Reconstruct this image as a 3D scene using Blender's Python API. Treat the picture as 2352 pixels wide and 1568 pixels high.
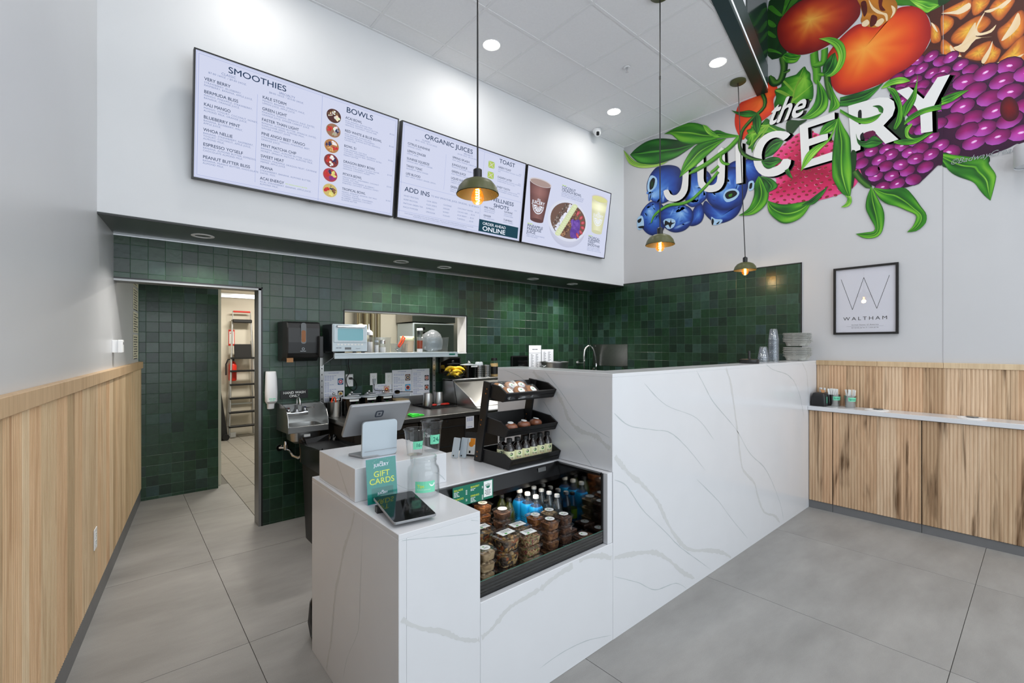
import bpy, math, random
from mathutils import Vector, Matrix, Euler
PI = math.pi
S = bpy.context.scene
C = S.collection
for _o in list(bpy.data.objects): bpy.data.objects.remove(_o)
rnd = random.Random(7)

# ------------------------------------------------------------------ camera, world, light, exposure
cam_d = bpy.data.cameras.new('camera')
cam_d.sensor_width = 36.0
cam_d.lens = 36.0 * 1054.15 / 2352.0
cam_d.shift_y = 9.5 / 2352.0
cam_d.clip_start = 0.02
cam = bpy.data.objects.new('camera', cam_d)
C.objects.link(cam)
cam.location = (0, 0, 1.52)
cam.rotation_euler = (PI / 2, 0, -math.atan2(1054.15, 1225.25))
S.camera = cam

W = bpy.data.worlds.new('daylight')
S.world = W
W.use_nodes = True
W.node_tree.nodes['Background'].inputs[0].default_value = (0.78, 0.89, 1.0, 1)
W.node_tree.nodes['Background'].inputs[1].default_value = 0.55

def area(name, loc, rot, sx, sy, power, col, shape='RECTANGLE', spread=PI):
    l = bpy.data.lights.new(name, 'AREA')
    l.shape = shape; l.size = sx; l.size_y = sy; l.energy = power; l.color = col; l.spread = spread
    o = bpy.data.objects.new(name, l); C.objects.link(o)
    o.location = loc; o.rotation_euler = rot
    return o
# daylight entering through the storefront glazing behind the camera
area('storefront_daylight', (2.1, -3.38, 1.95), (PI / 2 + .45, 0, 0), 5.6, 3.3, 136, (0.88, 0.95, 1.0))
area('transom_daylight', (2.1, -3.38, 4.5), (PI / 2, 0, 0), 5.6, 1.4, 40, (0.9, 0.96, 1.0))

S.view_settings.view_transform = 'Standard'
S.view_settings.look = 'None'
S.view_settings.gamma = 1.0
S.view_settings.use_curve_mapping = False
S.view_settings.exposure = 0.24
S.render.film_transparent = False
S.cycles.use_denoising = True
S.cycles.max_bounces = 10
S.cycles.diffuse_bounces = 5
S.cycles.transparent_max_bounces = 32
S.cycles.caustics_reflective = False
S.cycles.caustics_refractive = False
S.cycles.sample_clamp_indirect = 6.0

# ------------------------------------------------------------------ colours and materials
def lin(c):
    c = c / 255.0
    return c / 12.92 if c <= 0.04045 else ((c + 0.055) / 1.055) ** 2.4
def rgb(*c):
    if len(c) == 1: c = c[0]
    return (lin(c[0]), lin(c[1]), lin(c[2]), 1.0)
MATS = {}
def bsdf(m): return m.node_tree.nodes['Principled BSDF']
def mat(name, col, rough=0.5, metal=0.0, spec=0.5, emit=None, es=0.0, coat=0.0, var=0.0, vscale=20.0, bump=0.0, bscale=200.0, trans=0.0, stretch=None):
    if name in MATS: return MATS[name]
    m = bpy.data.materials.new(name); m.use_nodes = True
    b = bsdf(m); nt = m.node_tree; N = nt.nodes; L = nt.links
    base = rgb(col)
    b.inputs['Base Color'].default_value = base
    b.inputs['Roughness'].default_value = rough
    b.inputs['Metallic'].default_value = metal
    b.inputs['Specular IOR Level'].default_value = spec
    b.inputs['Coat Weight'].default_value = coat
    b.inputs['Transmission Weight'].default_value = trans
    if emit is not None:
        b.inputs['Emission Color'].default_value = rgb(emit); b.inputs['Emission Strength'].default_value = es
    if var or bump:
        tc = N.new('ShaderNodeTexCoord'); mp = N.new('ShaderNodeMapping')
        L.new(tc.outputs['Object'], mp.inputs[0])
        if stretch: mp.inputs['Scale'].default_value = stretch
    if var:
        n = N.new('ShaderNodeTexNoise'); n.inputs['Scale'].default_value = vscale; n.inputs['Detail'].default_value = 4
        L.new(mp.outputs[0], n.inputs['Vector'])
        mr = N.new('ShaderNodeMapRange'); mr.inputs['To Min'].default_value = 1 - var; mr.inputs['To Max'].default_value = 1 + var
        mr.inputs['From Min'].default_value = 0.25; mr.inputs['From Max'].default_value = 0.75
        L.new(n.outputs['Fac'], mr.inputs['Value'])
        mx = N.new('ShaderNodeVectorMath'); mx.operation = 'SCALE'; mx.inputs[0].default_value = base[:3]
        L.new(mr.outputs[0], mx.inputs['Scale']); L.new(mx.outputs[0], b.inputs['Base Color'])
    if bump:
        n2 = N.new('ShaderNodeTexNoise'); n2.inputs['Scale'].default_value = bscale; n2.inputs['Detail'].default_value = 3
        L.new(mp.outputs[0], n2.inputs['Vector'])
        bp = N.new('ShaderNodeBump'); bp.inputs['Strength'].default_value = bump; bp.inputs['Distance'].default_value = 0.002
        L.new(n2.outputs['Fac'], bp.inputs['Height']); L.new(bp.outputs[0], b.inputs['Normal'])
    MATS[name] = m
    return m
def emat(name, col, strength):
    m = bpy.data.materials.new(name); m.use_nodes = True
    nt = m.node_tree; nt.nodes.clear()
    e = nt.nodes.new('ShaderNodeEmission'); e.inputs[0].default_value = rgb(col); e.inputs[1].default_value = strength
    o = nt.nodes.new('ShaderNodeOutputMaterial'); nt.links.new(e.outputs[0], o.inputs[0])
    MATS[name] = m
    return m
def clear(name, tint=(255, 255, 255), refl=0.06, rough=0.05, grazing=0.45, haze=0.0, hcol=(220, 225, 228), power=4.0):
    """thin clear plastic or glass: see-through with a gloss that grows at grazing angles"""
    m = bpy.data.materials.new(name); m.use_nodes = True
    nt = m.node_tree; N = nt.nodes; L = nt.links; N.clear()
    t = N.new('ShaderNodeBsdfTransparent'); t.inputs[0].default_value = rgb(tint)
    g = N.new('ShaderNodeBsdfGlossy'); g.inputs['Roughness'].default_value = rough
    lw = N.new('ShaderNodeLayerWeight'); lw.inputs['Blend'].default_value = 0.35
    mr = N.new('ShaderNodeMapRange'); mr.inputs['To Min'].default_value = refl; mr.inputs['To Max'].default_value = grazing
    pw = N.new('ShaderNodeMath'); pw.operation = 'POWER'; pw.inputs[1].default_value = power
    lw.inputs['Blend'].default_value = 0.5
    L.new(lw.outputs['Facing'], pw.inputs[0]); L.new(pw.outputs[0], mr.inputs['Value'])
    mix = N.new('ShaderNodeMixShader'); L.new(mr.outputs[0], mix.inputs[0])
    src = t.outputs[0]
    if haze:
        d = N.new('ShaderNodeBsdfDiffuse'); d.inputs[0].default_value = rgb(hcol)
        mh = N.new('ShaderNodeMixShader'); mh.inputs[0].default_value = haze
        L.new(src, mh.inputs[1]); L.new(d.outputs[0], mh.inputs[2]); src = mh.outputs[0]
    L.new(src, mix.inputs[1]); L.new(g.outputs[0], mix.inputs[2])
    o = N.new('ShaderNodeOutputMaterial'); L.new(mix.outputs[0], o.inputs[0])
    MATS[name] = m
    return m
def vcol(name, rough=0.6, spec=0.3, emit=0.0):
    """paint whose colour comes with the mesh (colour attribute 'paint')"""
    m = bpy.data.materials.new(name); m.use_nodes = True
    b = bsdf(m); nt = m.node_tree
    a = nt.nodes.new('ShaderNodeVertexColor'); a.layer_name = 'paint'
    if emit:
        b.inputs['Base Color'].default_value = (0.02, 0.02, 0.02, 1)
        nt.links.new(a.outputs[0], b.inputs['Emission Color']); b.inputs['Emission Strength'].default_value = emit
    else:
        nt.links.new(a.outputs[0], b.inputs['Base Color'])
    b.inputs['Roughness'].default_value = rough; b.inputs['Specular IOR Level'].default_value = spec
    MATS[name] = m
    return m

# ------------------------------------------------------------------ mesh building
class B:
    def __init__(s): s.v = []; s.f = []; s.m = []; s.c = []
    def face(s, pts, m=0, col=None):
        i = len(s.v); s.v += [tuple(p) for p in pts]; s.f.append(tuple(range(i, i + len(pts)))); s.m.append(m)
        if col is not None: s.c += [col] * len(pts)
        return s
    def add(s, vs, fs, m=0, mx=None):
        i = len(s.v)
        s.v += [tuple(mx @ Vector(p)) for p in vs] if mx is not None else [tuple(p) for p in vs]
        s.f += [tuple(i + k for k in f) for f in fs]; s.m += [m] * len(fs)
        return s
    def box(s, x0, y0, z0, x1, y1, z1, m=0, mx=None):
        v = [(x0, y0, z0), (x1, y0, z0), (x1, y1, z0), (x0, y1, z0), (x0, y0, z1), (x1, y0, z1), (x1, y1, z1), (x0, y1, z1)]
        return s.add(v, [(0, 3, 2, 1), (4, 5, 6, 7), (0, 1, 5, 4), (1, 2, 6, 5), (2, 3, 7, 6), (3, 0, 4, 7)], m, mx)
    def cbox(s, c, d, m=0, mx=None):
        return s.box(c[0] - d[0] / 2, c[1] - d[1] / 2, c[2] - d[2] / 2, c[0] + d[0] / 2, c[1] + d[1] / 2, c[2] + d[2] / 2, m, mx)
    def lathe(s, prof, n=20, c=(0, 0, 0), m=0, mx=None, cap=True, sx=1, sy=1):
        v = []; f = []
        for r, z in prof:
            for k in range(n):
                a = 2 * PI * k / n; v.append((c[0] + r * math.cos(a) * sx, c[1] + r * math.sin(a) * sy, c[2] + z))
        for j in range(len(prof) - 1):
            for k in range(n):
                k2 = (k + 1) % n; f.append((j * n + k, j * n + k2, (j + 1) * n + k2, (j + 1) * n + k))
        if cap:
            if prof[0][0] > 1e-6: f.append(tuple(reversed(range(n))))
            if prof[-1][0] > 1e-6: f.append(tuple(range((len(prof) - 1) * n, len(prof) * n)))
        return s.add(v, f, m, mx)
    def tube(s, pts, r, n=8, m=0, mx=None, closed=False):
        P = [Vector(p) for p in pts]; v = []; f = []; K = len(P); up = None
        for i, p in enumerate(P):
            if closed: d = (P[(i + 1) % K] - P[i - 1])
            else: d = (P[min(i + 1, K - 1)] - P[max(i - 1, 0)])
            d.normalize()
            if up is None:
                up = Vector((0, 0, 1)) if abs(d.z) < 0.9 else Vector((1, 0, 0))
            a = d.cross(up); a.normalize(); b = a.cross(d); b.normalize(); up = b
            rr = r[i] if isinstance(r, (list, tuple)) else r
            for k in range(n):
                t = 2 * PI * k / n; v.append(p + a * (rr * math.cos(t)) + b * (rr * math.sin(t)))
        for i in range(K if closed else K - 1):
            j = (i + 1) % K
            for k in range(n):
                k2 = (k + 1) % n; f.append((i * n + k, i * n + k2, j * n + k2, j * n + k))
        if not closed: f.append(tuple(reversed(range(n)))); f.append(tuple(range((K - 1) * n, K * n)))
        return s.add(v, f, m, mx)
    def prism(s, poly, z0, z1, m=0, mx=None):
        n = len(poly)
        v = [(p[0], p[1], z0) for p in poly] + [(p[0], p[1], z1) for p in poly]
        f = [tuple(reversed(range(n))), tuple(range(n, 2 * n))] + [(k, (k + 1) % n, n + (k + 1) % n, n + k) for k in range(n)]
        return s.add(v, f, m, mx)
    def loft(s, rings, m=0, mx=None, cap=True):
        n = len(rings[0]); v = [p for r in rings for p in r]; f = []
        for j in range(len(rings) - 1):
            for k in range(n): f.append((j * n + k, j * n + (k + 1) % n, (j + 1) * n + (k + 1) % n, (j + 1) * n + k))
        if cap: f.append(tuple(reversed(range(n)))); f.append(tuple(range((len(rings) - 1) * n, len(rings) * n)))
        return s.add(v, f, m, mx)
    def mesh(s, name, mats, smooth=None):
        me = bpy.data.meshes.new(name); me.from_pydata(s.v, [], s.f)
        if not isinstance(mats, (list, tuple)): mats = [mats]
        for m in mats: me.materials.append(MATS[m] if isinstance(m, str) else m)
        if any(s.m): me.polygons.foreach_set('material_index', s.m)
        if s.c:
            a = me.color_attributes.new('paint', 'FLOAT_COLOR', 'POINT')
            a.data.foreach_set('color', [x for c in s.c for x in (c if len(c) == 4 else (*c, 1.0))])
        if smooth:
            me.polygons.foreach_set('use_smooth', [True] * len(me.polygons))
            me.set_sharp_from_angle(angle=math.radians(smooth))
        me.update()
        return me
KID = {}
def link(name, me, parent=None, loc=None, rot=None, bev=0, seg=1):
    o = bpy.data.objects.new(name, me); C.objects.link(o)
    if parent is not None: o.parent = parent; KID.setdefault(parent.name, []).append(o)
    if loc is not None: o.location = loc
    if rot is not None: o.rotation_euler = rot
    if bev:
        md = o.modifiers.new('bevel', 'BEVEL'); md.width = bev; md.segments = seg; md.limit_method = 'ANGLE'; md.angle_limit = 0.6
    return o
def obj(name, b, mats, parent=None, loc=None, rot=None, smooth=None, bev=0, seg=1):
    return link(name, b.mesh(name, mats, smooth), parent, loc, rot, bev, seg)
def tag(o, label, cat, group=None, kind=None):
    o['label'] = label; o['category'] = cat
    if group: o['group'] = group
    if kind: o['kind'] = kind
    return o
def thing(name, label, cat, loc=(0, 0, 0), rz=0.0, group=None, kind=None):
    o = bpy.data.objects.new(name, None); C.objects.link(o); o.empty_display_size = 0.05
    o.location = loc; o.rotation_euler = (0, 0, rz)
    return tag(o, label, cat, group, kind)
def struct(name, b, mats, smooth=None, label=None, bev=0):
    o = obj(name, b, mats, smooth=smooth, bev=bev); o['kind'] = 'structure'
    if label: o['label'] = label
    return o
def dup(root, loc, rz=None, label=None):
    """a copy of a thing with copies of its parts and sub-parts (mesh data shared)"""
    def cp(o, par):
        c = o.copy(); C.objects.link(c)
        if par is not None: c.parent = par
        KID[c.name] = []
        for ch in KID.get(o.name, ()):
            KID[c.name].append(cp(ch, c))
        return c
    c = cp(root, None); c.location = loc
    if rz is not None: c.rotation_euler = (0, 0, rz)
    if label: c['label'] = label
    return c
def rrect(w, h, r, n=4, cx=0.0, cy=0.0):
    p = []
    for sx, sy, a0 in ((1, 1, 0), (-1, 1, PI / 2), (-1, -1, PI), (1, -1, 1.5 * PI)):
        for k in range(n + 1):
            a = a0 + PI / 2 * k / n
            p.append((cx + sx * (w / 2 - r) + r * math.cos(a), cy + sy * (h / 2 - r) + r * math.sin(a)))
    return p
def cutrect(r, hole):
    """r minus hole, both (x0,z0,x1,z1)"""
    x0, z0, x1, z1 = r; a0, b0, a1, b1 = hole
    if a1 <= x0 or a0 >= x1 or b1 <= z0 or b0 >= z1: return [r]
    out = []
    if a0 > x0: out.append((x0, z0, a0, z1))
    if a1 < x1: out.append((a1, z0, x1, z1))
    m0, m1 = max(x0, a0), min(x1, a1)
    if b0 > z0: out.append((m0, z0, m1, b0))
    if b1 < z1: out.append((m0, b1, m1, z1))
    return out
def clip(poly, a, b, c):
    """part of a polygon with a*x+b*y<=c"""
    out = []
    for i, p in enumerate(poly):
        q = poly[(i + 1) % len(poly)]
        dp, dq = a * p[0] + b * p[1] - c, a * q[0] + b * q[1] - c
        if dp <= 0: out.append(p)
        if (dp < 0) != (dq < 0):
            t = dp / (dp - dq); out.append((p[0] + t * (q[0] - p[0]), p[1] + t * (q[1] - p[1])))
    return out
def TR(x=0, y=0, z=0): return Matrix.Translation((x, y, z))
def RX(a): return Matrix.Rotation(a, 4, 'X')
def RY(a): return Matrix.Rotation(a, 4, 'Y')
def RZ(a): return Matrix.Rotation(a, 4, 'Z')

# ------------------------------------------------------------------ lettering: glyph outlines taken once from the built-in font
GL = {}
def load_glyphs():
    chars = [chr(k) for k in range(33, 127)] + ['°', '©']
    tmp = []
    for wt in 'nbh':
        for ch in chars:
            pair = []
            for body in (ch, 'l' + ch + 'l'):
                if wt != 'n' and body != ch: continue
                cu = bpy.data.curves.new('g', 'FONT'); cu.body = body; cu.size = 1.0; cu.resolution_u = 2 if wt == 'n' else 4
                o = bpy.data.objects.new('g', cu); C.objects.link(o); pair.append(o)
            tmp.append((wt, ch, pair))
    ll = bpy.data.curves.new('g', 'FONT'); ll.body = 'll'; ll.size = 1.0
    lo = bpy.data.objects.new('g', ll); C.objects.link(lo)
    bpy.context.view_layer.update()
    dg = bpy.context.evaluated_depsgraph_get()
    def ext(o):
        e = o.evaluated_get(dg); me = e.to_mesh()
        v = [(p.co.x, p.co.y) for p in me.vertices]; f = [tuple(p.vertices) for p in me.polygons]
        e.to_mesh_clear()
        return v, f
    def wid(o):
        v, f = ext(o); xs = [p[0] for p in v]
        return (max(xs) - min(xs)) if xs else 0
    w0 = wid(lo)
    for wt, ch, pair in tmp:
        v, f = ext(pair[0])
        off = dict(n=0, b=.009, h=.019)[wt]
        if off:   # heavier weights: the outline laid down four times, a hair apart
            n0 = len(v); v0, f0 = v, f; v = []; f = []
            for q, (dx, dy) in enumerate(((off, 0), (-off, 0), (0, off), (0, -off))):
                v += [(p[0] + dx, p[1] + dy, q * .00007) for p in v0]; f += [tuple(i + q * n0 for i in k) for k in f0]
        adv = wid(pair[1]) - w0 if wt == 'n' else GL[('n', ch)][2]
        GL[(wt, ch)] = (v, f, adv)
    for wt, ch, pair in tmp:
        for o in pair:
            d = o.data; bpy.data.objects.remove(o); bpy.data.curves.remove(d)
    bpy.data.objects.remove(lo); bpy.data.curves.remove(ll)
    for wt in 'nbh': GL[(wt, ' ')] = ([], [], 0.28)
load_glyphs()
def text_w(s, size, sx=1.0, track=0.0):
    return sum((GL[('n', ch)][2] if ch != ' ' else 0.28) * sx * size + track * size for ch in s)
def text(b, s, x, y, size, align='l', wt='n', sx=1.0, track=0.0, m=0, fit=None, shear=0.0, mx=None, z=0.0, col=None):
    """letters laid on the xy plane of the builder; fit = wanted width"""
    if fit: sx = sx * fit / max(text_w(s, size, sx, track), 1e-6)
    w = text_w(s, size, sx, track)
    if align == 'c': x -= w / 2
    elif align == 'r': x -= w
    for ch in s:
        v, f, adv = GL.get((wt, ch), GL[(wt, ' ')])
        if v:
            b.add([(x + p[0] * size * sx + p[1] * size * shear, y + p[1] * size, z + (p[2] if len(p) > 2 else 0.0)) for p in v], f, m, mx)
            if col is not None: b.c += [col] * len(v)
        x += adv * size * sx + track * size
    return w

def bar(b, x, y, w, size, m=0, mx=None, n=1, gap=.3):
    """print too small to read: short dashes in place of words"""
    q = w / n
    for k in range(n): b.add([(x + k * q, y, 0), (x + (k + 1 - gap) * q, y, 0), (x + (k + 1 - gap) * q, y + size * .55, 0), (x + k * q, y + size * .55, 0)], [(0, 1, 2, 3)], m, mx)

# ================================================================== surfaces
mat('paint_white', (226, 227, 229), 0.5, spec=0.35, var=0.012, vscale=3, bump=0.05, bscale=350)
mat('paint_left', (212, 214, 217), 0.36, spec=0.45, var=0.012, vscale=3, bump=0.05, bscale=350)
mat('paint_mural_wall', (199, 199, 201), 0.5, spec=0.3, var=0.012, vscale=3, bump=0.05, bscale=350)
mat('paint_kitchen', (214, 207, 192), 0.5, var=0.02, vscale=3)
mat('ceiling_panel', (238, 238, 239), 0.9, spec=0.1, var=0.02, vscale=60, bump=0.25, bscale=500)
mat('ceiling_bar', (232, 232, 233), 0.55)
mat('soffit_green', (72, 80, 74), 0.28, spec=0.6, var=0.04, vscale=4)
mat('beam_green', (24, 48, 46), 0.35, spec=0.5, var=0.04, vscale=6)
mat('panel_green_gloss', (30, 44, 42), 0.12, spec=0.9)
mat('grout', (92, 122, 104), 0.8)
mat('black_trim', (22, 22, 22), 0.4)
mat('alu', (205, 207, 210), 0.3, 0.9)
mat('tile_base_grey', (112, 112, 113), 0.55, var=0.06, vscale=12)
mat('shadow_gap', (20, 20, 20), 0.9)
mat('floor_grout', (112, 110, 106), 0.9)
mat('white_plastic', (238, 239, 240), 0.35, spec=0.5)

def wood(name, light, dark, streak, scale=1.0, streak_amt=0.45, cell=0.0):
    m = bpy.data.materials.new(name); m.use_nodes = True
    nt = m.node_tree; N = nt.nodes; L = nt.links; b = bsdf(m)
    g = N.new('ShaderNodeNewGeometry'); oi = N.new('ShaderNodeObjectInfo')
    off = N.new('ShaderNodeVectorMath'); off.operation = 'SCALE'; off.inputs[0].default_value = (13.0, 7.0, 31.0)
    L.new(oi.outputs['Random'], off.inputs['Scale'])
    ad = N.new('ShaderNodeVectorMath'); L.new(g.outputs['Position'], ad.inputs[0]); L.new(off.outputs[0], ad.inputs[1])
    def noise(sc, detail, dist=0.0):
        mp = N.new('ShaderNodeMapping'); mp.inputs['Scale'].default_value = sc; L.new(ad.outputs[0], mp.inputs[0])
        n = N.new('ShaderNodeTexNoise'); n.inputs['Scale'].default_value = 1.0; n.inputs['Detail'].default_value = detail; n.inputs['Distortion'].default_value = dist
        L.new(mp.outputs[0], n.inputs['Vector']); return n.outputs['Fac']
    def ramp(src, a, ca, c, cc):
        r = N.new('ShaderNodeValToRGB'); r.color_ramp.elements[0].position = a; r.color_ramp.elements[0].color = ca
        r.color_ramp.elements[1].position = c; r.color_ramp.elements[1].color = cc; L.new(src, r.inputs[0]); return r.outputs[0]
    def mix(f, a, c, mode='MIX'):
        x = N.new('ShaderNodeMix'); x.data_type = 'RGBA'; x.blend_type = mode
        if isinstance(f, float): x.inputs[0].default_value = f
        else: L.new(f, x.inputs[0])
        L.new(a, x.inputs[6]); L.new(c, x.inputs[7]); return x.outputs[2]
    fine = noise((90 * scale, 90 * scale, 3.2), 5, 0.6)
    c1 = ramp(fine, 0.3, rgb(dark), 0.68, rgb(light))
    # spalted streaks, long in the grain direction
    st = noise((9 * scale, 9 * scale, 0.75), 4, 1.6)
    sf = ramp(st, 0.53, (0, 0, 0, 1), 0.66, (1, 1, 1, 1))
    st2 = noise((60 * scale, 60 * scale, 1.1), 3, 0.4)
    sf2 = ramp(st2, 0.36, (0, 0, 0, 1), 0.6, (1, 1, 1, 1))
    mul = N.new('ShaderNodeMath'); mul.operation = 'MULTIPLY'; L.new(sf, mul.inputs[0]); L.new(sf2, mul.inputs[1])
    mul2 = N.new('ShaderNodeMath'); mul2.operation = 'MULTIPLY'; L.new(mul.outputs[0], mul2.inputs[0]); mul2.inputs[1].default_value = streak_amt
    cs = N.new('ShaderNodeRGB'); cs.outputs[0].default_value = rgb(streak)
    c2 = mix(mul2.outputs[0], c1, cs.outputs[0])
    # each board its own tone
    tone = N.new('ShaderNodeValToRGB'); e = tone.color_ramp.elements
    e[0].position = 0.0; e[0].color = (0.72, 0.64, 0.54, 1); e[1].position = 1.0; e[1].color = (1.08, 1.05, 1.0, 1)
    e.new(0.22).color = (1.0, 0.96, 0.88, 1); e.new(0.45).color = (1.06, 0.90, 0.78, 1); e.new(0.62).color = (0.88, 0.80, 0.70, 1); e.new(0.8).color = (1.04, 1.0, 0.94, 1)
    if cell:     # boards glued up inside one panel: tone changes every few flutes along the wall
        sp = N.new('ShaderNodeSeparateXYZ'); L.new(g.outputs['Position'], sp.inputs[0])
        dv = N.new('ShaderNodeMath'); dv.operation = 'DIVIDE'; L.new(sp.outputs['Y'], dv.inputs[0]); dv.inputs[1].default_value = cell
        fl_ = N.new('ShaderNodeMath'); fl_.operation = 'FLOOR'; L.new(dv.outputs[0], fl_.inputs[0])
        wn = N.new('ShaderNodeTexWhiteNoise'); wn.noise_dimensions = '1D'; L.new(fl_.outputs[0], wn.inputs['W'])
        L.new(wn.outputs['Value'], tone.inputs[0])
    else: L.new(oi.outputs['Random'], tone.inputs[0])
    c3 = mix(1.0, c2, tone.outputs[0], 'MULTIPLY')
    L.new(c3, b.inputs['Base Color']); b.inputs['Roughness'].default_value = 0.55; b.inputs['Specular IOR Level'].default_value = 0.3
    MATS[name] = m
    return m
wood('wood_left', (222, 202, 172), (202, 178, 146), (160, 124, 92), 1.0, 0.6)
wood('wood_right', (216, 192, 165), (194, 165, 137), (96, 72, 48), 0.8, 0.95, .135)
wood('wood_rail', (214, 194, 164), (200, 178, 148), (150, 118, 80), 0.6, 0.3)

def concrete():
    m = bpy.data.materials.new('floor_porcelain'); m.use_nodes = True
    nt = m.node_tree; N = nt.nodes; L = nt.links; b = bsdf(m)
    g = N.new('ShaderNodeNewGeometry'); oi = N.new('ShaderNodeObjectInfo')
    off = N.new('ShaderNodeVectorMath'); off.operation = 'SCALE'; off.inputs[0].default_value = (17.0, 29.0, 0.0)
    L.new(oi.outputs['Random'], off.inputs['Scale'])
    ad = N.new('ShaderNodeVectorMath'); L.new(g.outputs['Position'], ad.inputs[0]); L.new(off.outputs[0], ad.inputs[1])
    mp = N.new('ShaderNodeMapping'); mp.inputs['Scale'].default_value = (1.2, 3.2, 1); mp.inputs['Rotation'].default_value = (0, 0, 0.5); L.new(ad.outputs[0], mp.inputs[0])
    n = N.new('ShaderNodeTexNoise'); n.inputs['Scale'].default_value = 1.3; n.inputs['Detail'].default_value = 8; n.inputs['Roughness'].default_value = 0.62
    L.new(mp.outputs[0], n.inputs['Vector'])
    n2 = N.new('ShaderNodeTexNoise'); n2.inputs['Scale'].default_value = 240; n2.inputs['Detail'].default_value = 2; L.new(ad.outputs[0], n2.inputs['Vector'])
    r = N.new('ShaderNodeValToRGB'); e = r.color_ramp.elements
    e[0].position = 0.3; e[0].color = rgb(139, 137, 134); e[1].position = 0.7; e[1].color = rgb(161, 159, 156); L.new(n.outputs['Fac'], r.inputs[0])
    r2 = N.new('ShaderNodeMapRange'); r2.inputs['From Min'].default_value = 0.3; r2.inputs['From Max'].default_value = 0.75; r2.inputs['To Min'].default_value = 0.94; r2.inputs['To Max'].default_value = 1.05
    L.new(n2.outputs['Fac'], r2.inputs['Value'])
    mx = N.new('ShaderNodeVectorMath'); mx.operation = 'SCALE'; L.new(r.outputs[0], mx.inputs[0]); L.new(r2.outputs[0], mx.inputs['Scale'])
    L.new(mx.outputs[0], b.inputs['Base Color']); b.inputs['Roughness'].default_value = 0.48; b.inputs['Specular IOR Level'].default_value = 0.4
    bp = N.new('ShaderNodeBump'); bp.inputs['Strength'].default_value = 0.06; bp.inputs['Distance'].default_value = 0.002
    L.new(n2.outputs['Fac'], bp.inputs['Height']); L.new(bp.outputs[0], b.inputs['Normal'])
    MATS['floor_porcelain'] = m
concrete()

def glazed(name, col, rough):
    m = bpy.data.materials.new(name); m.use_nodes = True
    nt = m.node_tree; N = nt.nodes; L = nt.links; b = bsdf(m)
    g = N.new('ShaderNodeNewGeometry')
    n = N.new('ShaderNodeTexNoise'); n.inputs['Scale'].default_value = 26; n.inputs['Detail'].default_value = 5; L.new(g.outputs['Position'], n.inputs['Vector'])
    r = N.new('ShaderNodeMapRange'); r.inputs['From Min'].default_value = 0.25; r.inputs['From Max'].default_value = 0.8; r.inputs['To Min'].default_value = 0.78; r.inputs['To Max'].default_value = 1.3
    L.new(n.outputs['Fac'], r.inputs['Value'])
    mx = N.new('ShaderNodeVectorMath'); mx.operation = 'SCALE'; mx.inputs[0].default_value = rgb(col)[:3]; L.new(r.outputs[0], mx.inputs['Scale'])
    L.new(mx.outputs[0], b.inputs['Base Color']); b.inputs['Roughness'].default_value = rough; b.inputs['Specular IOR Level'].default_value = 0.5
    n2 = N.new('ShaderNodeTexNoise'); n2.inputs['Scale'].default_value = 38; n2.inputs['Detail'].default_value = 2; L.new(g.outputs['Position'], n2.inputs['Vector'])
    bp = N.new('ShaderNodeBump'); bp.inputs['Strength'].default_value = 0.25; bp.inputs['Distance'].default_value = 0.0025
    L.new(n2.outputs['Fac'], bp.inputs['Height']); L.new(bp.outputs[0], b.inputs['Normal'])
    MATS[name] = m
    return name
GREENS = [glazed('glaze_%d' % i, c, r) for i, (c, r) in enumerate([
    ((33, 59, 41), .30), ((38, 66, 47), .28), ((29, 53, 38), .32), ((41, 70, 52), .30), ((35, 64, 43), .26), ((26, 47, 35), .30),
    ((39, 66, 53), .32), ((48, 76, 63), .30), ((45, 68, 65), .34), ((31, 60, 37), .28), ((36, 56, 49), .33), ((54, 79, 69), .32)])]
GW = [5, 5, 5, 3, 5, 4, 3, 1.2, 1.2, 4, 2.5, 0.8]

# ================================================================== the room
XR, YB, YS, ZS, ZC = 5.193, 4.31, 3.717, 2.315, 4.19     # right wall, tiled back wall, bulkhead face, soffit height, ceiling height
def xl(y): return -0.543 + 0.1215 * y                       # the left wall runs at a slight angle
LD = Vector((0.1215, 1, 0)).normalized(); LN = Vector((LD.y, -LD.x, 0))   # along it, and out of it into the room
def lw(y, d=0.0, z=0.0):
    return Vector((xl(y), y, z)) + LN * d
YF = -3.5                                                    # storefront behind the camera
def fas(x): return 1.905 - 0.1925 * (XR - x)                 # plan line of the green beam's room-side face

# --- floor: big square porcelain tiles over their bed
fl = struct('floor', B().box(-1.1, YF, -0.06, XR, 4.40, -0.006).box(-1.1, 4.40, -0.06, .82, 5.9, -0.006), 'floor_grout', label='light grey concrete-look porcelain floor in large square tiles')
gx = [-0.70, 0.513, 1.726, 2.945, 4.142, 5.36]; gy = [-4.47, -3.28, -2.09, -0.9, 0.29, 1.472, 2.660, 3.842, 5.02, 6.2]
for i in range(len(gx) - 1):
    for j in range(len(gy) - 1):
        p = [(gx[i] + .0016, gy[j] + .0016), (gx[i + 1] - .0016, gy[j] + .0016), (gx[i + 1] - .0016, gy[j + 1] - .0016), (gx[i] + .0016, gy[j + 1] - .0016)]
        p = clip(p, 1, 0, XR); p = clip(p, 0, 1, 5.88); p = clip(p, 0, -1, -YF)
        p = clip(p, -1, 0.1215, 0.543)                       # left wall
        for q in (clip(p, 0, 1, 4.44), clip(clip(p, 0, -1, -4.44), 1, 0, .93)):   # the kitchen's own floor starts past the doorway
            if len(q) > 2 and max(k[0] for k in q) > -0.9 and max(k[1] for k in q) - min(k[1] for k in q) > .002: obj('floor_tile', B().prism(q, -0.008, 0.0), 'floor_porcelain', fl)

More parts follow.
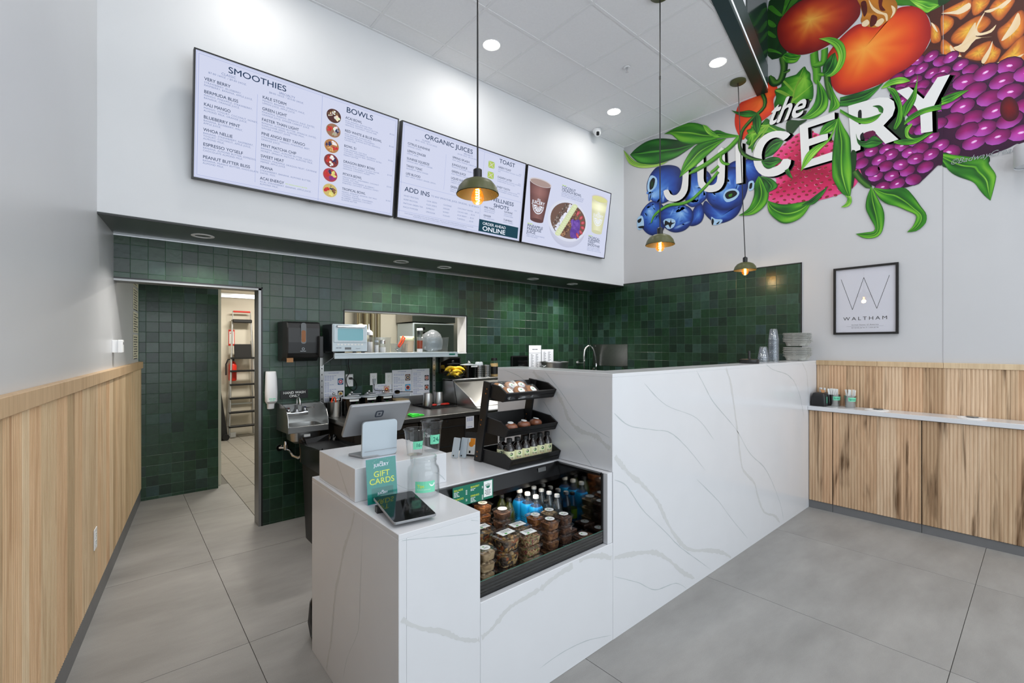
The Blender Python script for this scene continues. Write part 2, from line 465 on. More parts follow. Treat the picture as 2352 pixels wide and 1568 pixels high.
# --- left wall, wainscot, rail and base
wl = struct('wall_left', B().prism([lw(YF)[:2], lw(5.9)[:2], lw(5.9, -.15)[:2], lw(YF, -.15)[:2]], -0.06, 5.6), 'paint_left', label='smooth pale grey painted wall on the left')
def flute_board(width, h, pitch=0.02, depth=0.004, base=0.013):
    """fluted board: width along x, face towards -y, stands on z=0"""
    n = max(1, round(width / pitch)); q = []
    for k in range(n):
        for t, d in ((0.0, 0.0), (0.14, .62), (0.32, .93), (0.5, 1.0), (0.68, .93), (0.86, .62)):
            q.append(((k + t) * width / n, -(base + d * depth)))
    q.append((width, -base))
    b = B(); K = len(q)
    v = [(x, y, 0) for x, y in q] + [(x, y, h) for x, y in q]
    f = [(k, k + 1, K + k + 1, K + k) for k in range(K - 1)]
    v += [(0, 0, 0), (width, 0, 0), (width, 0, h), (0, 0, h)]; i = 2 * K
    f += [(i + 1, i, i + 3, i + 2), (i, 0, K, i + 3), (K - 1, i + 1, i + 2, 2 * K - 1)]
    f += [tuple([i, i + 1] + list(range(K - 1, -1, -1))), tuple([i + 3] + list(range(K, 2 * K)) + [i + 2])]
    return b.add(v, f)
wc = struct('trim_1', B().prism([lw(1.0)[:2], lw(5.757)[:2], lw(5.757, .006)[:2], lw(1.0, .006)[:2]], 0.10, 1.3), 'shadow_gap', label='fluted oak wainscot on the left wall')
y = 1.3; la = math.atan2(LD.y, LD.x)
BW = {}
while y < 5.745:
    w = rnd.choice((0.08, 0.10, 0.12, 0.14)); w = min(w, (5.755 - y) / LD.y)
    if w < 0.02: break
    key = round(w, 3)
    if key not in BW: BW[key] = flute_board(w - .001, 1.178, .02, .0065, .011).mesh('board', 'wood_left', 40)
    p = lw(y, .006, .128)
    link('board', BW[key], wc, p, (0, 0, la))
    y += w * LD.y
rl = struct('trim_2', B().prism([lw(1.0)[:2], lw(5.9)[:2], lw(5.9, .036)[:2], lw(1.0, .036)[:2]], 1.300, 1.364), 'wood_rail', label='pale oak cap rail on the left wall', bev=.002)
bs = struct('baseboard_left', B().prism([lw(1.0)[:2], lw(5.757)[:2], lw(5.757, .011)[:2], lw(1.0, .011)[:2]], 0.0, 0.122), 'tile_base_grey')
for y0, y1 in ((1.0, 2.05), (2.05, 3.235), (3.235, 4.425), (4.425, 5.757)):
    obj('base_tile', B().prism([lw(y0 + .001, .011)[:2], lw(y1 - .001, .011)[:2], lw(y1 - .001, .017)[:2], lw(y0 + .001, .017)[:2]], 0.0, 0.124), 'tile_base_grey', bs)

# --- tiled back wall with doorway and pass-through
DOOR = (-0.2, -0.1, 0.925, 2.008); WIN = (1.62, 1.443, 3.02, 1.857)
b = B()
for r in cutrect((-0.05, -0.06, XR, ZS + .03), DOOR):
    for q in cutrect(r, WIN): b.box(q[0], YB - .0006, q[1], q[2], YB + .13, q[3])
wb = struct('wall_back', b, 'grout', label='dark green square-tiled back wall behind the counter')
T = 0.1015
TM = {}
def tile_mesh(w, h, mi):
    key = (round(w, 3), round(h, 3), mi)
    if key not in TM:
        e = .0016; d = .008
        b = B()
        v = [(0, d, 0), (w, d, 0), (w, d, h), (0, d, h), (0, .0008, 0), (w, .0008, 0), (w, .0008, h), (0, .0008, h), (e, 0, e), (w - e, 0, e), (w - e, 0, h - e), (e, 0, h - e)]
        b.add(v, [(0, 1, 5, 4), (1, 2, 6, 5), (2, 3, 7, 6), (3, 0, 4, 7), (4, 5, 9, 8), (5, 6, 10, 9), (6, 7, 11, 10), (7, 4, 8, 11), (8, 9, 10, 11)])
        TM[key] = b.mesh('tile', GREENS[mi])
    return TM[key]
def tiles(parent, origin, axis, x0, x1, z0, z1, xs, zs, holes, seen, limit, shift=lambda r: 0):
    """square glazed tiles on a wall; the nearest in view are parts of their own, the rest one mesh"""
    rects = []
    i0 = math.floor((x0 - xs) / T); i1 = math.ceil((x1 - xs) / T); j0 = math.floor((z0 - zs) / T); j1 = math.ceil((z1 - zs) / T)
    for j in range(j0, j1):
        for i in range(i0, i1):
            r = [(max(x0, xs + i * T + .0008), max(z0, zs + j * T + .0008), min(x1, xs + (i + 1) * T - .0008), min(z1, zs + (j + 1) * T - .0008))]
            for h in holes: r = [q for k in r for q in cutrect(k, h)]
            # neighbouring tiles of one batch share a tone
            mi = rnd.choices(range(12), GW)[0]
            for q in r:
                if q[2] - q[0] > .006 and q[3] - q[1] > .006: rects.append((q, mi))
    ang = math.atan2(axis.y, axis.x)
    def place(q): return origin + axis * q[0] + Vector((0, 0, q[1]))
    vis = [r for r in rects if seen(r[0])]
    vis.sort(key=lambda r: (place(r[0]) - Vector((0, 0, 1.52))).length - 0.2 * min(1, (r[0][2] - r[0][0]) * (r[0][3] - r[0][1]) / .0103))
    own = vis[:limit]; ids = set(id(r) for r in own)
    for q, mi in own:
        o = link('tile', tile_mesh(q[2] - q[0], q[3] - q[1], mi), parent, place(q), (rnd.uniform(-.004, .004), 0, ang + rnd.uniform(-.004, .004)))
    rest = [r for r in rects if id(r) not in ids]
    if rest:
        b = B()
        for q, mi in rest:
            me = tile_mesh(q[2] - q[0], q[3] - q[1], mi)
            b.add([v.co.copy() for v in me.vertices], [tuple(f.vertices) for f in me.polygons], mi, TR(*place(q)) @ RZ(ang + rnd.uniform(-.004, .004)) @ RX(rnd.uniform(-.004, .004)))
        o = obj('tile_field', b, GREENS, parent); o['kind'] = 'stuff'
tiles(wb, Vector((0, YB - .002, 0)), Vector((1, 0, 0)), -0.03, XR, 0.0, ZS, -0.03, 0.0155, [DOOR, WIN],
      lambda q: (q[2] < 1.32) or (q[1] > .92 and q[2] < 1.7) or (q[1] > 0.98), 300)
# edge trims: thin light line under the soffit, dark frames round the openings
struct('trim_3', B().box(-0.03, YB - .012, ZS - .010, XR - .003, YB - .002, ZS - .001), 'alu', label='thin bright metal strip along the top of the green tiles')
b = B().box(-0.03, YB - .006, 2.000, 0.930, YB + .0, 2.010).box(0.921, YB - .006, 0, 0.930, YB + .0, 2.010)
struct('trim_4', b, 'black_trim', label='black metal edge round the tiled doorway')
dj = B().box(0.900, YB - .001, 0, 0.920, YB + .15, 2.0, 0).box(-0.03, YB - .001, 1.985, 0.920, YB + .15, 2.0, 0)
mat('frame_steel', (150, 150, 150), .42, .8)
struct('door_1', dj, 'frame_steel', label='brushed metal doorway lining')
x0, z0, x1, z1 = WIN
b = B().box(x0, YB - .008, z1 - .006, x1 + .004, YB + .0, z1 + .006).box(x1 - .004, YB - .008, z0, x1 + .006, YB, z1).box(x0 - .006, YB - .008, z0, x0 + .004, YB, z1)
struct('trim_5', b, 'black_trim', label='black metal edge round the pass-through')
b = B().box(x1 - .014, YB - .004, z0, x1 - .003, YB + .16, z1).box(x0, YB - .004, z0 - .012, x1, YB + .16, z0).box(x0, YB, z1 - .012, x1, YB + .16, z1 - .002)
struct('window_1', b, 'white_plastic', label='white lined pass-through opening into the kitchen')

# --- bulkhead with the menu screens, soffit
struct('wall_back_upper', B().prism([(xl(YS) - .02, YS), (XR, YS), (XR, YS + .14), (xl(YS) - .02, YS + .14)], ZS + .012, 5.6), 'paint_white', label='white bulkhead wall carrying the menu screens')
so = struct('ceiling_soffit', B().prism([(xl(YS) - .01, YS), (XR, YS), (XR, YB + .02), (xl(YB), YB + .02)], ZS, ZS + .012), 'soffit_green', label='dark green glossy soffit above the work counter')
struct('trim_6', B().box(xl(YS), YS - .004, ZS - .003, XR, YS + .004, ZS + .007), 'black_trim', label='thin black edge along the bulkhead')

# --- right wall with its tiles, wainscot
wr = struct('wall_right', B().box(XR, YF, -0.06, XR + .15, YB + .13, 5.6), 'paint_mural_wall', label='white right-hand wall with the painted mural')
tb = obj('tile_backing', B().box(XR - .0076, 1.596, 0.0, XR - .0005, YB, 2.344), 'grout', wr)
tiles(wr, Vector((XR - .009, YB - .008, 0)), Vector((0, -1, 0)), 0.0, YB - .008 - 1.6, 0.9, 2.342, 0.045, 0.0155, [], lambda q: q[1] > 1.28, 300)
struct('trim_7', B().box(XR - .012, 1.588, 1.378, XR, 1.597, 2.352).box(XR - .012, 1.588, 2.343, XR, YS, 2.352), 'black_trim', label='black metal edge of the tiled area on the right wall')
mat('joint_grey', (176, 176, 179), .7)
struct('trim_8', B().box(XR - .002, 0.5518, 1.378, XR, 0.5545, 5.5), 'joint_grey', label='vertical control joint in the right-hand wall')
wr2 = struct('trim_9', B().box(XR - .010, -0.6, 0.95, XR - .0005, 1.457, 1.335), 'shadow_gap', label='fluted spalted wood panelling above the side counter')
y = 1.455
while y > -0.55:
    w = rnd.choice((0.10, 0.12, 0.14, 0.16)); key = ('r', round(w, 3))
    if key not in BW: BW[key] = flute_board(w - .001, .382, .0225, .0042).mesh('board', 'wood_right', 40)
    link('board', BW[key], wr2, (XR - .009, y, 0.953), (0, 0, -PI / 2))
    y -= w
rr = struct('trim_10', B().box(XR - .02, -0.6, 1.336, XR - .001, 1.457, 1.376), 'wood_rail', label='pale wooden cap rail on the right wall')
for y0, y1 in ((-.6, .549), (.549, .985), (.985, 1.457)):
    obj('rail_piece', B().box(XR - .034, y0 + .0008, 1.334, XR - .02, y1 - .0008, 1.378), 'wood_rail', rr, bev=.002)

# --- dropped ceiling of square panels
ce = struct('ceiling', B().prism([(xl(.9), fas(-.5)), (XR, fas(XR)), (XR, YS), (xl(YS), YS)], ZC + .03, ZC + .06), 'ceiling_panel', label='white suspended ceiling of square panels')
cx = [1.62 - .597 * k for k in range(4, 0, -1)] + [1.62 + .597 * k for k in range(0, 7)]; cy = [YS, 3.487] + [3.487 - .591 * k for k in range(1, 6)]
def fclip(p):
    p = clip(p, 1, 0, XR); p = clip(p, 0.1925, -1, -(1.905 - 0.1925 * XR) - .11)   # behind the beam
    return clip(p, -1, 0.1215, 0.543)
for i in range(len(cx) - 1):
    for j in range(len(cy) - 1):
        p = fclip([(cx[i] + .012, cy[j + 1] + .012), (cx[i + 1] - .012, cy[j + 1] + .012), (cx[i + 1] - .012, cy[j] - .012), (cx[i] + .012, cy[j] - .012)])
        if len(p) > 2: obj('ceiling_tile', B().prism(p, ZC + .004, ZC + .02), 'ceiling_panel', ce)
for i in range(len(cx)):
    p = fclip([(cx[i] - .0118, -1), (cx[i] + .0118, -1), (cx[i] + .0118, YS), (cx[i] - .0118, YS)])
    if len(p) > 2: obj('grid_bar', B().prism(p, ZC, ZC + .012), 'ceiling_bar', ce)
for j in range(len(cy)):
    for i in range(len(cx) - 1):
        p = fclip([(cx[i] + .012, cy[j] - .0118), (cx[i + 1] - .012, cy[j] - .0118), (cx[i + 1] - .012, cy[j] + .0118), (cx[i] + .012, cy[j] + .0118)])
        if len(p) > 2: obj('grid_bar', B().prism(p, ZC, ZC + .012), 'ceiling_bar', ce)
ang = [(XR, YS), (xl(YS), YS)]
struct('trim_11', B().box(xl(YS), YS - .02, ZC - .002, XR, YS, ZC + .004).box(XR - .02, fas(XR) + .1, ZC - .002, XR, YS - .0201, ZC + .004), 'ceiling_bar', label='white wall angle round the suspended ceiling')
# green beam closing the dropped ceiling, taller glossy panel where it meets the mural wall
def fbox(xa, xb, z0, z1, d0, d1):
    return [(xa, fas(xa) + d0), (xb, fas(xb) + d0), (xb, fas(xb) + d1), (xa, fas(xa) + d1)], z0, z1
struct('trim_12', B().prism(*fbox(-1.0, XR, ZC - .006, 4.475, 0, .108)), 'beam_green', label='dark green painted beam at the edge of the suspended ceiling')
struct('trim_13', B().prism(*fbox(4.246, XR, 4.476, 5.6, .004, .10)), 'panel_green_gloss', label='glossy dark green panel above the beam beside the mural')
struct('wall_bulkhead', B().prism(*fbox(-1.0, 4.245, 4.476, 5.6, .02, .10)), 'paint_white')
struct('ceiling_upper', B().box(-1.2, YF, 5.55, XR + .1, 2.3, 5.65), 'paint_white')

# --- storefront behind the camera (not in view): sill, head and mullions, open to the daylight
b = B().box(-1.2, YF - .1, -.06, XR + .1, YF, .25).box(-1.2, YF - .1, 3.65, XR + .1, YF, 3.85).box(-1.2, YF - .1, 5.3, XR + .1, YF, 5.6)
for x in (-1.1, .45, 2.05, 3.65, 5.14): b.box(x - .05, YF - .1, .25, x + .05, YF, 5.3)
struct('wall_front', b, 'black_trim')

# --- passage behind the doorway
wp = struct('wall_passage', B().box(0.10, 5.7594, -.02, 0.818, 5.88, 2.5), 'grout', label='green tiled wall in the passage beyond the doorway')
tiles(wp, Vector((0, 5.758, 0)), Vector((1, 0, 0)), 0.16, 0.818, 0.0, 2.3, 0.113, 0.03, [], lambda q: q[1] < 2.16, 300)
struct('ceiling_passage', B().box(-0.1, YB + .13, 2.42, 1.1, 5.9, 2.5), 'soffit_green')
kf = struct('floor_kitchen', B().box(0.82, 4.4, -.06, 6.2, 9.2, -.006), 'floor_grout', label='grey plank-tiled kitchen floor')

# ================================================================== white quartz counters
mat('quartz', (217, 218, 221), 0.16, spec=0.5, var=0.012, vscale=6)
mat('vein_soft', (204, 205, 205), 0.2)
mat('vein_fine', (186, 193, 195), 0.2)
mat('case_black', (14, 14, 15), 0.25, spec=0.5)
mat('case_matt', (20, 20, 21), 0.55)
mat('mirror_dark', (120, 122, 124), 0.06, 1.0)
mat('steel', (188, 188, 186), 0.28, 1.0, var=0.05, vscale=30, stretch=(1, 1, 12))
mat('steel_dark', (158, 156, 152), 0.3, 1.0, var=0.06, vscale=30, stretch=(12, 1, 1))
mat('chrome', (215, 216, 218), 0.08, 1.0)
mat('black_plastic', (18, 18, 19), 0.4)
mat('black_gloss', (8, 8, 9), 0.06, spec=0.6)
mat('label_white', (238, 240, 238), 0.6)
mat('label_green', (70, 160, 60), 0.6)
mat('ink', (52, 58, 70), 0.7)
mat('ink_black', (20, 20, 22), 0.7)
mat('ink_white', (240, 242, 240), 0.7)
clear('clear_plastic', (250, 251, 252), 0.04, 0.05, 0.85, 0.008, power=2.6)
clear('clear_glass', (251, 252, 252), 0.03, 0.02, 0.8, power=3.0)
clear('glass_edge', (120, 190, 170), 0.12, 0.05, 0.5, 0.25, (120, 180, 165))
V_FRONT = [
    (0.0233, [(1.944, 1.015), (1.96, 0.946), (2.043, 0.869), (2.102, 0.819), (2.209, 0.749), (2.356, 0.624), (2.441, 0.508), (2.558, 0.369), (2.703, 0.251), (2.976, 0.161), (3.184, 0.085), (3.327, -0.0)]),
    (0.0197, [(3.224, 1.372), (3.251, 1.332), (3.299, 1.253), (3.355, 1.094), (3.412, 0.899), (3.463, 0.702), (3.515, 0.597), (3.702, 0.47), (3.775, 0.344), (3.894, 0.201), (4.109, 0.118), (4.224, 0.032)]),
    (0.0231, [(1.416, 0.442), (1.482, 0.46), (1.588, 0.477), (1.722, 0.49), (1.832, 0.468), (1.942, 0.424), (2.057, 0.405), (2.209, 0.372), (2.335, 0.335), (2.465, 0.261), (2.63, 0.133), (2.785, 0.039)]),
    (0.0198, [(1.416, 0.442), (1.312, 0.437), (1.227, 0.424), (1.158, 0.383), (1.099, 0.365), (1.077, 0.36)]),
    (0.0161, [(1.077, 0.36), (0.999, 0.397), (0.921, 0.455), (0.812, 0.518), (0.739, 0.58)]),
    (0.0041, [(1.94, 1.179), (2.079, 1.093), (2.313, 1.041), (2.499, 1.0), (2.703, 0.877), (2.928, 0.701)]),
    (0.0041, [(1.942, 0.828), (2.057, 0.774), (2.209, 0.611), (2.423, 0.442), (2.604, 0.293), (2.807, 0.157), (3.0, 0.029)]),
    (0.0040, [(1.949, 0.326), (2.171, 0.218), (2.335, 0.123), (2.558, 0.085), (2.693, 0.004)]),
    (0.0036, [(2.813, 0.665), (3.119, 0.455), (3.278, 0.319), (3.584, 0.075)]),
    (0.0033, [(1.416, 0.095), (1.547, 0.102), (1.722, 0.086), (1.931, 0.03)]),
    (0.0061, [(3.92, 1.376), (4.082, 1.322), (4.352, 1.279), (4.487, 1.235), (4.584, 1.184), (4.717, 1.05), (4.821, 0.849)]),
    (0.0122, [(4.752, 1.374), (4.881, 1.274), (4.917, 1.166), (4.953, 0.979)]),
    (0.0052, [(2.813, 1.36), (2.899, 1.274), (3.05, 1.134), (3.383, 0.919), (3.622, 0.709), (3.937, 0.522), (4.214, 0.217), (4.312, 0.028)]),
    (0.0035, [(2.226, 1.31), (2.451, 1.17), (2.813, 1.056), (3.05, 0.885)]),
    (0.0026, [(0.739, 0.845), (0.839, 0.828), (0.999, 0.796), (1.079, 0.783)]),
    (0.0030, [(0.934, 0.866), (0.999, 0.855), (1.081, 0.829)]),
]
V_RETURN = [
    (0.0222, [(2.065, 1.371), (2.017, 1.333), (1.964, 1.306), (1.874, 1.259), (1.829, 1.216), (1.795, 1.168), (1.771, 1.118), (1.725, 1.074), (1.674, 1.05), (1.603, 1.041), (1.556, 1.032), (1.51, 1.005), (1.46, 0.977)]),
    (0.0039, [(2.341, 1.363), (2.164, 1.318), (2.032, 1.237)]),
    (0.0040, [(1.964, 1.187), (1.881, 1.105), (1.818, 1.045), (1.712, 0.98), (1.64, 0.916), (1.591, 0.871)]),
    (0.0034, [(1.957, 1.37), (1.825, 1.258), (1.712, 1.148), (1.597, 1.084), (1.46, 1.036)]),
]
V_END = [
    (0.0153, [(1.84, 0.855), (1.877, 0.77), (1.956, 0.655), (2.004, 0.548), (2.054, 0.448), (2.081, 0.355), (2.116, 0.186), (2.154, 0.084), (2.191, -0.021)]),
    (0.0023, [(1.755, 0.861), (1.785, 0.572), (1.798, 0.409), (1.833, 0.329), (1.923, 0.202), (1.971, 0.088)]),
]
V_RISER_SIDE = [
    (0.0095, [(2.09, 1.003), (2.029, 0.953), (1.966, 0.893), (1.927, 0.873)]),
    (0.0027, [(2.317, 0.884), (2.236, 0.876), (2.056, 0.881)]),
]
V_RISER = [
    (0.0023, [(0.896, 0.955), (0.931, 0.912), (1.002, 0.867)]),
    (0.0025, [(1.126, 0.926), (1.162, 0.907), (1.201, 0.865)]),
]
def spline(pts, n):
    out = []
    for i in range(len(pts) - 1):
        p0 = pts[max(i - 1, 0)]; p1 = pts[i]; p2 = pts[i + 1]; p3 = pts[min(i + 2, len(pts) - 1)]
        for k in range(n):
            t = k / n
            out.append(tuple(0.5 * (2 * p1[a] + (p2[a] - p0[a]) * t + (2 * p0[a] - 5 * p1[a] + 4 * p2[a] - p3[a]) * t * t + (3 * p1[a] - p0[a] - 3 * p2[a] + p3[a]) * t ** 3) for a in range(len(p1))))
    out.append(tuple(pts[-1]))
    return out
def veins(name, data, place, box, parent):
    """stone veining as slivers laid in the face; place(u, z) gives the 3-D point, box limits them"""
    r = random.Random(len(data)); b = B()
    for w, pts in data:
        if w > 0.008: q = spline(pts, 9); amp = .35
        else: q = spline(pts, 6); amp = .5
        L = []; R = []; ph = r.uniform(0, 9)
        for i, p in enumerate(q):
            a = q[max(i - 1, 0)]; c = q[min(i + 1, len(q) - 1)]
            dx, dz = c[0] - a[0], c[1] - a[1]; n = math.hypot(dx, dz) or 1
            taper = min(1, i / 3 + .25, (len(q) - 1 - i) / 3 + .25)
            ww = w * .5 * taper * (1 + .25 * math.sin(i * .35 + ph))
            l = ww * (1 + r.uniform(-amp, amp)); rr = ww * (1 + r.uniform(-amp, amp))
            L.append((p[0] - dz / n * l, p[1] + dx / n * l)); R.append((p[0] + dz / n * rr, p[1] - dx / n * rr))
        for i in range(len(q) - 1):
            f = [L[i], R[i], R[i + 1], L[i + 1]]
            if all(box[0] <= p[0] <= box[2] and box[1] <= p[1] <= box[3] for p in f):
                b.face([place(*p) for p in f], 0 if w > .008 else 1)
    o = obj(name, b, ['vein_soft', 'vein_fine'], parent); o['kind'] = 'stuff'
    return o
YC = 1.457
lc = thing('low_counter', 'low white quartz service counter with veined panels beside the display case', 'counter', kind='thing')
obj('end_panel', B().box(.737, YC + .0, 0, .767, 2.386, .846), 'quartz', lc, bev=.0015)
obj('front_panel', B().box(.7672, YC, 0, 1.088, YC + .03, .846), 'quartz', lc, bev=.001)
obj('lower_front_panel', B().box(1.089, YC, 0, 1.941, YC + .03, .503), 'quartz', lc, bev=.002)
obj('top_slab', B().prism([(.737, YC), (1.088, YC), (1.088, 1.82), (1.938, 1.82), (1.938, 2.386), (.737, 2.386)], .846, .866), 'quartz', lc, bev=.0015)
obj('case_side_panel', B().box(1.07, YC + .03, .40, 1.088, 1.83, .846), 'quartz', lc)
obj('case_edge_panel', B().box(1.898, YC + .001, .504, 1.9375, 1.82, .866), 'quartz', lc, bev=.0015)
obj('deck_edge', B().box(1.089, 1.822, .826, 1.937, 1.845, .846), 'quartz', lc)
obj('inner_carcass', B().box(.77, 2.30, .08, 1.93, 2.33, .84).box(.77, 1.9, .08, .79, 2.3, .84), 'case_matt', lc)
veins('veining', V_FRONT, lambda u, z: (u, YC - .0004, z), (.74, .004, 1.0865, .845), lc)
veins('veining', V_FRONT, lambda u, z: (u, YC - .0004, z), (1.091, .004, 1.9395, .500), lc)
veins('veining', V_END, lambda u, z: (.737 - .0004, u, z), (1.46, .004, 2.38, .845), lc)
rs = thing('counter_riser', 'raised white quartz block under the register at the counter end', 'counter riser', (0, 0, 0))
obj('body', B().box(.751, 1.876, .8662, 1.199, 2.32, 1.006), 'quartz', rs, bev=.0015)
veins('veining', V_RISER_SIDE, lambda u, z: (.751 - .0004, u, z), (1.88, .868, 2.31, 1.003), rs)
veins('veining', V_RISER, lambda u, z: (u, 1.876 - .0004, z), (.755, .868, 1.195, 1.003), rs)
hc = thing('high_counter', 'tall white quartz counter wall with sweeping grey veins running to the right wall', 'counter')
obj('front_panel', B().box(1.942, YC, 0, XR - .001, YC + .03, 1.355), 'quartz', hc, bev=.001)
obj('return_panel', B().box(1.938, YC + .001, .8665, 1.968, 2.40, 1.355), 'quartz', hc, bev=.001)
obj('cap_slab', B().prism([(1.938, YC), (XR - .001, YC), (XR - .001, 1.668), (2.150, 1.668), (2.150, 2.40), (1.938, 2.40)], 1.355, 1.375), 'quartz', hc, bev=.0015)
obj('inner_wall', B().box(1.97, 1.64, .0, XR - .002, 1.665, 1.354).box(2.12, 1.665, 0, 2.145, 2.39, 1.354).box(1.97, 2.37, .0, 2.12, 2.39, 1.354), 'case_matt', hc)
veins('veining', V_FRONT, lambda u, z: (u, YC - .0004, z), (1.944, .004, XR - .01, 1.372), hc)
veins('veining', V_RETURN, lambda u, z: (1.938 - .0004, u, z), (1.46, .869, 2.38, 1.372), hc)

# ------------------------------------------------------------------ refrigerated display case in the counter
fr = thing('display_refrigerator', 'black open refrigerated display case built into the white counter', 'refrigerator')
obj('well', B().box(1.09, 1.50, .44, 1.885, 2.21, .47).box(1.089, 1.50, .44, 1.099, 2.21, .82).box(1.09, 2.2, .44, 1.885, 2.22, .82), 'case_black', fr)
obj('mirror_wall', B().box(1.885, 1.492, .44, 1.896, 2.2, .862), 'mirror_dark', fr)
obj('edge_frame', B().box(1.885, 1.484, .505, 1.897, 1.492, .862).box(1.872, 1.492, .853, 1.897, 1.81, .8655), 'case_black', fr)
cn = obj('canopy', B().prism([(1.79, .77), (1.815, .826), (1.815, .862), (1.80, .862), (1.775, .80)], 1.10, 1.884, mx=Matrix(((0, 0, 1, 0), (1, 0, 0, 0), (0, 1, 0, 0), (0, 0, 0, 1)))), 'case_black', fr)
obj('name_plate', B().prism(rrect(.058, .022, .004), 0, .002), 'steel', fr, (1.755, 1.790, .846), (PI / 2 - .1, 0, 0))
led = emat('case_led', (255, 226, 180), 6.0)
obj('light_strip', B().box(1.13, 1.81, .818, 1.86, 1.818, .824), 'case_led', fr)
# front lip: glass guard, ribbed air grille, kick
gr = obj('lip', B().box(1.09, 1.486, .503, 1.885, 1.502, .53), 'case_black', fr)
for k in range(4):
    obj('grille_bar', B().box(1.09, 1.480 - .0, .512 + k * .014, 1.885, 1.486 + .004, .520 + k * .014), 'case_matt', fr)
obj('glass_guard', B().box(1.10, 1.476, .520, 1.884, 1.4785, .573), 'clear_glass', fr)
obj('glass_edge', B().box(1.10, 1.4755, .573, 1.884, 1.4790, .5755), 'glass_edge', fr)
l = bpy.data.lights.new('case_lamp', 'AREA'); l.shape = 'RECTANGLE'; l.size = .72; l.size_y = .02; l.energy = 14.0; l.color = (1, .9, .76)
lo = bpy.data.objects.new('case_lamp', l); C.objects.link(lo); lo.location = (1.5, 1.80, .812); lo.rotation_euler = (-.35, 0, 0)

# --- packed food in clear tubs
def food(name, cols, scale=55):
    m = bpy.data.materials.new(name); m.use_nodes = True; nt = m.node_tree; N = nt.nodes; L = nt.links; b = bsdf(m)
    tc = N.new('ShaderNodeNewGeometry'); vo = N.new('ShaderNodeTexVoronoi'); vo.inputs['Scale'].default_value = scale; L.new(tc.outputs['Position'], vo.inputs['Vector'])
    r = N.new('ShaderNodeValToRGB'); r.color_ramp.interpolation = 'CONSTANT'; e = r.color_ramp.elements
    while len(e) < len(cols): e.new(0.5)
    for i, c in enumerate(cols): e[i].position = i / len(cols); e[i].color = rgb(c)
    sp = N.new('ShaderNodeSeparateColor'); L.new(vo.outputs['Color'], sp.inputs[0]); L.new(sp.outputs[0], r.inputs[0]); L.new(r.outputs[0], b.inputs['Base Color'])
    b.inputs['Roughness'].default_value = .6
    bp = N.new('ShaderNodeBump'); bp.inputs['Strength'].default_value = .8; bp.inputs['Distance'].default_value = .006; bp.invert = True
    L.new(vo.outputs['Distance'], bp.inputs['Height']); L.new(bp.outputs[0], b.inputs['Normal']); MATS[name] = m
    return name
food('food_balls', [(128, 84, 52), (150, 104, 66), (108, 70, 46), (140, 92, 58)], 60)
food('food_dark', [(84, 54, 38), (104, 70, 48), (66, 44, 34), (92, 60, 42)], 70)
food('food_amber', [(166, 104, 52), (148, 88, 40), (182, 122, 66), (138, 84, 44)], 80)
food('food_hummus', [(176, 150, 112), (186, 160, 122), (168, 142, 106)], 40)
food('food_salad', [(96, 78, 62), (70, 56, 46), (170, 130, 70), (120, 92, 64), (150, 80, 40), (84, 70, 60), (190, 160, 110)], 75)
food('food_grain', [(166, 132, 88), (180, 146, 100), (150, 112, 72), (130, 60, 50), (190, 160, 116), (110, 120, 60)], 120)
TUBS = {}
def tub(side, h, rim, fmat, lab):
    key = (side, h, fmat, lab)
    if key in TUBS: return TUBS[key]
    b = B(); s = side
    def ring(w, z, r): return [(x, y, z) for x, y in rrect(w, w, r, 3)]
    b.loft([ring(s * .76, 0, s * .16), ring(s * .80, h * .12, s * .18), ring(s * .90, h * .78, s * .20), ring(s, h * .80, s * .2), ring(s, h * .86, s * .2), ring(s * .9, h * .88, s * .2)], cap=False)
    body = b.mesh('tub_body', 'clear_plastic', 40)
    lid = B().loft([ring(s * 1.0, h * .86, s * .2), ring(s * 1.02, h * .90, s * .2), ring(s * .9, h * .93, s * .2), ring(s * .86, h, s * .2)], cap=False)
    top = ring(s * .86, h, s * .2); lid.face(top)
    lid = lid.mesh('lid', 'clear_plastic', 40)
    b = B(); rr = random.Random(int(side * 1e4) + len(fmat)); n = 7; G = []
    rg = [ring(s * .73, .0015, s * .15), ring(s * .77, h * .12, s * .17), ring(s * .84, h * .66, s * .18)]
    b.loft(rg, cap=True)
    for k in range(9):
        a = rr.uniform(0, 6.28); d = rr.uniform(0, s * .27); q = s * rr.uniform(.09, .14)
        b.lathe([(q * math.cos(t), q * .75 * math.sin(t)) for t in (-.6, 0, .5, 1.0, 1.57)], 8, (d * math.cos(a), d * math.sin(a), h * .66), cap=False)
    fd = b.mesh('food', fmat, 50)
    b = B()
    if lab == 'round':
        b.lathe([(s * .28, 0), (s * .28, .0006)], 20, (0, 0, h + .0003)); b.cbox((-s * .05, s * .08, h + .0012), (s * .09, s * .07, .0004), 1)
        for k in range(2): b.cbox((0, -s * .04 - k * s * .06, h + .0012), (s * .26, s * .018, .0003), 2)
    elif lab == 'square':
        b.cbox((0, 0, h + .0005), (s * .66, s * .40, .0008)); b.cbox((-s * .1, -s * .12, h + .0012), (s * .12, s * .08, .0004), 1)
        for k in range(3): b.cbox((s * .04, s * .13 - k * s * .07, h + .0012), (s * .44, s * .02, .0003), 2)
    lb = b.mesh('sticker', ['label_white', 'label_green', 'ink'], 30) if lab else None
    TUBS[key] = (body, lid, fd, lb)
    return TUBS[key]
def put_tub(x, y, z, side, h, fmat, lab, label, group, rz=0.0, name='food_tub'):
    body, lid, fd, lb = tub(side, h, 0, fmat, lab)
    t = thing(name, label, 'food tub', (x, y, z), rz, group)
    link('tub_body', body, t); link('food', fd, t); ld = link('lid', lid, t)
    if lb: link('sticker', lb, ld)
    return t
ORD = ['bottom', 'second', 'third', 'fourth', 'fifth']
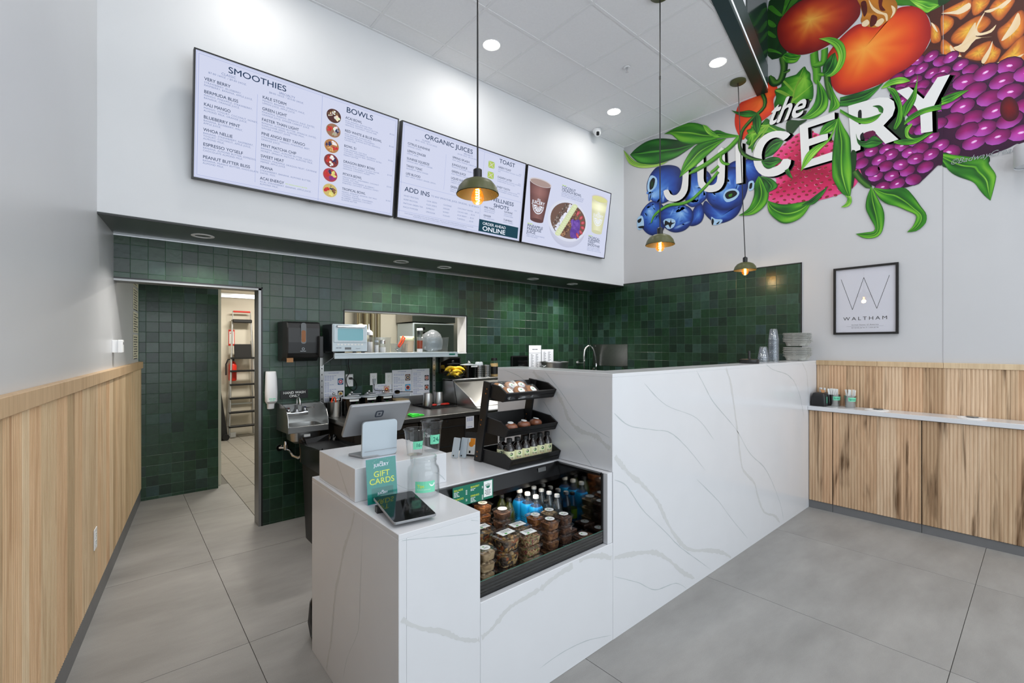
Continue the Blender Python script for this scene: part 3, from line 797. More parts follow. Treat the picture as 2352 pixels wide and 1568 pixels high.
def stack(x, y, n, side, h, fmat, lab, what, where, group, z0=.4702, rz=0.0):
    for k in range(n):
        pos = 'top' if k == n - 1 else ('bottom' if k == 0 else ORD[k] + ' from bottom')
        put_tub(x + rnd.uniform(-.002, .002), y + rnd.uniform(-.002, .002), z0 + k * (h + .0012), side, h, fmat, lab,
                '%s, %s of stack %s' % (what, pos, where), group, rz + rnd.uniform(-.06, .06))
GT = 'food tubs in the display case'
stack(1.195, 1.565, 4, .084, .0455, 'food_hummus', 'round', 'clear tub of pale dip', 'at front left case corner', GT)
stack(1.330, 1.592, 3, .118, .0685, 'food_salad', 'square', 'large clear tub of dark salad', 'behind the glass guard', GT, rz=.08)
stack(1.437, 1.556, 4, .108, .0470, 'food_grain', 'square', 'clear tub of grain salad', 'next to the dark salads', GT)
stack(1.632, 1.610, 4, .086, .0465, 'food_balls', 'round', 'clear tub of energy bites', 'in front of the clear bottles', GT)
stack(1.618, 1.700, 4, .086, .0465, 'food_amber', 'round', 'clear tub of amber bites', 'in front of the blue bottles', GT)
stack(1.735, 1.612, 4, .086, .0465, 'food_dark', 'round', 'clear tub of dark bites', 'near the mirrored side', GT)
stack(1.722, 1.702, 4, .086, .0465, 'food_hummus', 'round', 'clear tub of pale bites', 'between amber and dark bites', GT)
stack(1.475, 1.672, 3, .115, .060, 'food_grain', 'square', 'large clear tub of grain bowl', 'behind the grain salads', GT)
stack(1.300, 1.728, 3, .105, .066, 'food_salad', 'square', 'clear tub of mixed salad', 'at left behind the dip', GT)
stack(1.435, 1.900, 5, .088, .0465, 'food_amber', 'round', 'clear tub of amber crackers', 'at back left under menu card', GT)
stack(1.480, 1.795, 5, .086, .0440, 'food_dark', 'round', 'clear tub of dark clusters', 'beside the green bottles', GT)
# flat packs
for i, (x, y, z) in enumerate(((1.822, 1.555, .4702), (1.822, 1.555, .4972), (1.822, 1.555, .5242), (1.812, 1.660, .4702), (1.812, 1.660, .4972), (1.812, 1.660, .5242))):
    t = thing('bar_pack', 'flat clear-wrapped dark seed bar, %s layer of the %s pile by the mirrored side' % (('bottom', 'middle', 'top')[i % 3], 'front' if i < 3 else 'rear'), 'snack bar', (x, y, z), .1, 'wrapped bars in the display case')
    obj('bar', B().cbox((0, 0, .0125), (.082, .078, .024)), 'food_dark', t, bev=.004)
    obj('wrapper', B().cbox((0, 0, .013), (.094, .084, .0262)), 'clear_plastic', t, bev=.004)
    b = B().lathe([(.023, 0), (.023, .0005)], 18, (0, 0, .0266)); b.cbox((-.005, .006, .0274), (.008, .006, .0004), 1)
    obj('sticker', b, ['label_white', 'label_green'], t)
# bottles
mat('bottle_blue', (26, 168, 244), 0.35)
mat('cap_white', (240, 240, 236), 0.4)
mat('cap_grey', (190, 194, 198), 0.4)
mat('yellow_mark', (214, 208, 70), 0.5)
mat('label_dkgreen', (24, 58, 48), 0.4)
mat('juice_green', (110, 150, 40), 0.3)
mat('bottle_olive', (52, 58, 20), 0.15, spec=.6)
clear('water_clear', (214, 230, 238), 0.08, 0.04, 0.6, 0.05)
def sq_bottle(x, y, z, label, g):
    t = thing('water_bottle', label, 'bottle', (x, y, z), -.02, g)
    def ring(w, zz, r): return [(a, c, zz) for a, c in rrect(w, w, min(r, w * .499), 4)]
    s = .064
    obj('shell', B().loft([ring(s * .9, 0, .012), ring(s, .008, .014), ring(s, .098, .014), ring(s * .93, .104, .014), ring(s * .93, .112, .014), ring(s, .118, .014), ring(s, .176, .018), ring(s * .97, .184, .02), ring(s * .80, .198, .023), ring(s * .5, .214, .015), ring(.026, .222, .0129), ring(.026, .234, .0129)]), 'water_clear', t, smooth=40)
    sl = obj('sleeve', B().loft([ring(s * 1.01, .012, .014), ring(s * 1.01, .098, .014), ring(s * .94, .104, .014), ring(s * .94, .112, .014), ring(s * 1.01, .118, .014), ring(s * 1.01, .176, .018), ring(s * .985, .185, .02), ring(s * .88, .193, .022)], cap=False), 'bottle_blue', t, smooth=40)
    b = B()
    text(b, 'n', -.012, .135, .05, wt='h', m=0, mx=TR(0, -s * .508, 0) @ RX(PI / 2))
    for k in range(3): bar(b, .03, -.018 + k * .012, .10, .008, 1, TR(-s * .508, 0, 0) @ RZ(-PI / 2) @ RX(PI / 2) @ RZ(PI / 2), 9, .35)
    obj('print', b, ['yellow_mark', 'ink'], sl)
    obj('cap', B().lathe([(.0155, .234), (.0155, .247), (.0135, .25)], 18), 'cap_white', t, smooth=40)
GB = 'blue sleeved bottles in the display case'
for k, (yy, w) in enumerate(((1.912, 'rearmost'), (1.846, 'middle'), (1.780, 'front'))):
    sq_bottle(1.700, yy, .4702, 'clear square water bottle with bright blue sleeve, %s of three in the case' % w, GB)
def pet(x, y, z, h, r, label, g, body, cap, band=None):
    t = thing('drink_bottle', label, 'bottle', (x, y, z), 0, g)
    pr = [(r * .86, 0), (r, .006)] + [(r * (1 - .05 * (k % 2)), .012 + k * h * .055) for k in range(9)] + [(r, h * .62), (r * .9, h * .72), (r * .62, h * .82), (.0125, h * .90), (.0125, h * .94)]
    obj('shell', B().lathe(pr, 20), body, t, smooth=50)
    if band: obj('band', B().lathe([(r * 1.015, h * .30), (r * 1.015, h * .56)], 20, cap=False), band, t, smooth=50)
    obj('cap', B().lathe([(.0148, h * .93), (.0148, h * .99), (.013, h)], 16), cap, t, smooth=40)
GWB = 'clear water bottles in the display case'
for k, yy in enumerate((1.952, 1.890, 1.828, 1.766)):
    pet(1.8485, yy, .4702, .228, .0295, 'clear ribbed water bottle with grey cap, %s of four by the mirrored side' % ('rearmost', 'third from front', 'second from front', 'foremost')[k], GWB, 'water_clear', 'cap_grey', 'label_dkgreen')
pet(1.778, 1.782, .4702, .205, .0285, 'pale green juice bottle with black cap and green label in the case', None, 'clear_plastic', 'black_plastic', 'juice_green')
for k, (xx, yy) in enumerate(((1.585, 1.93), (1.58, 1.862))):
    pet(xx, yy, .4702, .24, .034, 'dark olive green bottle at the %s beside the blue bottles' % ('back' if k == 0 else 'front'), 'olive bottles in the display case', 'bottle_olive', 'black_plastic')
# menu card on the canopy
mat('card_green', (12, 112, 88), 0.4)
mat('card_yellow', (214, 226, 60), 0.5)
mc = thing('menu_card', 'small green menu card listing salads, snacks, bakery and drinks on the case', 'menu card', (1.165, 1.770, .775), 0)
b = B().box(0, 0, 0, .235, .002, .092)
obj('card', b, 'card_green', mc)
b = B(); mx = TR(0, -.0003, 0) @ RX(PI / 2)
for s, x, y in (('SALADS', .006, .072), ('SNACKS', .006, .030), ('BAKERY', .100, .072), ('DRINKS', .100, .030)):
    text(b, s, x, y, .0125, wt='h', sx=1.15, m=0, mx=mx)
    for k in range(4 if s in ('SALADS', 'DRINKS') else 2):
        bar(b, x, y - .007 - k * .006, (.03, .022, .026, .034)[k], .005, 1, mx, 2, .15); bar(b, x + .066, y - .007 - k * .006, .012, .005, 1, mx)
b.face([mx @ Vector(p) for p in ((.178, .012, 0), (.229, .012, 0), (.229, .088, 0), (.178, .088, 0))], 1)
mx2 = TR(0, -.0008, 0) @ RX(PI / 2)
text(b, 'the', .2035, .074, .006, 'c', m=2, mx=mx2); text(b, 'JUICERY', .2035, .066, .009, 'c', 'h', m=2, mx=mx2)
b.face([mx2 @ Vector((.2035 + .012 * math.cos(a), .064 + .012 * math.sin(a), 0)) for a in [PI + PI * k / 10 for k in range(11)]], 2)
for k in range(4): bar(b, .2035 - (.018, .016, .019, .012)[k], .042 - k * .007, 2 * (.018, .016, .019, .012)[k], .005, 3, mx2, 3, .2)
obj('print', b, ['card_yellow', 'ink_white', 'card_green', 'ink'], mc)

# ================================================================== things on the low counter
mat('pos_grey', (150, 152, 155), 0.38, 0.35)
mat('pos_silver', (186, 197, 205), 0.42, 0.25)
mat('teal', (22, 140, 118), 0.3, var=.06, vscale=8)
mat('teal_dark', (12, 110, 92), 0.3)
mat('mint', (120, 214, 176), 0.5)
mat('gift_yellow', (226, 236, 60), 0.5)
mat('brass', (196, 128, 66), 0.3, 1.0)
mat('stand_black', (20, 20, 21), 0.42, spec=0.4, var=.15, vscale=14)
clear('acrylic', (250, 251, 255), 0.012, 0.03, 0.3)

# register: tilted display seen from behind on a folded stand
t = thing('register', 'grey tablet register seen from behind on its stand on the raised block', 'register', (.93, 2.03, 1.0062), 0)
b = B().prism(rrect(.168, .166, .016), -.006, .006)
pl = obj('stand_plate', b, 'pos_silver', t, (-.005, -.010, .0845), (PI / 2 + .05, 0, -.02))
obj('plate_hinge', B().box(-.080, -.019, .030, .078, -.0165, .0312), 'pos_grey', t)
obj('stand_foot', B().prism([(-.085, 0), (.08, 0), (.08, .12), (-.115, .10)], 0, .012), 'pos_grey', t, (0, -.012, .0), bev=.003)
dsp = obj('display', B().prism(rrect(.296, .190, .012), -.008, .008), 'pos_grey', t, (-.002, .025, .172), (PI / 2 + .62, 0, -.01), bev=.003)
obj('screen', B().prism(rrect(.28, .174, .006), -.0096, -.0085), 'black_gloss', dsp)
b = B()
def ringp(b, w, r, th, z0, z1, m=0, mx=None):
    o = rrect(w, w, r, 4); i = rrect(w - 2 * th, w - 2 * th, max(r - th, .001), 4); n = len(o)
    v = [(x, y, z1) for x, y in o] + [(x, y, z1) for x, y in i]
    b.add(v, [(k, (k + 1) % n, n + (k + 1) % n, n + k) for k in range(n)], m, mx)
ringp(b, .040, .009, .0075, 0, .0086)
b.face([(x, y, .0086) for x, y in rrect(.011, .011, .002, 3)])
obj('emblem', b, 'ink', dsp, (0, .035, 0))

# customer tablet, face up
t = thing('customer_tablet', 'black glossy tablet lying tilted on the counter corner', 'tablet', (.848, 1.633, .866), 0)
tb = obj('slab', B().prism(rrect(.166, .262, .012), 0, .009), 'pos_grey', t, (0, 0, .022), (.07, 0, -.16 + .02), bev=.0015)
obj('screen', B().prism(rrect(.160, .256, .010), .0091, .0098), 'black_gloss', tb)
obj('foot', B().cbox((0, 0, .012), (.10, .03, .024)), 'black_plastic', t, (-.03, .07, 0), (0, 0, -.14))

# gift card sign in an acrylic holder
t = thing('gift_card_sign', 'green gift cards sign in a clear acrylic holder on the counter', 'sign', (.842, 1.803, .866), -.02)
ti = .13
obj('sheet', B().box(-.0655, 0, .002, .0655, .0012, .183), 'teal', t, (0, 0, 0), (-ti, 0, 0))
obj('holder', B().box(-.068, -.003, 0, .068, -.0015, .186).box(-.068, .003, 0, .068, .0045, .186), 'acrylic', t, None, (-ti, 0, 0))
obj('holder_foot', B().box(-.068, -.03, 0, .068, .05, .0018), 'acrylic', t)
b = B(); mx = RX(-ti) @ TR(0, -.0004, 0) @ RX(PI / 2)
text(b, 'the', 0, .163, .011, 'c', 'b', shear=.3, m=0, mx=mx); text(b, 'JUICERY', 0, .149, .018, 'c', 'h', m=0, mx=mx)
text(b, 'GIFT', 0, .108, .033, 'c', 'b', sx=1.05, m=1, mx=mx); text(b, 'CARDS', 0, .079, .033, 'c', 'b', sx=1.05, m=1, mx=mx)
b.add([(x, y - .0, 0) for x, y in rrect(.095, .055, .004, 3, 0, .036)], [tuple(range(16))], 2, mx)
mx3 = RX(-ti) @ TR(0, -.0009, 0) @ RX(PI / 2)
text(b, 'the', 0, .046, .008, 'c', 'b', shear=.3, m=0, mx=mx3); text(b, 'JUICERY', 0, .036, .012, 'c', 'h', m=0, mx=mx3)
for k in range(9):
    a = PI * (.2 + .6 * k / 8); text(b, '.', .045 * math.cos(a), .142 + .040 * math.sin(a), .016, 'c', m=0, mx=mx)
obj('print', b, ['ink_white', 'gift_yellow', 'teal_dark'], t)

# tip jar
t = thing('tip_jar', 'clear glass tip jar with a mint green tips sticker', 'jar', (1.022, 1.785, .866), 0)
obj('jar_body', B().lathe([(.066, 0), (.070, .006), (.070, .012), (.070, .105), (.066, .122), (.057, .134), (.055, .150), (.058, .152), (.058, .157), (.055, .159), (.055, .163), (.058, .165), (.057, .170), (.053, .170), (.052, .136), (.064, .118), (.067, .10), (.067, .01), (.060, .005), (0, .005)], 32, cap=False), 'clear_glass', t, smooth=50)
b = B(); ph0 = -1.98; R0 = .0707
for k in range(8):
    a0 = ph0 + (k - 4) * .155; a1 = a0 + .155
    b.face([(R0 * math.cos(a0), R0 * math.sin(a0), .028), (R0 * math.cos(a1), R0 * math.sin(a1), .028), (R0 * math.cos(a1), R0 * math.sin(a1), .076), (R0 * math.cos(a0), R0 * math.sin(a0), .076)])
st = obj('sticker', b, 'mint', t, smooth=60)
def wrap(b, s, zz, size, a_start, R, m=0, wt='b', sx=1.0):
    bb = B(); text(bb, s, 0, 0, size, wt=wt, sx=sx)
    b.add([((R + p[2]) * math.cos(a_start + p[0] / R), (R + p[2]) * math.sin(a_start + p[0] / R), zz + p[1]) for p in bb.v], bb.f, m)
b = B(); wrap(b, 'Tips', .050, .018, ph0 - .5, .0712, 0); wrap(b, 'are greatly appreciated', .040, .0062, ph0 - .5, .0712, 1, 'n')
bb = B().add([(.013 * math.cos(PI + PI * k / 10), .013 * math.sin(PI + PI * k / 10), 0) for k in range(11)], [tuple(range(11))]); b.add([(.0712 * math.cos(ph0 + .42 + p[0] / .0712), .0712 * math.sin(ph0 + .42 + p[0] / .0712), .066 + p[1]) for p in bb.v], bb.f, 1)
obj('print', b, ['gift_yellow', 'ink_white'], st)

# sample cups
def cup(x, y, h, r, num, label):
    t = thing('sample_cup', label, 'cup', (x, y, 1.0062), 0, 'clear sample cups on the raised block')
    obj('cup_wall', B().lathe([(r * .66, 0), (r * .68, .002), (r * .84, h * .62), (r * .86, h * .64), (r * .86, h * .70), (r * .90, h * .72), (r * .92, h * .85), (r * .95, h * .87), (r * .97, h * .96), (r * 1.04, h * .965), (r * 1.04, h * .985), (r * .97, h)], 28, cap=False), 'clear_plastic', t, smooth=50)
    obj('cup_floor', B().lathe([(r * .66, .003), (0, .003)], 28, cap=False), 'clear_plastic', t)
    a0 = -2.28; b = B(); bp = B()
    for k in range(7):
        aa, ab = a0 + k * .17, a0 + (k + 1) * .17
        def pt(a, z): rr = r * (.68 + .16 * z / (h * .62)) * 1.012; return (rr * math.cos(a), rr * math.sin(a), z)
        b.face([pt(aa, h * .27), pt(ab, h * .27), pt(ab, h * .57), pt(aa, h * .57)])
    st = obj('size_sticker', b, 'mint', t, smooth=60)
    for s_, sz, a1, wt in ((num, h * .20, a0 + .30, 'b'), ('oz', h * .10, a0 + .86, 'n')):
        bb = B(); text(bb, s_, 0, 0, sz, wt=wt, sx=.9)
        def cone(p): z = h * .36 + p[1]; rr = r * (.68 + .16 * z / (h * .62)) * 1.02 + p[2]; a = a1 + p[0] / (r * .8); return (rr * math.cos(a), rr * math.sin(a), z)
        bp.add([cone(p) for p in bb.v], bb.f)
    obj('size_number', bp, 'teal_dark', st)
    bl = B(); wrap(bl, 'JUICERY', h * .50, h * .11, a0 - .95, r * .808, 0, 'h', .8)
    wrap(bl, 'the', h * .60, h * .07, a0 - .6, r * .835, 0, 'b')
    obj('logo', bl, 'ink_white', t)
cup(1.063, 1.936, .124, .0525, '16', 'smaller clear plastic sample cup with mint 16 oz sticker')
cup(1.165, 1.955, .150, .0530, '24', 'taller clear plastic sample cup with mint 24 oz sticker')

# card readers docked behind the riser
for k, (x, y, c) in enumerate(((1.500, 2.245, 'pos_silver'), (1.535, 2.215, 'pos_silver'))):
    t = thing('card_reader', 'slim grey card stand leaning on the deck, %s of the pair' % ('left' if k == 0 else 'right'), 'card stand', (x, y, .8662), -1.25, 'slim grey card stands on the deck')
    obj('blade', B().prism(rrect(.046, .115, .006), -.003, .003), c, t, (0, 0, .0585), (PI / 2 - .25, 0, 0))
    obj('hole', B().lathe([(.005, .0032), (.005, .0036)], 12, (-.008, -.047, 0)), 'black_plastic', t, (0, 0, .0585), (PI / 2 - .25, 0, 0))
t = thing('card_display', 'black card holder with a white and orange gift card beside the stand', 'card holder', (1.585, 2.215, .8662), -1.0)
obj('frame', B().prism(rrect(.072, .14, .006), -.004, .004), 'black_plastic', t, (0, 0, .072), (PI / 2 - .2, 0, 0))
b = B().cbox((.002, -.012, .0050), (.056, .094, .0012)); b.cbox((.014, .016, .0058), (.03, .036, .0006), 1); b.lathe([(.016, .0056), (.016, .0062)], 14, (.006, .0, 0), 1); b.cbox((-.002, -.045, .0058), (.01, .014, .0006), 2)
mat('card_orange', (242, 150, 30), .5)
obj('card', b, ['label_white', 'card_orange', 'ink_black'], t, (0, 0, .072), (PI / 2 - .2, 0, 0))

# ------------------------------------------------------------------ three-tier display stand
t = thing('display_stand', 'black wooden three-tier display stand with copper screws on the deck', 'display stand', (0, 0, 0))
SX0, SX1 = 1.553, 1.931
TOYZ = Matrix(((0, 0, 1, 0), (1, 0, 0, 0), (0, 1, 0, 0), (0, 0, 0, 1)))   # (y,z,x) -> (x,y,z)
TIERS = {'low': [(2.118, .868), (2.118, .938), (1.872, .944), (1.812, .919), (1.832, .868)],
         'mid': [(2.078, 1.040), (2.090, 1.134), (1.897, 1.112), (1.835, 1.077), (1.856, 1.037), (1.87, 1.032)],
         'top': [(2.025, 1.236), (2.030, 1.316), (1.914, 1.303), (1.847, 1.267), (1.872, 1.222), (1.885, 1.218)]}
for k, pr in TIERS.items():
    tr = obj('tray_floor', B().box(SX0 + .012, pr[-1][0] + .004, pr[0][1] if k == 'low' else pr[-1][1], SX1 - .012, pr[0][0] - .002, (pr[0][1] if k == 'low' else pr[-1][1]) + .009), 'stand_black', t)
    for x in (SX0, SX1 - .012): obj('tray_side', B().prism(pr, x, x + .012, mx=TOYZ), 'stand_black', t, bev=.0015)
    f0, f1 = (pr[3], pr[4]); dy, dz = f1[0] - f0[0], f1[1] - f0[1]
    for q in range(2):
        a, c = .04 + q * .5, .46 + q * .5
        pa = (f0[0] + dy * a, f0[1] + dz * a); pc = (f0[0] + dy * c, f0[1] + dz * c)
        obj('front_slat', B().prism([pa, pc, (pc[0] + .010, pc[1] + .004), (pa[0] + .010, pa[1] + .004)], SX0 + .012, SX1 - .012, mx=TOYZ), 'stand_black', t)
    obj('back_board', B().prism([(pr[0][0] - .012, pr[0][1] + .002), (pr[0][0], pr[0][1] + .002), (pr[1][0], pr[1][1]), (pr[1][0] - .012, pr[1][1])], SX0 + .012, SX1 - .012, mx=TOYZ), 'stand_black', t)
for x in (SX0 - .0135, SX1 - .05):
    po = obj('post', B().prism([(2.125, .868), (2.062, .868), (1.975, 1.318), (2.032, 1.324)], x, x + .0135, mx=TOYZ), 'stand_black', t, bev=.0015)
    for yy, zz in ((2.000, 1.282), (2.010, 1.256), (2.052, 1.106), (2.058, 1.078), (2.090, .922), (2.094, .896)):
        obj('screw', B().lathe([(.0042, 0), (.0042, .001), (.003, .0016)], 10), 'brass', po, (x - .0002, yy, zz), (0, -PI / 2, 0))
for x in (SX0 + .01, SX1 - .03):
    for yy in (1.845, 2.09): obj('foot', B().box(x, yy, .8662, x + .016, yy + .016, .868), 'black_plastic', t)
# cookies in film, top tier
mat('cookie', (186, 128, 78), 0.7, var=.18, vscale=60, bump=.6, bscale=120)
mat('muffin', (150, 84, 44), 0.45, var=.3, vscale=40, bump=.8, bscale=90)
clear('film', (250, 250, 252), 0.07, 0.16, 0.4, 0.02)
GC = 'film-wrapped cookies on the top tier'
cook = [(1.605, 1.965, .25, 'back left corner'), (1.69, 1.972, 0, 'back row middle'), (1.765, 1.975, -.2, 'back row right'), (1.612, 1.90, .2, 'front left corner'), (1.695, 1.898, -.1, 'front row middle'), (1.785, 1.90, .15, 'front row right')]
for x, y, rz, w in cook:
    back = y > 1.94
    t = thing('wrapped_cookie', 'film-wrapped brown cookie with round white sticker, %s of the top tier' % w, 'cookie', (x, y, 1.2275 + (.020 if back else .0)), rz, GC)
    ti = .72
    mxr = TR(0, 0, .037) @ RX(ti) @ Matrix.Scale(1.14, 4)
    obj('cookie_body', B().lathe([(.0, -.009), (.030, -.009), (.037, -.004), (.037, .002), (.028, .008), (0, .010)], 18, mx=mxr, cap=False), 'cookie', t, smooth=60)
    obj('wrapper', B().loft([[(px * .9, py * .9, -.010) for px, py in rrect(.086, .082, .015, 3)], [(px, py, .0) for px, py in rrect(.09, .088, .01, 3)], [(px * .85, py * .85, .0115) for px, py in rrect(.086, .082, .015, 3)]], mx=mxr), 'film', t, smooth=30)
    b = B().lathe([(.0185, .0118), (.0185, .0124)], 20, mx=mxr); b.cbox((0, .004, .0128), (.006, .006, .0005), 1, mxr)
    obj('sticker', b, ['label_white', 'label_green'], t)
GM = 'wrapped muffins on the middle tier'
for x, y, rz, w in ((1.640, 1.915, .2, 'leftmost'), (1.745, 1.925, .9, 'middle'), (1.850, 1.940, 1.6, 'rightmost')):
    t = thing('wrapped_muffin', 'glossy film-wrapped brown muffin, %s of three on the middle tier' % w, 'muffin', (x, y, 1.0412), rz, GM)
    obj('muffin_body', B().lathe([(.022, 0), (.028, .018), (.037, .024), (.038, .032), (.031, .044), (.016, .052), (0, .054)], 20), 'muffin', t, smooth=60)
    obj('wrapper', B().lathe([(.024, -.0002), (.031, .018), (.040, .026), (.040, .034), (.033, .047), (.018, .055), (0, .057)], 11, cap=False), 'film', t, smooth=20)
    obj('sticker', B().lathe([(.017, 0), (.016, .0025), (0, .0032)], 16), 'label_white', t, (-.004, .0, .0555), (.15, -.1, 0))
mat('amber_dark', (22, 12, 9), 0.08, spec=.6, coat=.5)
mat('label_cream', (232, 232, 190), 0.55)
mat('ink_red', (190, 60, 50), 0.6)
BM = {}
def tonic(x, y, rz, label):
    t = thing('tonic_bottle', label, 'bottle', (x, y, .8775), rz, 'dark tonic bottles on the lowest tier')
    if not BM:
        BM['g'] = B().lathe([(.025, 0), (.0288, .004), (.0288, .080), (.027, .094), (.020, .108), (.0125, .116), (.0115, .122), (.0135, .123)], 24).mesh('glass_body', 'amber_dark', 50)
        BM['c'] = B().lathe([(.0155, .122), (.0158, .124), (.0158, .141), (.014, .143)], 20).mesh('cap', 'black_plastic', 40)
        b = B(); R = .0291
        for k in range(18):
            a0 = -PI / 2 - 1.9 + k * 3.8 / 18; a1 = a0 + 3.8 / 18
            b.face([(R * math.cos(a0), R * math.sin(a0), .012), (R * math.cos(a1), R * math.sin(a1), .012), (R * math.cos(a1), R * math.sin(a1), .078), (R * math.cos(a0), R * math.sin(a0), .078)])
        BM['l'] = b.mesh('paper_label', 'label_cream', 60)
        b = B(); a0 = -PI / 2 - .48
        wrap(b, 'FIRE TONIC', .041, .0092, a0 - .12, R + .0003, 0, 'b', .62); bb = B(); bar(bb, 0, .0355, .030, .004, 0, None, 3, .2); bar(bb, .010, .028, .008, .006); b.add([((R + .0003) * math.cos(a0 - .1 + p[0] / R), (R + .0003) * math.sin(a0 - .1 + p[0] / R), p[1]) for p in bb.v], bb.f, 1)
        R2 = R + .0003
        def disc(cz, rr, m, half):
            n = 14; an = [PI + PI * k / n for k in range(n + 1)] if half else [2 * PI * k / n for k in range(n)]
            b.add([(R2 * math.cos(-PI / 2 + rr * math.cos(q) / R2), R2 * math.sin(-PI / 2 + rr * math.cos(q) / R2), cz + rr * math.sin(q)) for q in an], [tuple(range(len(an)))], m)
        disc(.063, .0088, 0, False); R2 += .0003; disc(.0625, .008, 2, True)
        text_b = B(); wrap(b, 'JUICERY', .0635, .0042, -PI / 2 - .24, R2, 3, 'b', .8)
        BM['p'] = b.mesh('print', ['ink_black', 'ink_red', 'label_green', 'ink_white'], 60)
    link('glass_body', BM['g'], t); link('cap', BM['c'], t); lb = link('paper_label', BM['l'], t); link('print', BM['p'], lb)
NB = ['second from left', 'third from left', 'fourth from left', 'third from right', 'second from right', 'rightmost']
for k in range(6): tonic(1.602 + k * .0592, 1.884 + .002 * k, -.30 + .03 * k, 'dark tonic bottle with cream label, %s in the front row' % NB[k])
tonic(1.602, 1.945, -.9, 'dark tonic bottle set back behind the front row at the left')

# ------------------------------------------------------------------ stacks on the tall counter's cap
mat('pulp', (172, 172, 166), 0.9, var=.1, vscale=30, bump=.5, bscale=120)
b = B()
def carrier():
    b = B(); s = .205
    b.loft([[(x, y, z) for x, y in rrect(w, w, .03, 3)] for w, z in ((s * .70, 0.002), (s * .84, .030), (s * .90, .0445), (s * 1.0, .0455), (s * 1.0, .0495), (s * .95, .050))], cap=False)
    v0 = [(x, y, .046) for x, y in rrect(s * .97, s * .97, .03, 3)]
    n = len(v0)
    # deck with four cup wells
    for sx in (-1, 1):
        for sy in (-1, 1):
            c = (sx * s * .24, sy * s * .24)
            b.lathe([(s * .20, .046), (s * .17, .02), (s * .15, .004), (0, .003)], 12, (c[0], c[1], 0), cap=False)
    b.box(-s * .47, -.012, .040, s * .47, .012, .047); b.box(-.012, -s * .47, .040, .012, s * .47, .047)
    return b.mesh('cup_carrier', 'pulp', 40)
cm = carrier()
NC = 20
WORDS = ['first', 'second', 'third', 'fourth', 'fifth', 'sixth', 'seventh', 'eighth', 'ninth', 'tenth']
for k in range(NC):
    up = k >= 10
    z = 1.3752 + (k % 10) * .0088 + (.137 if up else 0)
    pos = ('bottom' if k % 10 == 0 else 'top' if k % 10 == 9 else WORDS[k % 10] + ' from bottom')
    o = link('cup_carrier', cm, None, (4.985 + rnd.uniform(-.004, .004), 1.563 + rnd.uniform(-.004, .004), z), (rnd.uniform(-.012, .012), rnd.uniform(-.012, .012), rnd.uniform(-.05, .05)))
    tag(o, 'grey pulp cup carrier, %s of the %s nest on the tall counter' % (pos, 'upper' if up else 'lower'), 'cup carrier', 'nested pulp cup carriers on the tall counter')
clear('cup_clear', (225, 230, 235), 0.16, 0.08, 0.7, 0.08)
cpm = B().lathe([(.046, 0), (.046, .004), (.043, .006), (.030, .095), (.0285, .098), (0, .098)], 20, cap=False).mesh('clear_cup', 'cup_clear', 50)
for k in range(16):
    o = link('clear_cup', cpm, None, (4.472 + .0015 * math.sin(k), 1.595, 1.3752 + k * .0131)); tag(o, 'topmost upturned clear cup of the taller stack on the tall counter' if k == 15 else 'upturned clear plastic cup nested in the taller cup stack on the tall counter', 'cup', 'tall stack of clear cups')
for k in range(4):
    o = link('clear_cup', cpm, None, (4.255, 1.60, 1.3752 + k * .0128)); tag(o, 'topmost upturned clear cup of the shorter stack on the tall counter' if k == 3 else 'upturned clear plastic cup nested in the shorter cup stack on the tall counter', 'cup', 'short stack of clear cups')
t = thing('plunger_lid', 'black round lid with upright handle standing behind the tall counter', 'lid', (3.93, 1.585, 1.3752))
obj('disc', B().lathe([(.072, 0), (.075, .004), (.075, .030), (.055, .037), (.012, .038)], 24), 'black_plastic', t, smooth=40)
obj('handle', B().lathe([(.012, .038), (.010, .05), (.010, .098), (.008, .102)], 14), 'black_plastic', t, smooth=40)
o = obj('steel_finial', B().lathe([(.014, 0), (.016, .006), (.010, .013), (0, .015)], 16), 'chrome', None, (4.13, 1.61, 1.3752), smooth=50); tag(o, 'small round steel knob standing left of the clear cups', 'knob')

# ================================================================== ceiling fittings and pendant lamps
emat('soffit_lens', (255, 244, 226), .25)
glow = emat('downlight_lens', (255, 249, 238), 22.0)
def downlight(x, y, label, watts):
    t = thing('downlight', label, 'ceiling light', (x, y, ZC), 0, 'lit round downlights in the suspended ceiling')
    obj('trim_ring', B().lathe([(.068, .003), (.078, -.002), (.078, .004)], 28, cap=False), 'white_plastic', t, smooth=50)
    obj('lens', B().lathe([(.068, .0), (.0, .0)], 28, cap=False), 'downlight_lens', t)
    l = bpy.data.lights.new('downlight_lamp', 'AREA'); l.shape = 'DISK'; l.size = .13; l.energy = watts; l.color = (1, .965, .91)
    o = bpy.data.objects.new('downlight_lamp', l); C.objects.link(o); o.location = (x, y, ZC - .012); o.parent = None
DW = 3.6
downlight(2.524, 3.213, 'lit round downlight nearest the tall first menu screen', DW)
downlight(4.304, 3.217, 'lit round downlight near the security camera', DW)
downlight(4.300, 2.017, 'lit round downlight beside the dark green beam', DW)
downlight(2.524, 2.017, 'lit round downlight over the display case', DW)
downlight(0.744, 3.213, 'lit round downlight over the passage side', DW)
for x, y in ((0.6, -1.6), (2.4, -1.6), (4.2, -1.6), (0.6, .1), (2.4, .1), (4.2, .1)):    # unseen fill lights added to brighten the high front zone, outside the frame
    l = bpy.data.lights.new('front_zone_fill', 'AREA'); l.shape = 'DISK'; l.size = .5; l.energy = 10; l.color = (1, .98, .96)
    o = bpy.data.objects.new('front_zone_fill', l); C.objects.link(o); o.location = (x, y, 5.45)
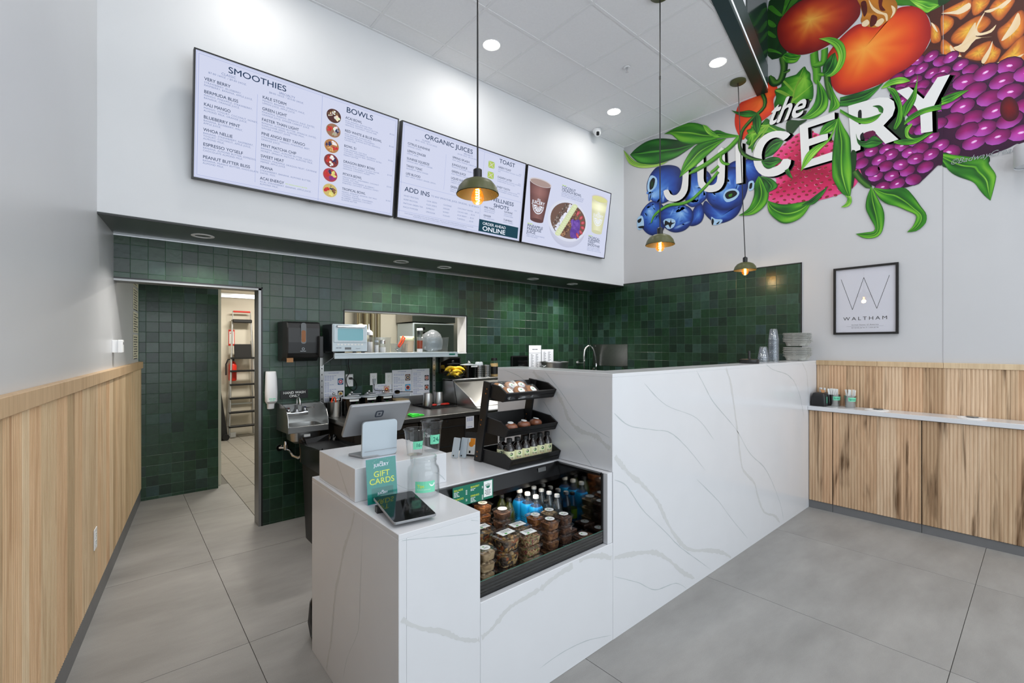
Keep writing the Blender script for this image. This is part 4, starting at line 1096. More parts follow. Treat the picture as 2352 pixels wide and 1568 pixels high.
for k, x in enumerate((.471, 2.041, 2.521, 3.757, 4.455)):
    t = thing('soffit_light', 'dim round recessed light in the green soffit, %s' % ('at the doorway end', 'second from the doorway', 'middle one', 'second from the right wall', 'nearest the right wall')[k], 'recessed light', (x, 3.985, ZS), 0, 'recessed lights in the green soffit')
    obj('trim_ring', B().lathe([(.050, .002), (.052, -.004), (.072, -.003), (.072, .001)], 28, cap=False), 'white_plastic', t, smooth=40)
    obj('lens', B().lathe([(.050, .0008), (0, .0008)], 24, cap=False), 'soffit_lens', t)
    l = bpy.data.lights.new('soffit_lamp', 'AREA'); l.shape = 'DISK'; l.size = .09; l.energy = 6; l.color = (1, .96, .9); l.spread = 2.2
    o = bpy.data.objects.new('soffit_lamp', l); C.objects.link(o); o.location = (x, 3.985, ZS - .006)
# sprinkler and camera
t = thing('sprinkler', 'small white fire sprinkler head in the suspended ceiling', 'sprinkler', (3.712, 2.622, ZC))
obj('escutcheon', B().lathe([(.032, 0), (.03, -.004), (.012, -.006)], 20, cap=False), 'white_plastic', t, smooth=40)
obj('head', B().lathe([(.008, -.004), (.008, -.02), (.004, -.03), (.004, -.042), (.013, -.044), (.013, -.046)], 12), 'chrome', t, smooth=40)
t = thing('security_camera', 'white turret security camera on the ceiling above the last screen', 'camera', (4.50, 3.62, ZC))
obj('base', B().lathe([(.052, 0), (.052, -.022), (.046, -.034), (.03, -.04)], 24), 'white_plastic', t, smooth=40)
hd = obj('ball', B().lathe([(.042 * math.sin(q * PI / 12), -.042 * math.cos(q * PI / 12)) for q in range(13)], 24, cap=False), 'white_plastic', t, (-.01, -.02, -.052), smooth=60)
dq = Vector((-.62, -.62, -.48)).to_track_quat('Z', 'Y').to_matrix().to_4x4()
obj('lens_face', B().loft([[(x, y, z) for x, y in rrect(w, w * 1.25, w * .3, 4)] for w, z in ((.040, .026), (.036, .0415), (.026, .0425))], mx=dq), 'black_gloss', hd)

mat('pendant_olive', (78, 80, 46), 0.42, spec=.4)
mat('pendant_inner', (58, 54, 30), 0.5)
emat('filament', (255, 190, 90), 70.0)
clear('bulb_amber', (255, 226, 172), 0.06, 0.03, 0.6, 0.05, (255, 190, 90))
def pendant(x, y, top, lean, label):
    """lean = (dx, dy) of the hanging end against the canopy"""
    t = thing('pendant_lamp', label, 'pendant lamp', (x, y, 2.285), 0, 'olive pendant lamps over the counter')
    c = Vector((-lean[0], -lean[1], top - 2.285))
    cn = obj('canopy', B().lathe([(.075, 0), (.075, -.012), (.068, -.018), (.006, -.019)], 28), 'pendant_olive', t, c, smooth=40)
    obj('cord', B().tube([(0, 0, .13), c], .0045, 8), 'black_plastic', t, smooth=60)
    obj('cord_joint', B().lathe([(.0065, -.012), (.0065, .012)], 10), 'black_plastic', t, c * .64 + Vector((0, 0, .05)), smooth=40)
    obj('socket', B().lathe([(.022, .075), (.022, .125), (.008, .135)], 20), 'black_plastic', t, smooth=40)
    sh = [(.014, .080), (.045, .076), (.075, .062), (.096, .036), (.108, .0)]
    obj('shade', B().lathe([(r, z) for r, z in sh], 40, cap=False), 'pendant_olive', t, smooth=60)
    obj('shade_lining', B().lathe([(max(r - .003, .001), z - .002) for r, z in sh], 40, cap=False), 'pendant_inner', t, smooth=60)
    bu = obj('bulb', B().lathe([(.012, .055), (.014, .035), (.026, .010), (.0325, -.012), (.031, -.030), (.02, -.046), (0, -.052)], 24, cap=False), 'bulb_amber', t, smooth=60)
    h = [(.009 * math.cos(q * 1.05), .009 * math.sin(q * 1.05), .03 - q * .0021) for q in range(32)]
    obj('filament', B().tube(h, .0026, 6), 'filament', bu)
    obj('stem', B().tube([(0, 0, .075), (0, 0, .03)], .004, 6), 'brass', bu)
    l = bpy.data.lights.new('pendant_glow', 'POINT'); l.energy = 1.6; l.color = (1, .74, .4); l.shadow_soft_size = .03
    o = bpy.data.objects.new('pendant_glow', l); C.objects.link(o); o.location = (x, y, 2.285 - .062)
pendant(1.385, 1.877, ZC, (0, 0), 'olive dome pendant lamp in front of the organic juices screen')
pendant(3.127, 1.910, ZC, (0, 0), 'olive dome pendant lamp hanging below the painted blueberries')
pendant(4.825, 1.985, ZC, (.066, -.043), 'olive dome pendant lamp nearest the framed poster')

# ================================================================== back counter and hand sink
mat('rubber_black', (16, 16, 17), 0.75)
mat('red_plastic', (214, 44, 28), 0.35)
mat('orange_plastic', (246, 78, 30), 0.35)
mat('green_cloth', (60, 226, 66), 0.8)
mat('lid_grey', (176, 184, 190), 0.25, spec=.5)
mat('fridge_door', (62, 56, 50), 0.35, 0.6, var=.08, vscale=20)
mat('paper', (240, 243, 250), 0.8)
mat('ink_blue', (110, 124, 190), 0.8)
mat('banana', (238, 198, 34), 0.5, var=.14, vscale=26)
mat('banana_tip', (96, 84, 30), 0.7)
mat('salt', (236, 236, 234), 0.8)
mat('sauce', (160, 66, 34), 0.4)
mat('cream_card', (226, 206, 176), 0.6)
mat('cereal', (214, 178, 118), 0.8, var=.2, vscale=150)
mat('silver_paint', (196, 208, 214), 0.35, 0.15)
mat('oven_side', (44, 48, 54), 0.45)
mat('oven_glass', (96, 170, 182), 0.12, spec=.6)
mat('brown_paper', (150, 100, 66), 0.7)
mat('kraft', (176, 128, 84), 0.7)
clear('clear_pan', (236, 240, 242), 0.05, 0.06, 0.4, 0.05)
clear('bag_film', (236, 240, 244), 0.08, 0.12, 0.5, 0.16)

# --- worktop with undercounter refrigerator
t = thing('back_counter', 'stainless steel work counter with dark refrigerator doors along the back wall', 'counter')
obj('worktop', B().box(1.385, 3.52, .862, 2.635, 4.295, .90), 'steel_dark', t, bev=.003)
obj('upstand', B().box(1.385, 4.285, .90, 2.635, 4.30, 1.0), 'steel', t)
obj('carcass', B().box(1.40, 3.56, .10, 2.63, 4.28, .86), 'fridge_door', t)
for x0, x1 in ((1.41, 1.972), (1.990, 2.545)):
    d = obj('door', B().box(x0, 3.535, .14, x1, 3.56, .85), 'fridge_door', t, bev=.004)
    obj('door_frame', B().box(x0 + .10, 3.530, .60, x1 - .08, 3.5345, .612).box(x0 + .10, 3.530, .775, x1 - .08, 3.5345, .785).box(x1 - .09, 3.530, .612, x1 - .08, 3.5345, .775), 'rubber_black', d)
    obj('lock', B().lathe([(.010, 0), (.010, .004)], 14), 'chrome', d, ((x0 + x1) / 2, 3.535, .832), (PI / 2, 0, 0))
pn = obj('notice', B().box(2.468, 3.528, .745, 2.560, 3.530, .856), 'paper', t)
b = B(); mx = TR(2.514, 3.5275, 0) @ RX(PI / 2)
for k in range(3): bar(b, -.035, .838 - k * .012, .07, .008, 0, mx, 3, .2)
bar(b, -.03, .756, .06, .008, 0, mx, 3, .2)
obj('notice_print', b, 'ink_blue', pn)
for x in (1.42, 2.60):
    for y in (3.60, 4.22): obj('foot', B().lathe([(.022, 0), (.018, .10)], 12), 'black_plastic', t, (x, y, 0))

# --- sandwich prep table with sloping hood
t = thing('prep_table', 'stainless prep table with a sloping hinged hood beside the counter', 'prep table')
obj('body', B().box(2.66, 3.52, .10, 3.75, 4.28, .86), 'fridge_door', t)
obj('base_rim', B().box(2.655, 3.50, .862, 3.755, 4.285, .902), 'steel_dark', t, bev=.003)
obj('cutting_board', B().box(2.67, 3.44, .9025, 3.74, 3.70, .915), 'label_white', t, bev=.002)
obj('hood_end', B().prism([(4.25, .903), (4.235, 1.155), (4.06, 1.163), (3.74, 1.0), (3.63, .928), (3.64, .916), (3.72, .903)], 2.66, 2.672, mx=TOYZ), 'steel', t)
obj('hood_slope', B().prism([(4.055, 1.150), (3.645, .922), (3.645, .918), (4.05, 1.14)], 2.673, 3.74, mx=TOYZ), 'steel_dark', t)
obj('hood_top', B().box(2.66, 4.03, 1.146, 3.745, 4.25, 1.166), 'steel', t, bev=.002)
obj('hood_seam', B().prism([(4.03, 1.15), (4.02, 1.15), (3.955, .905), (3.965, .905)], 2.6585, 2.6600, mx=TOYZ), 'black_plastic', t)
for x in (2.70, 3.70):
    for y in (3.58, 4.22): obj('foot', B().lathe([(.022, 0), (.018, .10)], 12), 'black_plastic', t, (x, y, 0))
mat('dark_wood_stub', (60, 58, 54), .6)

# --- hand sink
t = thing('hand_sink', 'stainless wall-hung hand sink with tall side splashes', 'sink', (0, 0, 0))
X0, X1 = 1.036, 1.352
side = [(4.302, .80), (4.302, 1.030), (4.16, 1.030), (4.06, 1.020), (3.99, .985), (3.955, .93), (3.945, .86), (3.945, .812)]
for x in (X0, X1 - .004): obj('side_splash', B().prism(side, x, x + .004, mx=TOYZ), 'steel', t)
obj('back_splash', B().box(X0 + .004, 4.290, .80, X1 - .004, 4.302, 1.012).box(X0 + .004, 4.20, 1.012, X1 - .004, 4.302, 1.018), 'steel', t)
obj('apron', B().box(X0 + .004, 3.945, .812, X1 - .004, 3.957, .862), 'steel', t, bev=.002)
b = B(); o_ = rrect(X1 - X0 - .008, .34, .004, 3, (X0 + X1) / 2, 4.12); i_ = rrect(.25, .23, .05, 3, (X0 + X1) / 2, 4.09); n = len(o_)
b.add([(x, y, .861) for x, y in o_] + [(x, y, .858) for x, y in i_], [(k, (k + 1) % n, n + (k + 1) % n, n + k) for k in range(n)])
obj('rim_deck', b, 'steel', t)
i2 = [(x * .92 + .08 * (X0 + X1) / 2, y * .92 + .08 * 4.09, .735) for x, y in i_]; i3 = [(x * .7 + .3 * (X0 + X1) / 2, y * .7 + .3 * 4.09, .715) for x, y in i_]
obj('bowl', B().loft([[(x, y, .858) for x, y in i_], i2, i3], cap=False).face(list(reversed(i3))), 'steel', t, smooth=40)
obj('plate', B().box(1.165, 3.9435, .768, 1.215, 3.9445, .790), 'label_white', t, (0, .035, 0))
fc = obj('faucet_body', B().tube([(1.10, 4.262, .935), (1.14, 4.258, .930), (1.23, 4.258, .930), (1.275, 4.262, .935)], [.024, .02, .02, .024], 12).lathe([(.02, 0), (.013, .02)], 14, (1.188, 4.258, .945)), 'chrome', t, smooth=60)
obj('spout', B().tube([(1.188, 4.258, .95), (1.188, 4.255, 1.03), (1.188, 4.245, 1.065), (1.188, 4.21, 1.082), (1.188, 4.175, 1.068), (1.188, 4.165, 1.035), (1.188, 4.165, 1.01)], .0085, 10), 'chrome', fc, smooth=60)
mat('tap_red', (170, 30, 30), .4); mat('tap_blue', (30, 50, 140), .4)
for x, c, d in ((1.12, 'tap_red', -1), (1.255, 'tap_blue', 1)):
    h = obj('lever', B().lathe([(.014, .0), (.014, .022), (.01, .026)], 12, (x, 4.256, .955)).tube([(x, 4.25, .972), (x + d * .02, 4.21, .976), (x + d * .055, 4.18, .982)], [.007, .006, .0045], 8), 'chrome', fc, smooth=50)
    obj('index_cap', B().lathe([(.009, .981), (.009, .984)], 12, (x, 4.256, 0)), c, h)
tr = obj('drain_trap', B().tube([(1.19, 4.10, .72), (1.19, 4.10, .60), (1.17, 4.13, .57), (1.14, 4.18, .58), (1.125, 4.24, .62), (1.12, 4.305, .62)], .017, 10), 'chrome', t, smooth=60)
obj('supply_valve', B().lathe([(.028, 0), (.026, .008)], 16, (0, 0, 0), mx=TR(1.06, 4.308, .64) @ RX(PI / 2)).lathe([(.016, -.035), (.02, 0), (.016, .035), (.012, .04)], 12, (1.10, 4.26, .66)).tube([(1.06, 4.30, .64), (1.10, 4.26, .64)], .01, 8), 'chrome', t, smooth=50)

# --- things on the wall round the sink
t = thing('hand_wash_sign', 'black hand wash only sign above the sink', 'sign', (1.067, YB - .0065, 1.056), 0)
obj('plate', B().prism(rrect(.227, .076, .006, 3, .1135, .038), 0, .003, mx=RX(PI / 2) @ TR(0, 0, 0)), 'black_plastic', t)
b = B(); mx = TR(.1135, -.0034, 0) @ RX(PI / 2)
text(b, 'HAND WASH', 0, .043, .030, 'c', 'h', fit=.185, mx=mx); text(b, 'ONLY', 0, .014, .030, 'c', 'h', fit=.085, mx=mx)
obj('lettering', b, 'ink_white', t)
t = thing('soap_dispenser', 'white wall-mounted soap dispenser left of the sink', 'soap dispenser', (.985, YB - .0065, .982), 0)
def ry(w, d, z, yo=0): return [(x, -abs(d) * .5 + y - yo, z) for x, y in rrect(w, d, min(w, d) * .3, 3)]
obj('housing', B().loft([ry(.066, .06, .05), ry(.088, .085, .07), ry(.09, .09, .14), ry(.082, .085, .26), ry(.076, .07, .315), ry(.07, .055, .32)]), 'white_plastic', t, smooth=40)
obj('nozzle', B().loft([ry(.034, .03, .0), ry(.05, .05, .006), ry(.056, .055, .05)]), 'white_plastic', t, smooth=40)
b = B(); mx = TR(0, -.0905, 0) @ RX(PI / 2); bar(b, -.028, .090, .056, .012, 0, mx, 2, .15); bar(b, -.02, .076, .04, .009, 0, mx, 2, .2)
obj('print', b, 'mint', t)
t = thing('towel_dispenser', 'large black paper towel dispenser on the tiles left of the oven', 'towel dispenser', (1.19, YB - .0065, 1.388), 0)
W2 = .145
obj('case', B().loft([[(x, y, z) for x, y in ((-W2, 0), (W2, 0), (W2, -d * .62), (W2 * .9, -d), (-W2 * .9, -d), (-W2, -d * .62))] for d, z in ((.17, .0), (.235, .035), (.25, .07), (.255, .16), (.25, .28), (.235, .325), (.19, .336))]), 'black_plastic', t, bev=.006)
obj('window', B().prism(rrect(.042, .175, .018, 4, -.008, .235), .0, .006, mx=TR(0, -.252, 0) @ RX(PI / 2)), 'black_gloss', t)
obj('paper_roll', B().prism(rrect(.034, .10, .014, 4, -.008, .21), .0065, .0072, mx=TR(0, -.252, 0) @ RX(PI / 2)), 'brown_paper', t)
obj('lever', B().box(.105, -.30, .03, .142, -.252, .215), 'black_plastic', t, bev=.006)
obj('towel_end', B().box(-.13, -.225, -.006, -.08, -.222, .03), 'kraft', t)
b = B(); mx = TR(0, -.2565, 0) @ RX(PI / 2); ringp(b, .022, .0109, .003, 0, 0, 0, mx @ TR(-.01, .105, 0)); bar(b, -.034, .084, .048, .007, 0, mx, 2, .12)
obj('emblem', b, 'lid_grey', t)

# --- trash bin with liner
t = thing('trash_bin', 'tall slim black bin with a black liner under the hand sink', 'trash bin', (1.245, 3.60, 0))
def rr3(w, d, z, r=.03): return [(x, y, z) for x, y in rrect(w, d, r, 3)]
obj('bin_body', B().loft([rr3(.225, .49, 0.0), rr3(.235, .50, .12), rr3(.275, .56, .735)]), 'black_plastic', t, smooth=40)
mat('liner', (12, 12, 13), 0.18, spec=.6)
rl_ = random.Random(3); rings = []
for z, w, d, j in ((.60, .290, .575, .004), (.70, .296, .586, .010), (.755, .302, .592, .012), (.768, .286, .572, .012), (.735, .258, .54, .012), (.45, .22, .46, .004), (.44, .02, .04, 0)):
    q = [];
    for i, (x, y) in enumerate(rrect(w, d, .05, 10)): k = 1 + rl_.uniform(-j, j) * 5; q.append((x * k, y * k, z + rl_.uniform(-j, j) * 2.2))
    rings.append(q)
obj('liner', B().loft(rings, cap=False), 'liner', t)

# --- wall shelf and what stands on it
t = thing('wall_shelf', 'stainless steel wall shelf below the pass-through', 'shelf')
obj('board', B().box(1.405, 3.965, 1.446, 2.66, 4.30, 1.455), 'steel', t)
fe = obj('front_edge', B().box(1.405, 3.950, 1.407, 2.66, 3.965, 1.4552).box(1.405, 3.9455, 1.440, 2.66, 3.950, 1.4555).box(1.405, 3.9465, 1.407, 2.66, 3.950, 1.422), 'silver_paint', t, bev=.001)
o = obj('maker_plate', B().box(2.555, 3.9445, 1.425, 2.625, 3.946, 1.440), 'teal_dark', fe); 
for x in (1.405, 2.655): obj('bracket', B().prism([(4.30, 1.446), (3.97, 1.446), (3.97, 1.42), (4.30, 1.33)], x - .003, x + .003, mx=TOYZ), 'steel', t)
for x in (1.391, 2.562):
    s_ = obj('standard', B().box(x, 4.280, .985, x + .034, 4.302, 1.445), 'steel', t)
    for k in range(7): obj('slot', B().box(x + .013, 4.2792, 1.03 + k * .055, x + .021, 4.2802, 1.042 + k * .055), 'black_plastic', s_)
ZH = 1.4553
t = thing('toaster_oven', 'compact silver toaster oven with blue glass door on the shelf', 'toaster oven', (1.555, 4.115, ZH))
obj('body', B().box(-.155, -.112, .012, .155, .135, .252), 'oven_side', t, bev=.006)
fp = obj('front_frame', B().box(-.155, -.126, .012, .155, -.112, .252), 'silver_paint', t, bev=.004)
dr = obj('door', B().box(-.145, -.134, .092, .145, -.126, .246), 'silver_paint', t, bev=.003)
obj('door_glass', B().prism(rrect(.225, .105, .012, 4, 0, .162), 0, .001, mx=TR(0, -.1345, 0) @ RX(PI / 2)), 'oven_glass', dr)
obj('handle', B().box(-.125, -.155, .222, .125, -.134, .240), 'alu', dr, bev=.005)
b = B()
for k in range(8): b.cbox((-.105 + k * .03, -.1268, .074), (.02, .001, .013))
obj('button_row', b, 'label_white', fp)['kind'] = 'stuff'
obj('display', B().cbox((-.02, -.1268, .040), (.055, .001, .020)), 'black_gloss', fp)
b = B(); text(b, 'Panasonic', .05, .036, .010, mx=TR(0, -.1272, 0) @ RX(PI / 2)); bar(b, -.125, .043, .05, .008, 0, TR(0, -.1272, 0) @ RX(PI / 2), 2, .15)
obj('lettering', b, 'ink', fp)
for x in (-.13, .13):
    for y in (-.09, .11): obj('foot', B().box(x - .012, y - .012, 0, x + .012, y + .012, .012), 'black_plastic', t)
t = thing('squeeze_bottle', 'clear squeeze bottle with white pointed cap beside the toaster oven', 'squeeze bottle', (1.785, 4.13, ZH))
obj('bottle_body', B().lathe([(.036, 0), (.038, .004), (.038, .15), (.034, .165)], 20), 'clear_plastic', t, smooth=40)
obj('filling', B().lathe([(.034, .003), (.035, .10)], 20), 'salt', t, smooth=40)
obj('cap', B().lathe([(.037, .163), (.037, .19), (.03, .196), (.024, .205), (.010, .212), (.004, .262), (.002, .268)], 20), 'white_plastic', t, smooth=40)
t = thing('salt_jar', 'short glass shaker of white salt with steel top on the shelf', 'shaker', (1.875, 4.03, ZH))
obj('glass_body', B().lathe([(.030, 0), (.032, .004), (.030, .06), (.024, .075), (.024, .085)], 20, cap=False), 'clear_glass', t, smooth=40)
obj('filling', B().lathe([(.028, .003), (.029, .05)], 18), 'salt', t, smooth=40)
obj('top', B().lathe([(.026, .083), (.026, .11), (.022, .115)], 18), 'steel', t, smooth=40)
t = thing('spice_shaker', 'slim clear spice shaker with pale label by the squeeze bottle', 'shaker', (1.812, 4.02, ZH))
obj('glass_body', B().lathe([(.02, 0), (.021, .003), (.021, .085), (.017, .095)], 16), 'clear_plastic', t, smooth=40)
obj('filling', B().lathe([(.018, .003), (.018, .07)], 14), 'salt', t)
obj('top', B().lathe([(.018, .095), (.018, .115)], 14), 'lid_grey', t)
def pan(name, x, y, w, d, h, label, z=ZH, fill=None, rz=0):
    t = thing(name, label, 'food pan', (x, y, z), rz)
    def rg(k, z): return [(a * k, c * k, z) for a, c in rrect(w, d, .02, 3)]
    obj('pan_wall', B().loft([rg(.9, .002), rg(.92, .006), rg(.98, h * .97), rg(1.03, h * .975), rg(1.03, h)], cap=False).face(list(reversed(rg(.9, .002)))), 'clear_pan', t, smooth=30)
    return t
pan('clear_pan', 1.925, 4.18, .17, .12, .145, 'tall clear food pan at the back of the shelf')
t = pan('clear_pan', 2.045, 4.03, .15, .10, .085, 'low clear food pan holding an orange-handled scoop')
t = thing('scoop', 'orange-handled scoop leaning in the low clear pan', 'scoop', (2.03, 4.0, ZH + .02))
obj('handle', B().tube([(.0, 0, .03), (.035, .005, .07), (.062, .01, .12), (.045, .01, .135), (.02, .005, .09), (-.012, 0, .04), (.0, 0, .03)], .008, 8, closed=True), 'orange_plastic', t, smooth=50)
obj('bowl', B().lathe([(.0, -.02), (.012, -.017), (.018, -.006), (.019, 0)], 14, (-.03, -.01, .02), cap=False), 'chrome', t, smooth=60)
t = thing('cream_tub', 'cream coloured plastic tub with lighter lid on the shelf', 'tub', (2.165, 4.10, ZH))
obj('tub_body', B().lathe([(.055, 0), (.060, .004), (.066, .115)], 24), 'cream_card', t, smooth=40)
obj('lid', B().lathe([(.069, .113), (.070, .118), (.070, .15), (.066, .156)], 24), 'label_cream', t, smooth=40)
t = thing('sauce_bottle', 'upturned clear bottle of red-brown sauce on the shelf', 'squeeze bottle', (2.265, 4.03, ZH))
obj('cap', B().lathe([(.022, 0), (.028, .003), (.028, .034)], 20), 'white_plastic', t, smooth=40)
obj('bottle_body', B().lathe([(.028, .034), (.030, .038), (.030, .21), (.028, .215)], 20), 'clear_plastic', t, smooth=40)
obj('sauce_fill', B().lathe([(.0275, .036), (.0285, .115)], 20), 'sauce', t, smooth=40)
obj('base', B().lathe([(.030, .213), (.030, .232), (.027, .236)], 20), 'white_plastic', t, smooth=40)
t = pan('clear_pan', 2.465, 4.12, .27, .22, .15, 'wide clear food pan stuffed with a plastic bag')
t = thing('plastic_bag', 'crumpled translucent plastic bag bulging from the wide clear pan', 'bag', (2.46, 4.12, ZH + .006))
rb = random.Random(5); rings = []
for zz, r in ((0.004, .03), (.02, .085), (.07, .10), (.12, .10), (.17, .082), (.205, .045), (.218, .012)):
    rings.append([(r * 1.15 * math.cos(a) * (1 + rb.uniform(-.09, .09)), r * .9 * math.sin(a) * (1 + rb.uniform(-.09, .09)), zz + rb.uniform(-.006, .006)) for a in [2 * PI * k / 18 for k in range(18)]])
obj('film', B().loft(rings), 'bag_film', t, smooth=50)

# --- on the worktop
ZW = .9003
t = thing('utensil_cup', 'stainless steel cup holding orange tongs beside the canisters', 'utensil cup', (1.445, 4.07, ZW))
obj('cup', B().lathe([(.050, 0), (.052, .003), (.056, .125), (.057, .128), (.054, .128), (.050, .004), (0, .004)], 24, cap=False), 'steel', t, smooth=40)
obj('tongs', B().tube([(-.02, 0, .01), (-.022, 0, .14), (-.012, 0, .168), (.004, 0, .168), (.012, 0, .14), (.010, 0, .01)], .006, 8), 'orange_plastic', t, smooth=50)
obj('spoon', B().tube([(.02, .01, .01), (.045, .015, .16)], .003, 6), 'chrome', t)
CAN = []
for k, (x, y, w) in enumerate(((1.590, 4.055, 'nearest the utensil cup'), (1.760, 4.075, 'in the middle of the front row'), (1.925, 4.095, 'next to the cereal tub'), (1.50, 4.205, 'at the back left'), (1.675, 4.225, 'at the back middle'), (1.845, 4.235, 'at the back right'))):
    t = thing('canister', 'black canister with grey lid and ladle, %s' % w, 'canister', (x, y, ZW), 0, 'black canisters on the back counter')
    rr_ = .079 if k < 3 else .05
    obj('can_body', B().lathe([(rr_, 0), (rr_ + .001, .003), (rr_ + .001, .150)], 28), 'black_gloss', t, smooth=40)
    ld = obj('lid', B().lathe([(rr_ + .004, .150), (rr_ + .005, .154), (rr_ + .002, .160), (rr_ * .5, .166), (0, .167)], 28), 'lid_grey', t, smooth=30)
    obj('ladle', B().lathe([(0, -.013), (.009, -.010), (.013, 0), (.009, .010), (0, .013)], 12, (-.02, -.02, .185)).tube([(-.02, -.02, .178), (.0, -.04, .170), (.05, -.06, .172)], .004, 6), 'chrome', ld, smooth=60)
    b = B(); a0 = -PI / 2 - .55
    for q in range(6):
        aa, ab = a0 + q * .18, a0 + (q + 1) * .18; rq = rr_ + .0016
        b.face([(rq * math.cos(aa), rq * math.sin(aa), .128), (rq * math.cos(ab), rq * math.sin(ab), .128), (rq * math.cos(ab), rq * math.sin(ab), .145), (rq * math.cos(aa), rq * math.sin(aa), .145)])
    obj('tape_label', b, 'label_white', t)
t = thing('cereal_tub', 'clear tub half full of cereal with a black ladle', 'food pan', (2.09, 4.12, ZW))
def rg(k, z): return [(a * k, c * k, z) for a, c in rrect(.155, .17, .02, 3)]
obj('tub_wall', B().loft([rg(.93, .002), rg(1, .148), rg(1.06, .15), rg(1.06, .155)], cap=False), 'clear_pan', t, smooth=30)
obj('cereal', B().loft([rg(.91, .003), rg(.95, .098)]), 'cereal', t)
obj('ladle', B().lathe([(0, -.02), (.02, -.016), (.03, 0), (.02, .014), (0, .018)], 16, (-.03, -.02, .172)).tube([(0, -.02, .172), (.08, -.03, .166), (.13, -.03, .162)], .004, 6), 'black_gloss', t, smooth=60)
t = thing('bar_mat', 'black rubber bar mat under the steel beakers', 'mat', (2.47, 4.085, ZW))
obj('mat_sheet', B().box(-.15, -.185, 0, .15, .185, .006).box(-.15, -.185, .006, .15, -.175, .014).box(-.15, .175, .006, .15, .185, .014).box(-.15, -.175, .006, -.14, .175, .014).box(.14, -.175, .006, .15, .175, .014), 'rubber_black', t)
for k, (x, y) in enumerate(((2.395, 4.10), (2.545, 4.135))):
    t = thing('beaker', 'upturned stainless beaker on the bar mat, %s one' % ('left' if k == 0 else 'right'), 'beaker', (x, y, ZW + .0062), 0, 'upturned beakers on the bar mat')
    obj('shell', B().lathe([(.050, 0), (.050, .004), (.041, .128), (.039, .132), (0, .132)], 24, cap=False), 'steel', t, smooth=40)
for k, (x, y, a) in enumerate(((2.40, 3.985, .5), (2.52, 3.98, 0))):
    t = thing('red_peeler', 'red-handled tool lying on the bar mat, %s one' % ('shorter left' if k == 0 else 'longer right'), 'kitchen tool', (x, y, ZW + .0145), a, 'red tools on the bar mat')
    L_ = .05 if k == 0 else .09
    obj('grip', B().tube([(-L_ * .5, 0, .012), (-L_ * .2, .01, .014), (L_ * .5, .012, .014), (L_ * .55, 0, .012), (L_ * .5, -.012, .012), (-L_ * .2, -.01, .012)], .0085, 8, closed=True), 'red_plastic', t, smooth=60)
    obj('blade', B().tube([(-L_ * .5, 0, .012), (-L_ * .5 - .045, 0, .008)], .004, 6), 'chrome', t)
t = thing('green_cloth', 'folded bright green cloth at the counter edge', 'cloth', (1.985, 3.625, ZW), .25)
obj('folds', B().prism([(-.07, -.05), (.075, -.05), (.07, .02), (-.02, .07)], 0, .007).prism([(-.065, -.045), (.06, -.048), (.03, .01), (-.03, .06)], .007, .015).prism([(-.06, -.04), (.02, -.045), (-.02, .055)], .015, .024), 'green_cloth', t, bev=.003)

# --- on the hood
ZT = 1.1663
mat('wire_black', (24, 26, 20), .5)
t = thing('fruit_basket', 'round black wire basket on the prep hood', 'basket', (2.74, 4.14, ZT))
for k in range(22):
    a = 2 * PI * k / 22; obj('wire', B().tube([((.045 + .068 * math.sin(q)) * math.cos(a), (.045 + .068 * math.sin(q)) * math.sin(a), .004 + .075 * (1 - math.cos(q))) for q in (0, .35, .7, 1.05, 1.4, 1.57)], .0014, 5), 'wire_black', t)
for r, z in ((.113, .079), (.045, .004), (.092, .035)):
    obj('hoop', B().tube([(r * math.cos(a), r * math.sin(a), z) for a in [2 * PI * k / 28 for k in range(28)]], .0022, 6, closed=True), 'wire_black', t)
BNM = {}
def banana(x, y, z, rz, ln, bend, tilt, label):
    pts = [(ln * (q - .5), bend * (1 - (2 * q - 1) ** 2), .0) for q in [k / 7 for k in range(8)]]
    t = thing('banana', label, 'banana', (x, y, z), rz, 'bananas in the wire basket')
    mx = RX(tilt)
    obj('fruit', B().tube(pts, [.006, .013, .0165, .0175, .0175, .016, .011, .0045], 8, mx=mx), 'banana', t, smooth=60)
    obj('stem', B().tube([pts[0], (pts[0][0] - .018, pts[0][1] - .008, 0)], .0045, 6, mx=mx), 'banana_tip', t)
bn = [(2.665, 4.085, 1.262, .35, .20, .03, 1.2, 'banana jutting out left over the basket rim'), (2.735, 4.10, 1.215, .15, .16, .03, 1.3, 'banana lying across the basket front'),
      (2.745, 4.14, 1.250, -.2, .17, .03, 1.4, 'banana on top of the pile in the basket'), (2.775, 4.16, 1.232, .6, .15, .03, 1.2, 'banana at the right of the pile in the basket'),
      (2.72, 4.18, 1.235, .9, .16, .03, 1.3, 'banana at the back of the pile in the basket'), (2.78, 4.11, 1.257, -.6, .13, .03, 1.1, 'short banana leaning over the basket right rim'), (2.735, 4.14, 1.190, 1.3, .13, .025, 1.4, 'banana at the bottom of the basket'), (2.70, 4.105, 1.200, 2.2, .13, .025, 1.4, 'banana low on the basket left side'), (2.775, 4.10, 1.205, .8, .13, .025, 1.4, 'banana low on the basket right side'), (2.74, 4.08, 1.228, .05, .15, .025, 1.3, 'banana along the basket front rim')]
for a in bn: banana(*a)
t = thing('canister', 'black canister with grey lid and ladle on the prep hood', 'canister', (2.935, 4.15, ZT))
obj('can_body', B().lathe([(.083, 0), (.084, .14)], 28), 'black_gloss', t, smooth=40)
ld = obj('lid', B().lathe([(.092, .140), (.093, .145), (.03, .155), (0, .156)], 28), 'lid_grey', t, smooth=30)
obj('ladle', B().lathe([(0, -.016), (.014, -.010), (.018, 0), (.012, .012), (0, .016)], 14, (-.01, -.03, .172)), 'chrome', ld, smooth=60)
obj('tape_label', B().cbox((.02, -.0855, .128), (.085, .001, .016)), 'label_white', t)
